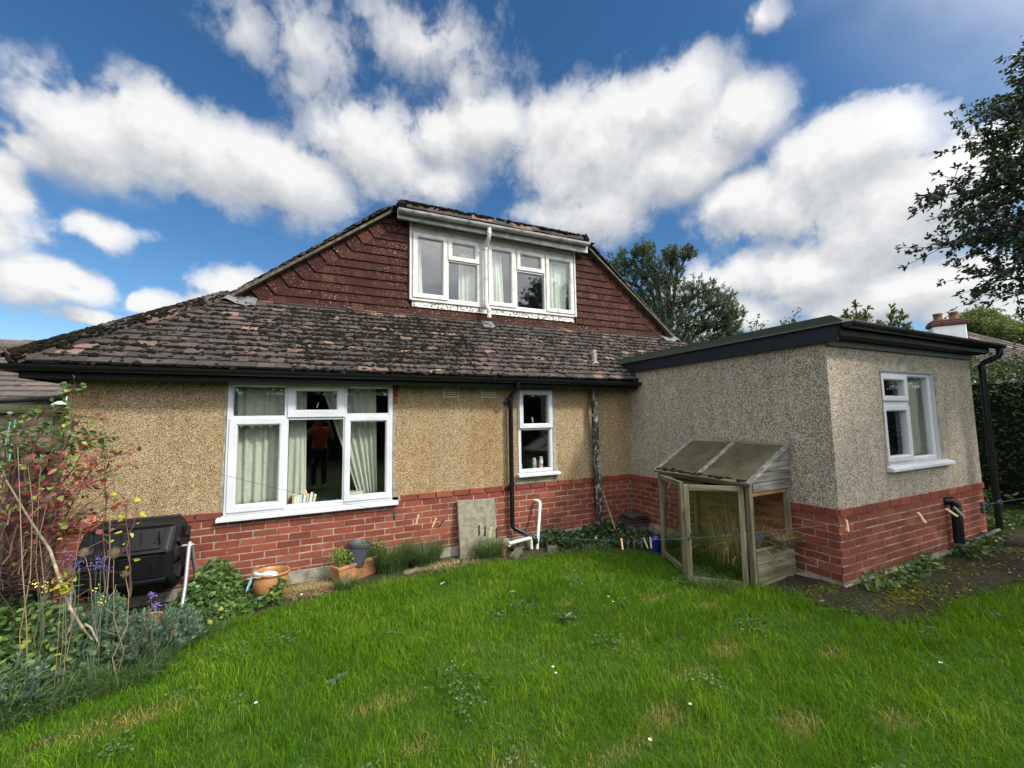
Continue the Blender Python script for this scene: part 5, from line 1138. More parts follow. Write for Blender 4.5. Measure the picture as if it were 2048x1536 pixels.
# ------------------------------------------------------------------ clothes line and pegs
LP = [(-6.62, -.05, .955), (-6.08, -.41, .75), (-5.21, -.97, .47), (-4.49, -1.43, .29), (-3.91, -1.80, .18), (-3.51, -2.05, .105), (-3.02, -2.37, .03), (-2.47, -2.72, .008), (-2.0, -3.02, .045), (-1.72, -3.21, .085), (-1.2, -3.54, .17), (-.78, -3.81, .235), (-.28, -4.12, .345), (.3, -4.48, .5), (.9, -4.86, .68)]
def on_line(x):
    for a, b in zip(LP[:-1], LP[1:]):
        if a[0] <= x <= b[0]:
            t = (x-a[0])/(b[0]-a[0]); return Vector(a).lerp(Vector(b), t), (Vector(b)-Vector(a)).normalized()
mb = MB(); mb.tube([(-6.646, .0, .96)]+LP, .0013, 5)
for x in (-.47, -.40): 
    p, d = on_line(x); mb.tube([p-d*.012+Vector((0, 0, .004)), p+Vector((0, 0, .012)), p+d*.012, p-Vector((0, 0, .012)), p-d*.008], .005, 5)
ln = mb.build('clothes_line', 'line', at=(-6.62, -.05, .955)); tag(ln, 'thin blue clothes line sagging across the garden from wall to post', 'clothes line')
mb = MB(); mb.tube([(-6.65, .004, .96), (-6.63, -.03, .96), (-6.615, -.05, .962), (-6.62, -.06, .945)], .005, 6); tag(mb.build('wall_hook', 'steel', at=(-6.65, 0, .96), smooth=True), 'small metal hook holding the clothes line at the wall corner', 'hook')
mb = MB(); mb.tube([(.9, -4.86, gz(.9, -4.86)-.05), (.9, -4.86, .8)], .03, 10); tag(mb.build('line_post', 'wood_v', at=(.9, -4.86, gz(.9, -4.86)), smooth=True), 'timber post at the right end of the clothes line', 'post')
def peg(x, m, tilt, label, up_=False):
    p, d = on_line(x); side = Vector((d.y, -d.x, 0)).normalized(); a = Vector((0, 0, -1))*math.cos(tilt)+Vector((d.x, d.y, 0)).normalized()*math.sin(tilt)
    if up_: a = -a
    w = d-a*d.dot(a); w.normalize(); n_ = a.cross(w)
    root = MB()
    for s_ in (-1, 1):
        top = p-a*.018+n_*s_*.004; bot = p+a*.056+n_*s_*.0085; mid = p+a*.012+n_*s_*.0055
        root.bar(top, mid, .010, .0055, n_, mi=0); root.bar(mid, bot, .010, .0058, n_)
    o = root.build('clothes_peg', m, at=tuple(p)); c = p+a*.014
    sp = MB(); sp.tube([c-w*.0068, c+w*.0068], .0052, 8); sp.build('spring', 'steel', o)
    tag(o, label, 'clothes peg', 'pegs on the clothes line')
for x, m, t, lab, u in ((-4.585, 'peg', .45, 'wooden peg on the line in front of the window sill books', True), (-3.95, 'peg_dark', .05, 'dark peg just right of the large window sill', False), (-3.78, 'peg', -.25, 'left of the two tan pegs in front of the brick wall', False), (-3.66, 'peg', -.4, 'right of the two tan pegs in front of the brick wall', False), (-3.61, 'peg_dark', -.6, 'slanting dark peg beside the tan pegs on the brick wall', False),
        (-3.365, 'peg_dark', .02, 'dark peg at the left of the four before the slab', False), (-3.325, 'peg_dark', -.05, 'second dark peg from the left before the slab', False), (-3.285, 'peg', -.15, 'wooden peg among three dark pegs before the slab', False), (-3.25, 'peg_dark', .0, 'dark peg at the right of the four before the slab', False),
        (-2.463, 'peg', .10, 'pale wooden peg left of the small blue pot', False), (-2.425, 'peg_dark', 0, 'first dark peg right of the pale wooden peg', False), (-2.39, 'peg_dark', .02, 'second dark peg right of the pale wooden peg', False), (-2.345, 'peg_dark', .03, 'third dark peg right of the pale wooden peg', False), (-2.325, 'peg_grey', .35, 'slanting grey weathered peg left of the blue pot', False), (-2.29, 'peg_grey', .05, 'grey weathered peg touching the blue pot', False),
        (-2.06, 'peg_dark', -.5, 'dark peg on the line before the cabinet door', True), (-1.19, 'peg', .03, 'bright wooden peg at the corner of the extension bricks', False), (-.81, 'peg', .5, 'bright slanting wooden peg left of the black waste pipe', False), (-.66, 'peg', .9, 'bright wooden peg lying almost flat right of the waste pipe', False), (-.62, 'peg_grey', .7, 'grey peg next to the blue knot', False), (-.49, 'peg_dark', .05, 'dark peg beside the right-hand downpipe', False)):
    peg(x, m, t, lab, u)
# ------------------------------------------------------------------ canes behind the downpipe, aerial
cb = thing('cane_bundle', (3.62, -2.75, -.78), 'thin garden canes leaning behind the right-hand downpipe', 'canes')
for k in range(6):
    mb = MB(); a = Vector((3.50+k*.045, -2.80+k*.03, -.78)); b = Vector((3.36+k*.012, -2.72, .10-k*.05)); mb.tube([a, b], .008, 6); mb.build('cane', 'wood_v', cb)
ar = thing('television_aerial', (.35, 3.2, 3.9), 'television aerial rods showing past the right end of the gable top', 'aerial')
mb = MB(); mb.tube([(.35, 3.2, 3.9), (.35, 3.2, 5.25)], .015, 8); mb.build('mast', 'galv', ar)
for z in (5.12, 4.90):
    mb = MB(); mb.tube([(.0, 3.2, z-.03), (1.02-(.0 if z > 5 else .01), 3.15, z+.01)], .007, 6); mb.build('rod', 'galv', ar)

# ------------------------------------------------------------------ neighbours
NB = thing('neighbour_garage', (-10, 3, -.83), 'neighbouring garage with mossy grey tiled roof behind the left corner', 'garage')
mb = MB(); Th2 = rad(19); c2, s2 = math.cos(Th2), math.sin(Th2)
tiles(mb, (-14, .75, 1.15), (1, 0, 0), (0, c2, s2), (0, -s2, c2), 0, 6.9, 2.9, gauge=.22, wid=.26, thick=.03, pink=.3)
mb.add([(-14, .76, 1.14), (-7.1, .76, 1.14), (-7.1, .76+2.9*c2, 1.14+2.9*s2), (-14, .76+2.9*c2, 1.14+2.9*s2)], [(0, 1, 2, 3)], .3)
M['gtile'] = vmat('grey_concrete_tile', [(0, (.04, .034, .028)), (.5, (.085, .072, .06)), (.85, (.14, .12, .10)), (1, (.30, .27, .22))], .9, 20, .55, 70, .6)
mb.build('roof', 'gtile', NB)
ridge_run('ridge', (-14, .75+2.9*c2, 1.17+2.9*s2), (-7.1, .75+2.9*c2, 1.17+2.9*s2), .11, 18, NB, 'gtile')
mb = MB(); mb.box(-14, -7.2, .9, 5.5, -.9, 1.1); mb.build('wall', 'shed', NB)
gutter('gutter', (-14, .66, .86), (-6.93, .60, 1.225), .05, 'frieze', NB)
TF = thing('timber_fence', (-7.6, .12, -.83), 'grey weathered boarded fence left of the bungalow corner', 'fence')
for k in range(14):
    z0 = -.85+k*.135; mb = MB(); mb.add([(-12, .10, z0), (-6.78, .10, z0+.0), (-6.78, .125, z0), (-12, .125, z0), (-12, .112, z0+.145), (-6.78, .112, z0+.145), (-6.78, .125, z0+.145), (-12, .125, z0+.145)], [(0,3,2,1),(4,5,6,7),(0,1,5,4),(1,2,6,5),(2,3,7,6),(3,0,4,7)]); mb.build('board', 'shed', TF)
for x in (-6.76, -8.6, -10.4): mb = MB(); mb.box(x-.05, x+.05, .125, .22, -.9, 1.1); mb.build('post', 'wood_v', TF, bevel=.005)
mb = MB(); mb.box(-12, -6.72, .06, .2, 1.04, 1.12); mb.build('cap_rail', 'wood_x', TF, bevel=.005)
mb = MB(); mb.box(-6.99, -6.77, .0, .095, -.8, .72); tag(mb.build('dark_panel', 'fascia', at=(-6.88, .05, -.8), bevel=.01), 'black upright panel before the fence at the house corner', 'board')  # plain black panel filling the dark area between fence and house
for i, dx in enumerate((0, .03)):
    mb = MB(); mb.tube([(-6.93+dx, -.16, .98), (-6.95+dx*1.4, -.18, .6), (-6.99+dx, -.2, .42)], .004, 5); o = mb.build('garden_twine', 'string', at=(-6.93, -.16, .98)); tag(o, 'length of blue-green twine hanging in the brambles', 'twine', 'twine lengths in the brambles')
# house on the right
NH = thing('neighbour_house', (19, .5, -.8), 'distant tiled house with a white rendered chimney beyond the extension', 'house')
def bz(u, v, d):
    q = fw+cr*(u-1024)/812.23-cu*(v-768)/812.23; return Vector((-4.4762, -5.1834, .931))+q*d
R1, R2, E1, E2 = bz(1920, 659, 16.6), bz(2090, 700, 15.2), bz(1900, 742, 14.2), bz(2090, 742, 12.8)
mb = MB(); U_ = (R2-R1).normalized(); S_ = ((R1-E1)-U_*(R1-E1).dot(U_)); SLn = S_.length; S_ = S_.normalized(); N2 = U_.cross(S_); N2 = N2 if N2.z > 0 else -N2
O2 = R1-S_*SLn
tiles(mb, O2, U_, S_, N2, 0, 7, SLn, gauge=.22, wid=.3, thick=.02)
mb.add([O2-N2*.01, O2+U_*7-N2*.01, O2+U_*7+S_*SLn-N2*.01, R1-N2*.01], [(0, 1, 2, 3)], .4); mb.build('roof', 'tile', NH)
mb = MB(); dn = Vector((0, 0, -1)); bk = -Vector((N2.x, N2.y, 0)).normalized()*.35
mb.add([O2+bk, O2+U_*7+bk, O2+U_*7+bk+dn*3.5, O2+bk+dn*3.5, R1+bk, R1+bk+dn*5], [(0, 1, 2, 3), (0, 3, 5, 4)]); mb.build('wall', 'chim', NH)
mb = MB(); mb.bar(R1+U_*3-S_*.35+N2*.05, R1+U_*6.5-S_*.38+N2*.05, .08, .03, N2); mb.build('flashing', 'upvc_old', NH)
M['potclay'] = vmat('weathered_clay', [(0, (.06, .03, .022)), (.6, (.15, .075, .05)), (1, (.28, .2, .15))], .9, 12, .9, 50, .4)
cc = bz(1893, 650, 16); cc.z = 0; ux, uy = Vector((math.cos(rad(30)), math.sin(rad(30)), 0)), Vector((-math.sin(rad(30)), math.cos(rad(30)), 0))
mb = MB(); mb.obox((cc.x, cc.y, 3.1), ux*.30, uy*.46, (0, 0, 1.12)); ch = mb.build('chimney', 'white_paint', NH, bevel=.02)
mb = MB(); mb.obox((cc.x, cc.y, 4.30), ux*.36, uy*.53, (0, 0, .08)); mb.obox((cc.x, cc.y, 4.42), ux*.32, uy*.48, (0, 0, .04)); mb.build('chimney_cap', 'chim', ch, bevel=.02)
for s_ in (-.22, .22):
    p = cc+uy*s_; mb = MB(); mb.lathe([(.14, 4.45), (.155, 4.51), (.13, 4.54), (.125, 4.68), (.15, 4.70), (.14, 4.76), (.09, 4.76), (.09, 4.6)], (p.x, p.y, 0), 16); mb.build('chimney_pot', 'potclay', ch, smooth=True)
bp = cc-uy*.22+Vector((0, 0, 4.76))
mb = MB()
for (o_, s_) in ((Vector((0, 0, .11)), (.07, .13, .065)), (uy*-.11+Vector((0, 0, .19)), (.04, .045, .042)), (uy*.15+Vector((0, 0, .04)), (.03, .12, .02))):
    v = np.array([np.array(bp+o_)+np.array(ux)*p[0]*s_[0]+np.array(uy)*p[1]*s_[1]+np.array((0, 0, 1))*(p[2]*s_[2]-(p[1]*.35*s_[1])) for p in IV]); mb.add(v.tolist(), [tuple(f) for f in IF])
mb.tube([bp+Vector((0, 0, -.01)), bp+Vector((0, 0, .07))], .01, 5)
pg = mb.build('pigeon', 'feather', at=tuple(bp), smooth=True); sb = pg.modifiers.new('s', 'SUBSURF'); sb.levels = 2; sb.render_levels = 2; tag(pg, 'grey pigeon perched on the right chimney pot', 'bird')

# ------------------------------------------------------------------ trees
def twig_tree(name, loc, label, trunk, limbs, leafm, leafL, leafW, per_tip, group=None, bark='bark', tipspread=.07, cat='tree', extra_in=0.0):
    """limbs: list of (start, end, radius); leaves grow in rosettes along twigs off every limb"""
    t = thing(name, loc, label, cat, group); mb = MB(); mb.tube(trunk[0], trunk[1], 10); tips = []; tdir = []
    for (a, b, r_, ntw, tl) in limbs:
        a, b = Vector(a), Vector(b); m_ = (a+b)/2+Vector((random.gauss(0, .06), random.gauss(0, .06), random.gauss(-.03, .05)))*(b-a).length
        mb.tube([a, m_, b], [r_, r_*.6, r_*.22], 5); d = (b-a).normalized()
        for k in range(ntw):
            s = random.uniform(.25, 1.0) if k else 1.0; p = (a.lerp(m_, s*2) if s < .5 else m_.lerp(b, s*2-1)); q = d*random.uniform(.2, 1)+Vector((random.gauss(0, .6), random.gauss(0, .6), random.gauss(.12, .5))); q.normalize()
            e = p+q*tl*random.uniform(.4, 1.2); mb.tube([p, e], [r_*.22, r_*.12], 4, cap=False)
            for f_ in ((1.0, .62, .3) if random.random() < .7 else (1.0, .5)): tips.append(p.lerp(e, f_)); tdir.append(q)
    mb.build('trunk', bark, t)
    T = np.array([tuple(p) for p in tips]); D = np.array([tuple(p) for p in tdir]); n = len(T)*per_tip
    P = np.repeat(T, per_tip, 0)+rng.normal(size=(n, 3))*tipspread*.35; Dd = unit(np.repeat(D, per_tip, 0)*.7+rdir(n)*.95)
    V, F, R_ = leaves(P, Dd, leafL*rng.uniform(.6, 1.25, n), leafW*rng.uniform(.7, 1.2, n), .3)
    npmesh('crown', V, F, R_, leafm, t); return t
def holly_limbs(c, prof, n):
    L = []
    for k in range(n):
        f = (k+.5)/n; z0 = 2.35+f*3.0; a = k*2.39996+random.gauss(0, .2); r_ = prof(z0)*random.uniform(.72, 1.05); rise = random.uniform(-.1, .22)*r_
        st = Vector((c[0], c[1], z0)); e = st+Vector((math.cos(a)*r_, math.sin(a)*r_, rise)); L.append((st, e, .026, int(7+r_*7), .42))
    return L
hc = (3.65, -3.95)
prof = lambda z: np.interp(z, [2.3, 2.9, 3.4, 4.1, 4.6, 5.0, 5.4], [.75, 1.42, 1.46, 1.15, .78, .45, .1])
hl = holly_limbs(hc, prof, 76)
holly = twig_tree('holly_tree', (hc[0], hc[1], gz(*hc)), 'dark glossy holly tree overhanging the right side above the extension', ([(hc[0], hc[1], -.9), (hc[0]+.05, hc[1], 1.5), (hc[0], hc[1]+.05, 4), (hc[0], hc[1], 5.6)], [.13, .11, .06, .012]), hl, 'holly', .065, .034, 11)
def copy_tree(src, loc, label, rot=0, scale=1, group=None):
    r_ = src.copy(); COL.objects.link(r_); r_.location = loc; r_.rotation_euler = (0, 0, rot); r_.scale = (scale,)*3; r_['label'] = label
    for c in src.children: q = c.copy(); COL.objects.link(q); q.parent = r_
    return r_
copy_tree(holly, (4.7, -8.6, -.78), 'unseen second holly added behind the lawn, for its reflection in the upstairs glass', 2.1, 1.3)  # tree copy added out of view for the pane reflection and shading
# pine behind the house
def pine():
    C0 = np.array((-4.476, -5.183, .931))
    def at_(u, v, d):
        q = np.array(fw)+np.array(cr)*(u-1024)/812.23-np.array(cu)*(v-768)/812.23; return C0+q*d
    base = np.array((10.6, 9.2, -.8)); t = thing('pine_tree', tuple(base), 'large dark green pine standing behind the right side of the bungalow', 'tree')
    cl = [(1215, 545, 30, 17), (1250, 530, 32, 17.5), (1288, 510, 26, 17), (1296, 545, 38, 17.5), (1345, 520, 24, 16.5), (1375, 512, 14, 16.5), (1335, 560, 40, 17), (1270, 590, 48, 18), (1345, 605, 50, 17.5), (1395, 590, 36, 17), (1430, 610, 36, 16.5), (1455, 640, 30, 16.5), (1425, 650, 40, 17), (1370, 650, 44, 17), (1310, 640, 42, 18), (1460, 672, 22, 16.5), (1410, 690, 50, 17), (1345, 690, 46, 17), (1285, 680, 40, 18)]
    tr = MB(); tr.tube([base, base+np.array((.1, 0, 3)), base+np.array((.0, .1, 5.5)), base+np.array((-.5, .3, 8.5))], [.28, .24, .18, .04], 10)
    P = []; 
    for (u, v, r_, d) in cl:
        c = at_(u, v, d); R0 = r_*d/812.23; n = int(26+r_*2.2)
        tr.tube([base+np.array((0, 0, 3.6+(c[2]-5)*.5)), (base+c)/2+np.array((0, 0, c[2]/2+.2)), c], [.1, .07, .02], 6)
        q = rdir(n, .8)*(rng.random((n, 1))**.45)*R0*np.array((1, 1, .85)); P.append(c+q)
        for k in range(0, n, 5): tr.tube([c+q[k]*.15, c+q[k]], [.022, .008], 4)
    tr.build('trunk', 'bark', t)
    P = np.concatenate(P); m_ = 26; n = len(P); ax = unit(rng.normal(size=(n, 3))*.45+np.array((0, 0, 1.0))+unit(P-P.mean(0))*.5)
    Pp = np.repeat(P, m_, 0)+np.repeat(ax, m_, 0)*rng.random((n*m_, 1))*.24; Dd = unit(np.repeat(ax, m_, 0)*.7+rdir(n*m_)*.7)
    V, F, R_ = leaves(Pp, Dd, rng.uniform(.09, .17, n*m_), .026, .1, np.clip(np.repeat(rng.random(n), m_)*.75+rng.random(n*m_)*.25, 0, 1), 0)
    npmesh('crown', V, F, R_, 'pine', t)
pine()
def leafy(name, base, label, blobs, m, L, W_, dens, trunk_r=.12, cat='tree', up_=.0, group=None, flatz=.8):
    t = thing(name, tuple(base), label, cat, group); tr = MB(); P = []; C_ = []
    for (c, r_) in blobs:
        c = np.array(c, float); tr.tube([base, (np.array(base)+c)/2+rng.normal(size=3)*.1*r_, c], [trunk_r, trunk_r*.6, trunk_r*.15], 6)
        n = int(dens*r_*r_); sub = c+rdir(max(6, n//40), flatz)*r_*rng.uniform(.45, 1.0, (max(6, n//40), 1)); k = rng.integers(0, len(sub), n)
        P.append(sub[k]+rng.normal(size=(n, 3))*r_*.17)
    tr.build('trunk', 'bark', t); P = np.concatenate(P); n = len(P)
    V, F, R_ = leaves(P, unit(rdir(n, .7)+np.array((0, 0, up_))), L*rng.uniform(.6, 1.3, n), W_, .25); npmesh('crown', V, F, R_, m, t); return t
def bear(u, d, v):                                # bearing from the lawn: degrees east of the garden axis, distance, height
    a = rad(u); return (-4.476+d*math.sin(a), -5.183+d*math.cos(a), v)
b0 = bear(77, 44, -.8)
leafy('broad_tree', b0, 'broad green tree rising behind the chimney of the far house', [(bear(71.3, 42, 6.0), .9), (bear(72.4, 42, 6.3), .8), (bear(73.6, 41, 6.9), .85), (bear(74.3, 42, 7.1), .8), (bear(74.9, 41, 6.5), 1.0), (bear(75.5, 40, 6.1), .9), (bear(76.0, 42, 6.2), .8), (bear(76.7, 41, 5.9), .9), (bear(73.9, 43, 5.9), 1.1), (bear(75.0, 43, 5.3), 1.2), (bear(72.8, 43, 5.3), 1.0), (bear(76.2, 43, 5.2), 1.0), (bear(77.6, 42, 5.0), 1.0)], 'tree', .17, .09, 1500, .16)
def spray(base, label, plumes, m='cypress'):
    t = thing('cypress_tree', tuple(base), label, 'tree', 'cypress tops behind the extension'); tr = MB(); P = []; D = []
    for (a, b) in plumes:
        a, b = np.array(a), np.array(b); tr.tube([a, (a+b)/2, b], [.03, .02, .006], 5); n = 46
        for k in range(n):
            s = rng.random(); p = a+(b-a)*s; dd = unit((b-a)[None]+rng.normal(size=(1, 3))*1.0*np.linalg.norm(b-a))[0]; L = .24*(1.1-s)+.05
            mm = 16; q = p+dd*L*rng.random((mm, 1)); P.append(q); D.append(unit(np.repeat(dd[None], mm, 0)+rdir(mm)*.45))
    tr.tube([base, plumes[0][0]], [.12, .04], 8); tr.build('trunk', 'bark', t); P = np.concatenate(P); D = np.concatenate(D); n = len(P)
    V, F, R_ = leaves(P, D, rng.uniform(.05, .10, n), .022, .15, None, 0); npmesh('crown', V, F, R_, m, t)
spray((8.2, .9, -.8), 'feathery cypress top rising behind the flat roof, left of the pair', [(bz(1715, 680, 11), bz(1712, 606, 11)), (bz(1705, 685, 11), bz(1694, 622, 11)), (bz(1722, 685, 11.2), bz(1736, 615, 11.2)), (bz(1735, 690, 11), bz(1758, 645, 11)), (bz(1700, 690, 11.3), bz(1686, 640, 11.3))])
spray((9.0, .4, -.8), 'feathery cypress top rising behind the flat roof, right of the pair', [(bz(1778, 690, 11), bz(1783, 613, 11)), (bz(1788, 690, 11), bz(1806, 625, 11)), (bz(1770, 690, 11.2), bz(1762, 648, 11.2)), (bz(1795, 690, 11), bz(1815, 650, 11)), (bz(1815, 695, 11), bz(1812, 660, 11))])
def sprig(base, label, stems, m, n=30):
    t = thing('shrub_sprig', tuple(base), label, 'shrub', 'shoots behind the flat roof'); tr = MB(); P = []
    for (a, b) in stems:
        a, b = Vector(a), Vector(b); m_ = (a+b)/2+Vector((random.gauss(0, .03),)*3); tr.tube([a, m_, b], [.012, .009, .004], 5)
        for k in range(n): P.append(np.array(a.lerp(b, random.uniform(.2, 1.0)))+rng.normal(size=3)*.045)
    tr.tube([base, stems[0][0]], .02, 6); tr.build('stem', 'bark', t); P = np.array(P); V, F, R_ = leaves(P, rdir(len(P), .6, -.2), rng.uniform(.06, .11, len(P)), .06, .3); npmesh('foliage', V, F, R_, m, t)
sprig((6.6, 2.3, -.8), 'thin shoot with curled leaves above the flat roof, nearer the pine', [(bz(1512, 668, 12), bz(1516, 628, 12)), (bz(1520, 668, 12), bz(1528, 640, 12)), (bz(1505, 668, 12), bz(1500, 642, 12))], 'tree', 15)
sprig((6.9, 1.9, -.8), 'thin shoot with yellowing leaves above the flat roof, nearer the cypresses', [(bz(1578, 655, 12), bz(1597, 618, 12)), (bz(1572, 655, 12), bz(1568, 638, 12)), (bz(1585, 655, 12), bz(1590, 640, 12))], 'cypress', 22)
# hedge on the right
def hedge(name, x0, x1, y0, y1, zt, label, n, m='hedge', L=.07, core='bark'):
    t = thing(name, ((x0+x1)/2, (y0+y1)/2, gz((x0+x1)/2, (y0+y1)/2)), label, 'hedge'); k = 60
    cen = np.stack([rng.uniform(x0, x1, k*4), rng.uniform(y0, y1, k*4), rng.uniform(-.7, zt, k*4)], 1)
    P = np.stack([rng.uniform(x0, x1, n), rng.uniform(y0, y1, n), -.8+(zt+.8)*rng.random(n)**.8], 1)
    f = rng.integers(0, 3, n); ed = rng.random(n)
    P[:, 0] = np.where(f == 0, np.where(ed < .85, x0, x1)+rng.normal(size=n)*.12, P[:, 0]); P[:, 1] = np.where(f == 1, np.where(ed < .5, y0, y1)+rng.normal(size=n)*.12, P[:, 1]); P[:, 2] = np.where(f == 2, zt+rng.normal(size=n)*.10, P[:, 2])
    P += .12*np.sin(P[:, [1, 2, 0]]*3.1+1)+.05*np.sin(P[:, [2, 0, 1]]*9)
    V, F, R_ = leaves(P, rdir(n), L*rng.uniform(.6, 1.3, n), L*.5, .3); npmesh('foliage', V, F, R_, m, t)
    st = MB()
    for k in range(24):
        a = Vector((random.uniform(x0+.2, x1-.2), random.uniform(y0+.2, y1-.2), -.9)); st.tube([a, a+Vector((random.gauss(0, .15), random.gauss(0, .15), (zt+.8)*.8))], [.04, .015], 5)
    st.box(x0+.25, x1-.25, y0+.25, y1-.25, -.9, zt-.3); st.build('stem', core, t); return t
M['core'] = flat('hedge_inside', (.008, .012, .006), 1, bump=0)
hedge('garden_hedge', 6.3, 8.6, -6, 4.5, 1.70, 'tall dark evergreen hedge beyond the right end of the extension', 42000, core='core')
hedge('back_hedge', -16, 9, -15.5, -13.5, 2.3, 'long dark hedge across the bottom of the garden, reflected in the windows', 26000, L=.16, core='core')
leafy('garden_shrub', (5.2, -2.0, -.8), 'loose green shrub below the hedge beside the canes', [((5.2, -2.0, -.45), .45), ((5.0, -2.6, -.6), .3), ((5.6, -1.5, -.2), .5), ((4.6, -2.35, -.68), .25)], 'bramble', .09, .05, 1500, .02, 'shrub')

# ------------------------------------------------------------------ plants along the wall and in the left bed
def gpt(u, v, dz=0.0):
    """point of the ground under a bearing: march along the ray"""
    d0 = fw+cr*(u-1024)/812.23-cu*(v-768)/812.23; C0 = Vector((-4.4762, -5.1834, .931)); t = .5
    while t < 30:
        p = C0+d0*t
        if p.z <= gz(p.x, p.y)+dz: return p
        t += .01
    return p
def groundleaves(name, poly, n, h, L, W_, m, label, cat='ground cover', stems=True):
    xs_, ys_ = zip(*poly); X = rng.uniform(min(xs_), max(xs_), n*3); Y = rng.uniform(min(ys_), max(ys_), n*3); k = inpoly(X, Y, poly); X, Y = X[k][:n], Y[k][:n]; n = len(X)
    hh = (h(X, Y) if callable(h) else h); P = np.stack([X, Y, GZ(X, Y)+hh*rng.random(n)**.7], 1)
    V, F, R_ = leaves(P, unit(rdir(n, .35, .25)), L*rng.uniform(.5, 1.35, n), W_, .2)
    if stems:
        k = rng.integers(0, n, n//7); A = P[k].copy(); A[:, 2] = GZ(A[:, 0], A[:, 1])-.01; V2, F2, R2 = leaves(A, unit(P[k]-A+rng.normal(size=A.shape)*.04), np.linalg.norm(P[k]-A, axis=1)+.02, .005, 0, None, 0)
        V, F, R_ = merge((V, F, R_), (V2, F2, R2))
    o = npmesh(name, V, F, R_, m, at=(float(X.mean()), float(Y.mean()), float(GZ(X.mean(), Y.mean())))); return tag(o, label, cat)
stuff(groundleaves('bramble_patch', [(-5.62, -.08), (-4.95, -.06), (-4.98, -.35), (-4.75, -.52), (-5.1, -.62), (-5.45, -.88), (-5.66, -.75)], 2800, lambda x, y: np.clip(.50+.5*y, .08, .38)*(.6+.4*np.sin(x*9)), .06, .042, 'bramble', 'low green bramble spreading between the composter and the round pot'))
stuff(groundleaves('ivy_mat', [(-1.75, -.05), (-.05, -.05), (-.05, -1.2), (-.55, -.95), (-1.0, -.55), (-1.7, -.42)], 3600, lambda x, y: .06+.10*sm(-.5, -.1, y)+.05*np.sin(x*7), .05, .042, 'ivy', 'dark ivy and creeping weeds at the foot of the wall by the corner'))
stuff(groundleaves('weed_bed', [(-8, -.2), (-5.95, -.6), (-5.75, -1.2), (-6.2, -1.6), (-7.6, -2.15), (-8, -2.3)], 8500, lambda x, y: .10+.24*sm(-1.9, -.5, y)+.06*np.sin(x*6+y*4), .052, .036, 'bramble', 'tangled green weeds filling the bed at the left edge of the lawn'))
V = F = None
T = []
for (c, n, sp, L0, L1, w) in (((-5.75, -1.32), 1500, (.30, .25), .10, .30, .005), ((-6.25, -1.5), 1300, (.4, .22), .12, .32, .006), ((-5.4, -.92), 600, (.2, .14), .08, .2, .005), ((-6.9, -1.85), 1100, (.5, .25), .12, .34, .007)):
    T.append(arcs((c[0], c[1], gz(*c)-.01), n, sp, L0, L1, w, .8, .9))
V, F, R_ = merge(*T); o = npmesh('weed_grass', V, F, R_, 'tuft', at=(-6.1, -1.6, gz(-6.1, -1.6))); stuff(tag(o, 'long unmown grass fringing the left weed bed', 'grass'))
def feathery(c, r_, h_, n, label, name='grey_green_shrub'):
    t = thing(name, (c[0], c[1], gz(*c)), label, 'shrub'); st = MB(); P = []; D = []
    for k in range(n):
        a = random.random()*6.283; q = math.sqrt(random.random()); b = Vector((c[0]+math.cos(a)*q*r_*.5, c[1]+math.sin(a)*q*r_*.5, gz(*c)-.02)); e = Vector((c[0]+math.cos(a)*q*r_*1.15, c[1]+math.sin(a)*q*r_*1.15, gz(*c)+h_*random.uniform(.5, 1.1)*(1.15-.6*q*q)))
        st.tube([b, (b+e)/2+Vector((0, 0, .03)), e], [.004, .003, .002], 4)
        d = np.array((e-b).normalized()); s = rng.uniform(.3, 1.0, (60, 1)); p = np.array(b)+(np.array(e)-np.array(b))*s+np.array((0, 0, .03))*np.sin(s*3.14); P.append(p); D.append(unit(d+rdir(60)*.75))
    st.build('stem', 'santolina', t); P = np.concatenate(P); D = np.concatenate(D); V, F, R_ = leaves(P, D, rng.uniform(.02, .05, len(P)), .0065, .1, None, 0); npmesh('foliage', V, F, R_, 'santolina', t)
feathery((-5.62, -1.08), .27, .30, 120, 'feathery blue-green shrub nearest the lawn, before the broken pot')
feathery((-5.95, -1.00), .22, .40, 90, 'feathery blue-green shrub in front of the composter, left of the broken pot')
feathery((-5.52, -.86), .13, .22, 40, 'small feathery blue-green clump right of the broken pot')
feathery((-6.25, -1.45), .25, .26, 80, 'feathery blue-green clump at the far left among the weeds')
# sedge, dead grass, small tufts
def sedge(c, n, sp, L0, L1, label, m='tuft', w=.006, zs=.8, out=.75):
    V, F, R_ = arcs((c[0], c[1], gz(*c)-.01), n, sp, L0, L1, w, zs, out); o = npmesh('sedge_clump', V, F, R_, m, at=(c[0], c[1], gz(*c))); tag(o, label, 'grass clump')
sedge((-3.70, -.12), 950, (.17, .09), .30, .55, 'large drooping green sedge clump right of the terracotta trough')
sedge((-3.32, -.14), 640, (.16, .08), .26, .48, 'olive sedge clump between the big clump and the leaning slab')
sedge((-2.55, -.30), 700, (.15, .08), .2, .42, 'grey-green sedge clump in front of the leaning slab')
sedge((-4.22, -.42), 300, (.10, .06), .10, .22, 'short green tuft in front of the trough')
sedge((-.98, -2.25), 420, (.16, .22), .08, .22, 'green tuft at the foot of the open cabinet door')
V, F, R_ = arcs((-4.58, -.28, gz(-4.58, -.28)-.005), 900, (.26, .15), .10, .26, .005, .25, 1.0); o = npmesh('dead_grass', V, F, R_, 'dryleaf', at=(-4.58, -.28, gz(-4.58, -.28))); stuff(tag(o, 'flattened straw between the round pot and the trough', 'dead grass'))
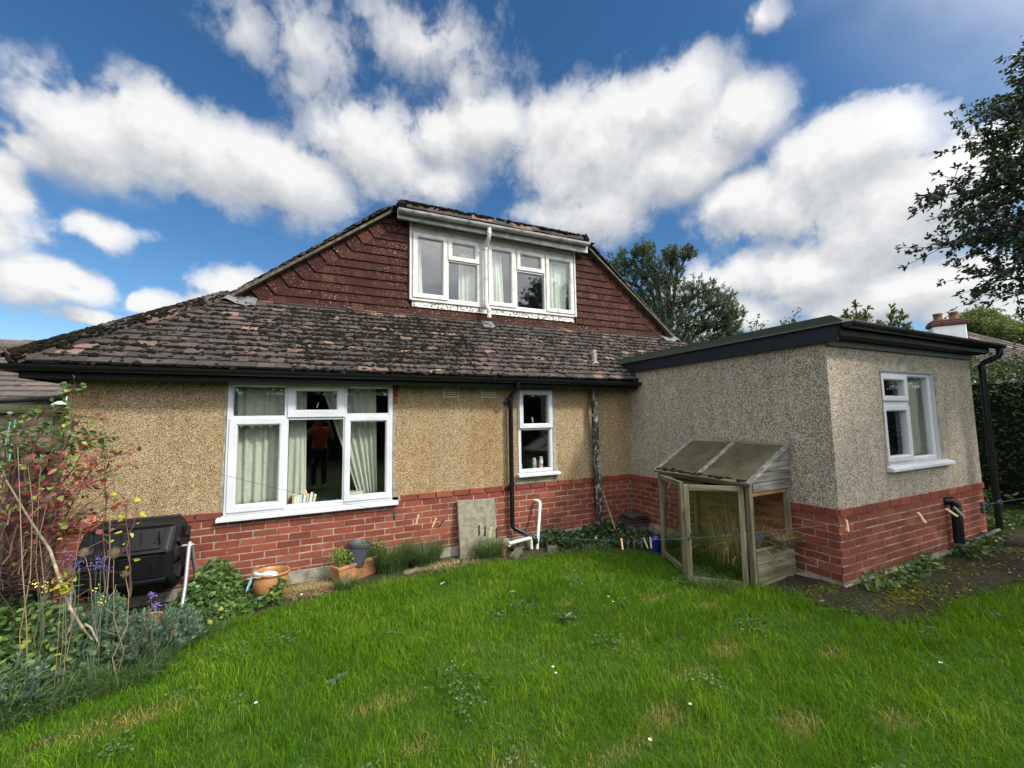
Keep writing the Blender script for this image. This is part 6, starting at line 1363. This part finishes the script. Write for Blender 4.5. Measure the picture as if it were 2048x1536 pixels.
V, F, R_ = arcs((-2.95, -.34, gz(-2.95, -.34)-.005), 420, (.45, .08), .10, .30, .0045, .22, 1.0); o = npmesh('dead_grass', V, F, R_, 'dryleaf', at=(-2.95, -.34, gz(-2.95, -.34))); stuff(tag(o, 'pale dead stalks lying along the lawn edge before the slab', 'dead grass'))
V, F, R_ = arcs((-1.3, -.6, gz(-1.3, -.6)-.01), 380, (.7, .13), .06, .15, .005, .7, .6); o = npmesh('weed_grass', V, F, R_, 'tuft', at=(-1.3, -.6, gz(-1.3, -.6))); stuff(tag(o, 'rough grass where the lawn meets the ivy by the corner', 'grass'))
stuff(groundleaves('path_weeds', [(.1, -2.95), (1.6, -2.93), (1.5, -3.12), (.5, -3.15), (.05, -3.1)], 420, lambda x, y: .02+.10*sm(-3.1, -2.95, y), .05, .035, 'bramble', 'small weeds growing along the foot of the extension wall'))
stuff(groundleaves('path_weeds', [(1.9, -2.98), (4.6, -2.9), (4.6, -2.6), (3.4, -2.6), (3.4, -3.05), (2.0, -3.2)], 900, .12, .06, .04, 'ivy', 'dark weeds around the drain pipe and right-hand downpipe'))
T = [arcs((x, y, gz(x, y)-.01), 90, (.16, .12), .03, .09, .004, .7, .7) for x, y in ((-.4, -3.0), (-.3, -3.3), (.3, -3.45), (.05, -3.02), (.9, -3.5), (-.5, -2.75), (.6, -3.3), (-.2, -3.15))]
V, F, R_ = merge(*T); o = npmesh('path_grass', V, F, R_, 'tuft', at=(0, -3.2, gz(0, -3.2))); stuff(tag(o, 'sparse grass sprouting through the mossy path', 'grass'))
n = 520; X = np.concatenate([rng.normal(.25, .28, n//2), rng.normal(-.3, .16, n//4), rng.normal(1.6, .6, n-n//2-n//4)]); Y = np.concatenate([rng.normal(-3.27, .09, n//2), rng.normal(-2.82, .06, n//4), rng.normal(-3.2, .12, n-n//2-n//4)])
M['pathmoss'] = vmat('path_moss', [(0, (.03, .036, .007)), (.6, (.07, .073, .012)), (1, (.13, .12, .02))], 1, 20, .4, 200, .8, .1)
k = inpoly(X, Y, PATH); X, Y = X[k], Y[k]; n = len(X); C_ = np.stack([X, Y, GZ(X, Y)+.012], 1); V, F, R_ = moss_bits(C_, np.array((1., 0, 0)), np.array((0, 1., 0)), np.array((0, 0, 1.)), np.stack([rng.uniform(.01, .03, n), rng.uniform(.01, .03, n), rng.uniform(.003, .008, n)], 1))
stuff(tag(npmesh('path_moss', V, F, R_, 'pathmoss', at=(.25, -3.27, -.75)), 'yellow-green moss cushions on the worn path', 'moss'))
n = 260; X = rng.uniform(-.5, 4.5, n); Y = rng.uniform(-3.6, -2.92, n); k = inpoly(X, Y, PATH); X, Y = X[k], Y[k]; n = len(X)
V, F, R_ = leaves(np.stack([X, Y, GZ(X, Y)+.016], 1), unit(rdir(n, .12)), rng.uniform(.012, .04, n), rng.uniform(.006, .018, n), .3, None, 0); stuff(tag(npmesh('leaf_litter', V, F, R_, 'dryleaf', at=(1, -3.2, -.75)), 'small dead leaves and bits lying on the mossy path', 'litter'))
# dandelion and plantain rosettes in the lawn, daisies
def rosette(c, n, L, label, m='ivy'):
    a = np.arange(n)*2.4+rng.random(); z = gz(*c)+.03; P = np.tile(np.array((c[0], c[1], z)), (n, 1)); D = unit(np.stack([np.cos(a), np.sin(a), rng.uniform(.15, .5, n)], 1)); V, F, R_ = leaves(P, D, L*rng.uniform(.7, 1.2, n), L*.3, .15); tag(npmesh('lawn_weed', V, F, R_, m, at=(c[0], c[1], z)), label, 'weed')
rosette((-2.55, -2.05), 11, .09, 'flat dark weed rosette in the middle of the lawn'); rosette((-4.36, -2.1), 9, .08, 'pale weed rosette on the lawn below the large window', 'santolina'); rosette((-2.75, -1.35), 8, .07, 'small grey-leaved weed on the lawn near the slab', 'santolina'); rosette((-2.1, -4.1), 10, .10, 'weed rosette near the bottom right of the lawn', 'bramble')
cs = rng.uniform((-6, -4.4), (1.2, -.9), (46, 2)); CP = []
for q in cs:
    k = rng.integers(20, 70); CP.append(q+rng.normal(size=(k, 2))*rng.uniform(.03, .10))
CP = np.concatenate(CP); CP = CP[inpoly(CP[:, 0], CP[:, 1], LAWN)]; n = len(CP); hz_ = rng.uniform(.015, .05, n)
a0_ = rng.random(n)*6.283; Pq, Dq = [], []
for j in range(3): Pq.append(np.stack([CP[:, 0], CP[:, 1], GZ(CP[:, 0], CP[:, 1])+hz_], 1)); Dq.append(np.stack([np.cos(a0_+j*2.094), np.sin(a0_+j*2.094), np.full(n, .25)], 1))
Pq, Dq = np.concatenate(Pq), unit(np.concatenate(Dq)); V, F, R_ = leaves(Pq, Dq, rng.uniform(.010, .018, len(Pq)), .013, .1, None, 0)
stuff(tag(npmesh('clover', V, F, R_, 'tuft', at=(-3, -2.5, -.8)), 'clover and small weeds scattered through the lawn', 'clover'))
DA = [(-3.027, -2.653, 'open daisy in the centre of the lawn, larger of the close pair'), (-3.05, -2.725, 'closed daisy just below the larger central daisy'), (-2.523, -3.35, 'daisy near the dead patches at the bottom of the lawn'), (-2.931, -3.462, 'lowest daisy near the bottom edge of the lawn'), (-.856, -3.842, 'daisy in the shaded grass below the path'), (-4.81, -2.163, 'daisy on the lawn left of the central pair'), (-6.085, -1.549, 'white daisy at the edge of the weed bed'), (-2.006, -1.948, 'upper daisy of the pair in front of the cabinet'), (-2.035, -2.05, 'lower daisy of the pair in front of the cabinet')]
for x, y, lab in DA:
    z = gz(x, y)+.062; t = thing('daisy', (x, y, gz(x, y)), lab, 'flower'); mb = MB(); mb.tube([(x, y, gz(x, y)-.01), (x, y, z)], .0012, 4); mb.build('stem', 'oregano', t)
    n = 16; a = np.arange(n)*2*np.pi/n; P = np.tile(np.array((x, y, z)), (n, 1)); V, F, R_ = leaves(P, np.stack([np.cos(a), np.sin(a), np.full(n, .25)], 1), .011, .004, .1); npmesh('petals', V, F, R_, 'daisy', t)
    mb = MB(); mb.add((IV*np.array((.0035, .0035, .002))+np.array((x, y, z+.002))).tolist(), [tuple(f) for f in IF]); mb.build('centre', 'petal_y', t)
lumpy('pebble', (-4.64, -.40, gz(-4.64, -.4)+.02), (.018, .014, .012), 'white_pipe', 'white pebble on the straw beside the round pot', 'pebble')
mb = MB(); z = gz(-3.3, -.80)+.04; mb.bar((-3.32, -.82, z-.02), (-3.27, -.80, z-.01), .012, .003); tag(mb.build('plant_label', 'upvc', at=(-3.3, -.8, z)), 'white plastic plant label lying on the lawn before the sedge', 'label')
lumpy('white_stone', (-1.02, -.42, gz(-1.02, -.42)+.09), (.022, .02, .02), 'white_pipe', 'small white stone in the ivy right of the old soil pipe', 'stone')

# brambles and teasels at the left
def bramble_bush(name, label, base, canes, per, m, cat='bramble'):
    t = thing(name, base, label, cat); st = MB(); P = []; D = []
    for pts in canes:
        pts = [Vector(p) for p in pts]; path = []
        for k in range(len(pts)-1):
            for j in range(5): path.append(pts[k].lerp(pts[k+1], j/5)+Vector((random.gauss(0, .006), random.gauss(0, .006), random.gauss(0, .006))))
        path.append(pts[-1]); kk = len(path); st.tube(path, [.0055*(1-.7*i/kk)+.001 for i in range(kk)], 5)
        for i in range(3, kk):
            for q in range(per):
                if random.random() < .75:
                    d = Vector((random.gauss(0, 1), random.gauss(0, 1), random.gauss(.1, .6))).normalized(); s_ = path[i]+d*random.uniform(.02, .06); st.tube([path[i], s_], [.0015, .001], 3, cap=False); P.append(tuple(s_)); D.append(tuple(d))
    st.build('cane', 'cane_red', t); P = np.array(P); D = np.array(D); n = len(P); V, F, R_ = leaves(P, unit(D+rdir(n)*.4), rng.uniform(.03, .06, n), rng.uniform(.025, .042, n), .25); npmesh('foliage', V, F, R_, m, t)
def B(u, v, d): return tuple(bz(u, v, d))
bramble_bush('bramble_bush', 'tall bramble with green and yellow leaves in front of the fence', (-6.55, -.75, gz(-6.55, -.75)),
    [[B(60, 1150, 3.0), B(50, 950, 3.1), B(90, 850, 3.2), B(190, 870, 3.3)], [B(30, 1120, 3.0), B(10, 900, 3.1), B(40, 830, 3.1), B(130, 830, 3.3)], [B(80, 1150, 3.1), B(100, 980, 3.2), B(140, 870, 3.3), B(215, 900, 3.4)], [B(20, 1100, 2.9), B(-10, 950, 3.0), B(10, 870, 3.0), B(60, 900, 3.2)], [B(100, 1100, 3.2), B(130, 900, 3.4), B(140, 790, 3.5), B(150, 770, 3.5)], [B(70, 1080, 3.1), B(60, 900, 3.2), B(20, 850, 3.1), B(-40, 880, 3.0)], [B(40, 1000, 3.1), B(60, 880, 3.2), B(110, 850, 3.3), B(170, 845, 3.3)], [B(90, 1000, 3.2), B(120, 900, 3.3), B(170, 880, 3.4), B(225, 875, 3.4)], [B(20, 1000, 3.0), B(30, 880, 3.0), B(80, 830, 3.1), B(120, 815, 3.2)]], 5, 'bramble')
bramble_bush('bramble_bush', 'bramble with red canes and crimson autumn leaves at the far left', (-6.45, -.85, gz(-6.45, -.85)),
    [[B(50, 1160, 2.9), B(90, 1010, 3.0), B(170, 940, 3.1), B(260, 900, 3.2)], [B(40, 1150, 2.9), B(60, 1000, 3.0), B(110, 930, 3.0), B(190, 920, 3.1)], [B(10, 1130, 2.8), B(40, 1030, 2.9), B(120, 985, 3.0), B(250, 930, 3.1)], [B(0, 1080, 2.8), B(30, 990, 2.9), B(80, 950, 3.0), B(105, 900, 3.1)], [B(60, 1150, 2.9), B(110, 1060, 3.0), B(180, 1030, 3.1), B(255, 1003, 3.2)], [B(-20, 1050, 2.8), B(20, 940, 2.9), B(60, 900, 2.9)], [B(30, 1130, 2.9), B(90, 1070, 3.0), B(150, 1075, 3.1)], [B(40, 1100, 3.0), B(20, 1000, 3.0), B(-20, 930, 2.9)], [B(80, 1120, 3.1), B(150, 1000, 3.2), B(185, 930, 3.3)], [B(30, 1050, 2.9), B(60, 980, 2.9), B(100, 990, 3.0)], [B(100, 1130, 3.0), B(130, 1050, 3.0), B(190, 1050, 3.1)], [B(-10, 1120, 2.9), B(10, 1040, 2.9), B(50, 1020, 2.9)], [B(20, 1150, 2.9), B(70, 1100, 3.0), B(120, 1010, 3.1)], [B(60, 1100, 3.1), B(100, 960, 3.2), B(140, 900, 3.3)]], 4, 'redleaf')
bramble_bush('bramble_shoot', 'slender shoots with yellow-green leaves against the pebbledash', (-6.0, -.7, gz(-6, -.7)),
    [[B(215, 1200, 3.2), B(208, 1050, 3.25), B(210, 920, 3.3)], [B(262, 1195, 3.2), B(256, 1100, 3.2), B(255, 1000, 3.25)], [B(258, 1195, 3.2), B(262, 1060, 3.25), B(272, 1025, 3.3)]], 1, 'yellow')
bramble_bush('bramble_canes', 'thin arching purple-red canes reaching across the pebbledash', (-6.3, -.7, gz(-6.3, -.7)),
    [[B(20, 1160, 3.0), B(70, 1040, 3.05), B(160, 975, 3.15), B(245, 945, 3.2)], [B(40, 1170, 3.0), B(100, 1000, 3.05), B(170, 905, 3.15), B(180, 870, 3.2)], [B(-20, 1100, 2.9), B(60, 960, 3.0), B(150, 950, 3.1), B(215, 985, 3.15)], [B(60, 1160, 3.0), B(120, 1075, 3.05), B(200, 1045, 3.15), B(270, 1050, 3.2)], [B(10, 1150, 2.95), B(50, 1080, 3.0), B(140, 1040, 3.1), B(230, 960, 3.2)], [B(70, 1160, 3.05), B(110, 930, 3.1), B(150, 830, 3.2), B(205, 838, 3.25)]], 1, 'redleaf')
# bare twiggy thicket
t = thing('twig_thicket', (-6.6, -.8, gz(-6.6, -.8)), 'dense tangle of bare reddish twigs in front of the fence', 'brush'); mb = MB()
for k in range(420):
    a = Vector(B(random.uniform(-40, 110), random.uniform(980, 1180), random.uniform(2.8, 3.3))); d = Vector((random.gauss(.25, .5), random.gauss(0, .3), random.gauss(.35, .35))); L = random.uniform(.15, .5); m_ = a+d*L*.5+Vector((random.gauss(0, .03), random.gauss(0, .03), random.gauss(0, .03))); mb.tube([a, m_, a+d*L+Vector((0, 0, -.04))], [.0024, .0018, .001], 4, cap=False)
mb.build('twig', 'cane_red', t)
mb = MB(); mb.tube([B(12, 960, 2.75), B(60, 1040, 2.75), B(100, 1100, 2.75), B(120, 1160, 2.72), B(140, 1215, 2.7), B(165, 1255, 2.66), B(185, 1280, 2.64)], [.004, .006, .008, .009, .008, .007, .004], 7); mb.tube([B(152, 1215, 2.68), B(146, 1240, 2.66), B(132, 1275, 2.64)], [.005, .005, .003], 6); mb.tube([B(170, 1248, 2.64), B(182, 1255, 2.63), B(195, 1283, 2.62)], [.006, .006, .004], 6); mb.tube([B(42, 1010, 2.75), B(20, 1020, 2.75), B(15, 1050, 2.74)], [.006, .005, .003], 5)
tag(mb.build('dead_branch', 'deadwood', at=B(185, 1280, 2.64), smooth=True), 'long pale dead branch leaning through the weed bed', 'branch')
TE = [((35, 882, 2.75, .030), (70, 1180), 'largest brown teasel head high at the left edge of the picture'), ((55, 920, 2.7, .030), (60, 1190), 'teasel head beside the red leaves, below the highest one'), ((82, 922, 2.9, .022), (95, 1190), 'darker teasel head right of the pair at the left edge'), ((96, 998, 2.8, .025), (90, 1200), 'teasel head in front of the bare twigs and fence'), ((168, 1021, 3.0, .022), (150, 1200), 'small dark teasel head above the brick plinth'), ((208, 910, 3.1, .026), (222, 1215), 'tall teasel head against the pebbledash wall'), ((168, 1105, 2.85, .030), (185, 1250), 'teasel head before the left end of the composter'), ((228, 1106, 2.8, .034), (238, 1230), 'round pale teasel head in front of the composter drum'), ((140, 1145, 2.75, .030), (160, 1260), 'low drooping teasel head left of the composter'), ((250, 1148, 2.8, .018), (243, 1220), 'smallest teasel head, low in front of the composter')]
for (u, v, d, r_), (u2, v2), lab in TE:
    h = bz(u, v, d); b = bz(u2, v2, d); b.z = gz(b.x, b.y)-.01; t = thing('teasel', tuple(b), lab, 'teasel'); mb = MB(); m_ = (h+b)/2+Vector((random.gauss(0, .03), random.gauss(0, .02), 0)); q1 = b.lerp(m_, .5)+Vector((random.gauss(0, .02), 0, 0)); mb.tube([b, q1, m_, m_.lerp(h, .6)+Vector((random.gauss(0, .015), 0, 0)), h], [.0034, .003, .0028, .0024, .002], 5)
    for k in range(4):
        s = random.uniform(.3, .9); p = b.lerp(m_, s*2) if s < .5 else m_.lerp(h, s*2-1); mb.tube([p, p+Vector((random.gauss(0, .05), random.gauss(0, .05), random.uniform(.02, .08)))], [.002, .001], 4, cap=False)
    mb.build('stem', 'stem', t); ax = (h-m_).normalized(); n = 420; q = rdir(n); P = np.array(h)+q*np.array((r_*.72, r_*.72, r_*1.05)); V, F, R_ = leaves(P, q, rng.uniform(.004, .011, n), .0016, 0, None, 0)
    V2 = np.array([np.array(h)+p*np.array((r_*.75, r_*.75, r_*1.08)) for p in IV]); hd = MB(); hd.add(V2.tolist(), [tuple(f) for f in IF]); ho = hd.build('head', 'teasel', t, smooth=True); npmesh('bristles', V, F, R_, 'teasel', ho)
    br = MB()
    for k in range(7): a = k*.9; p = h-ax*r_*.9; br.tube([p, p+Vector((math.cos(a)*r_*1.3, math.sin(a)*r_*1.3, r_*.5)), p+Vector((math.cos(a)*r_*1.5, math.sin(a)*r_*1.5, r_*1.6))], [.0012, .001, .0005], 3, cap=False)
    br.build('bract', 'stem', t)
def flowers(name, label, spots, m, n, r_, L, cat='flower', st='santolina', mat2=None):
    b = bz(*spots[0]); b.z = gz(b.x, b.y); t = thing(name, tuple(b), label, cat); mb = MB(); P = []
    for (u, v, d) in spots:
        p = bz(u, v, d); q = p+Vector((random.gauss(0, .03), random.gauss(0, .03), 0)); q.z = gz(p.x, p.y); mb.tube([q, q.lerp(p, .5)+Vector((random.gauss(0, .02), random.gauss(0, .02), 0)), p], [.0018, .0015, .0012], 4); P.append(np.array(p)+rng.normal(size=(n, 3))*r_)
    mb.build('stem', st, t); P = np.concatenate(P); V, F, R_ = leaves(P, rdir(len(P), .7, .3), L*rng.uniform(.7, 1.2, len(P)), L*.6, .2); npmesh('petals', V, F, R_, m, t)
flowers('aster', 'purple aster cluster in front of the left side of the composter', [(196, 1118, 2.85), (190, 1128, 2.85), (205, 1122, 2.85), (200, 1132, 2.85), (215, 1140, 2.85)], 'aster', 34, .016, .010)
flowers('aster', 'purple aster cluster by the lower left corner of the composter', [(150, 1128, 2.85), (160, 1138, 2.85), (158, 1122, 2.85), (140, 1112, 2.85)], 'aster', 30, .016, .010)
flowers('aster', 'two small purple asters low beside the composter leg', [(303, 1190, 2.9), (313, 1212, 2.85)], 'aster', 45, .012, .013)
flowers('rose', 'single pink rose bloom in front of the brick plinth', [(184, 1040, 3.1)], 'petal_pink', 34, .012, .02, st='cane_red')
flowers('toadflax', 'pale yellow flowers in the weeds left of the composter', [(75, 1165, 2.7), (90, 1172, 2.7), (94, 1180, 2.7), (72, 1168, 2.7)], 'petal_y', 9, .012, .013)
flowers('toadflax', 'yellow flowers in front of the composter drum', [(193, 1178, 2.7), (204, 1197, 2.7), (203, 1205, 2.7)], 'petal_y', 9, .010, .012)
flowers('vine_shoot', 'bright yellow-green leaf spray in front of the dead branch', [(122, 1170, 2.65), (130, 1165, 2.65), (128, 1180, 2.65)], 'yellow', 9, .02, .06, 'leaf', 'stem')
# ------------------------------------------------------------------ the photographer, seen mirrored in the window
def person():
    x0, y0 = -4.55, -6.05; g = gz(x0, y0); t = thing('person', (x0, y0, g), 'person in orange T-shirt and dark trousers holding up a phone, mirrored in the window', 'person')
    J = {'pelvis': (0, 0, .95), 'waist': (0, .01, 1.10), 'chest': (0, .0, 1.32), 'neck': (0, .02, 1.50), 'shL': (-.19, .0, 1.44), 'elL': (-.30, .12, 1.22), 'wrL': (-.10, .24, 1.60), 'shR': (.19, .0, 1.44), 'elR': (.31, .12, 1.22), 'wrR': (.20, .24, 1.62),
         'hipL': (-.10, 0, .90), 'knL': (-.115, .03, .50), 'anL': (-.12, .0, .09), 'toL': (-.14, .14, .04), 'hipR': (.10, 0, .90), 'knR': (.115, .03, .50), 'anR': (.12, .0, .09), 'toR': (.14, .14, .04), 'head': (0, .03, 1.58), 'top': (0, .05, 1.66)}
    RD = {'pelvis': .155, 'waist': .145, 'chest': .16, 'neck': .055, 'shL': .075, 'elL': .045, 'wrL': .03, 'shR': .075, 'elR': .045, 'wrR': .03, 'hipL': .10, 'knL': .065, 'anL': .045, 'toL': .04, 'hipR': .10, 'knR': .065, 'anR': .045, 'toR': .04, 'head': .05, 'top': .05}
    def skin(name, joints, edges, m, grow=0.0, root=None, parent=t):
        me = bpy.data.meshes.new(name); me.from_pydata([J[j] for j in joints], [(joints.index(a), joints.index(b)) for a, b in edges], []); o = bpy.data.objects.new(name, me); COL.objects.link(o); o.parent = parent; OFF[o.name] = (x0, y0, g)
        md = o.modifiers.new('skin', 'SKIN'); md.use_smooth_shade = True; me.materials.append(M[m])
        for i, j in enumerate(joints): v = me.skin_vertices[0].data[i]; v.radius = (RD[j]+grow,)*2; v.use_root = (j == (root or joints[0]))
        sb = o.modifiers.new('sub', 'SUBSURF'); sb.levels = 2; sb.render_levels = 2; return o
    skin('body', ['pelvis', 'waist', 'chest', 'neck', 'shL', 'elL', 'wrL', 'shR', 'elR', 'wrR', 'hipL', 'knL', 'anL', 'toL', 'hipR', 'knR', 'anR', 'toR', 'head', 'top'],
         [('pelvis', 'waist'), ('waist', 'chest'), ('chest', 'neck'), ('chest', 'shL'), ('shL', 'elL'), ('elL', 'wrL'), ('chest', 'shR'), ('shR', 'elR'), ('elR', 'wrR'), ('pelvis', 'hipL'), ('hipL', 'knL'), ('knL', 'anL'), ('anL', 'toL'), ('pelvis', 'hipR'), ('hipR', 'knR'), ('knR', 'anR'), ('anR', 'toR'), ('neck', 'head'), ('head', 'top')], 'skin')
    J.update({'hemL': (-.06, .0, .93), 'slL': (-.265, .075, 1.30), 'slR': (.27, .075, 1.30)}); RD.update({'hemL': .16, 'slL': .07, 'slR': .07})
    skin('tshirt', ['chest', 'waist', 'pelvis', 'shL', 'slL', 'shR', 'slR'], [('chest', 'waist'), ('waist', 'pelvis'), ('chest', 'shL'), ('shL', 'slL'), ('chest', 'shR'), ('shR', 'slR')], 'tee', .022)
    skin('trousers', ['pelvis', 'hipL', 'knL', 'anL', 'hipR', 'knR', 'anR'], [('pelvis', 'hipL'), ('hipL', 'knL'), ('knL', 'anL'), ('pelvis', 'hipR'), ('hipR', 'knR'), ('knR', 'anR')], 'jeans', .014)
    o_ = Vector((x0, y0, g))
    hd = MB(); V = []; prof_ = [(-.105, .03), (-.09, .055), (-.05, .07), (0, .078), (.05, .076), (.09, .058), (.115, .02)]
    hd.lathe([(r_, z) for z, r_ in prof_], o_+Vector((0, .06, 1.66)), 16, sx=.95, sy=1.18); hd.tube([o_+Vector((0, .145, 1.665)), o_+Vector((0, .172, 1.635))], [.010, .016], 6)
    for s_ in (-1, 1): hd.lathe([(0, -.03), (.012, 0), (0, .03)], o_+Vector((s_*.078, .05, 1.66)), 8, sx=.6)
    h_ = hd.build('head', 'skin', t, smooth=True); e = MB()
    for s_ in (-1, 1): e.lathe([(0, -.008), (.012, 0), (0, .008)], o_+Vector((s_*.03, .142, 1.672)), 8, sy=.6)
    e.build('eye', 'hair', h_); e = MB(); e.tube([o_+Vector((-.024, .138, 1.605)), o_+Vector((0, .146, 1.603)), o_+Vector((.024, .138, 1.605))], .005, 5); e.build('mouth', 'tee', h_)
    hr = MB(); hr.lathe([(.082, .0), (.086, .05), (.07, .10), (.03, .125), (0, .128)], o_+Vector((0, .045, 1.665)), 16, sx=.95, sy=1.12); hr.build('hair', 'hair', t, smooth=True)
    for s_, wx in ((-1, -.10), (1, .20)):
        pb = o_+Vector((wx, .24, 1.61)); d = Vector((-.02*s_ if s_ < 0 else -.05, .03, .07)); hb = MB(); hb.tube([pb-d*.2, pb+d*.5, pb+d*1.05], [.028, .036, .034], 8)
        for k in range(4): q = pb+d*1.0+Vector(((k-1.5)*.018, .01, 0)); hb.tube([q, q+Vector((-.012*s_*-1*0+(-.03 if s_ > 0 else .03), .025, .028)), q+Vector((-.05 if s_ > 0 else .05, .02, .036))], [.009, .008, .006], 6)
        q = pb+d*.5; hb.tube([q, q+Vector((-.03 if s_ > 0 else .03, -.012, .03)), q+Vector((-.05 if s_ > 0 else .05, -.012, .045))], [.011, .009, .007], 6); hb.build('hand', 'skin', t, smooth=True)
    ph = MB(); ph.obox(o_+Vector((.045, .262, 1.715)), (.04, 0, 0), (0, .004, 0), (0, 0, .075)); po = ph.build('phone', 'greypot', at=tuple(o_+Vector((.045, .262, 1.715))), bevel=.004); tag(po, 'dark mobile phone held up by the person in the orange T-shirt', 'phone')
person()
for o in COL.objects:
    if o.type == 'MESH' and o.parent is None and not o.get('category') and not o.get('kind'): print('UNTAGGED', o.name)
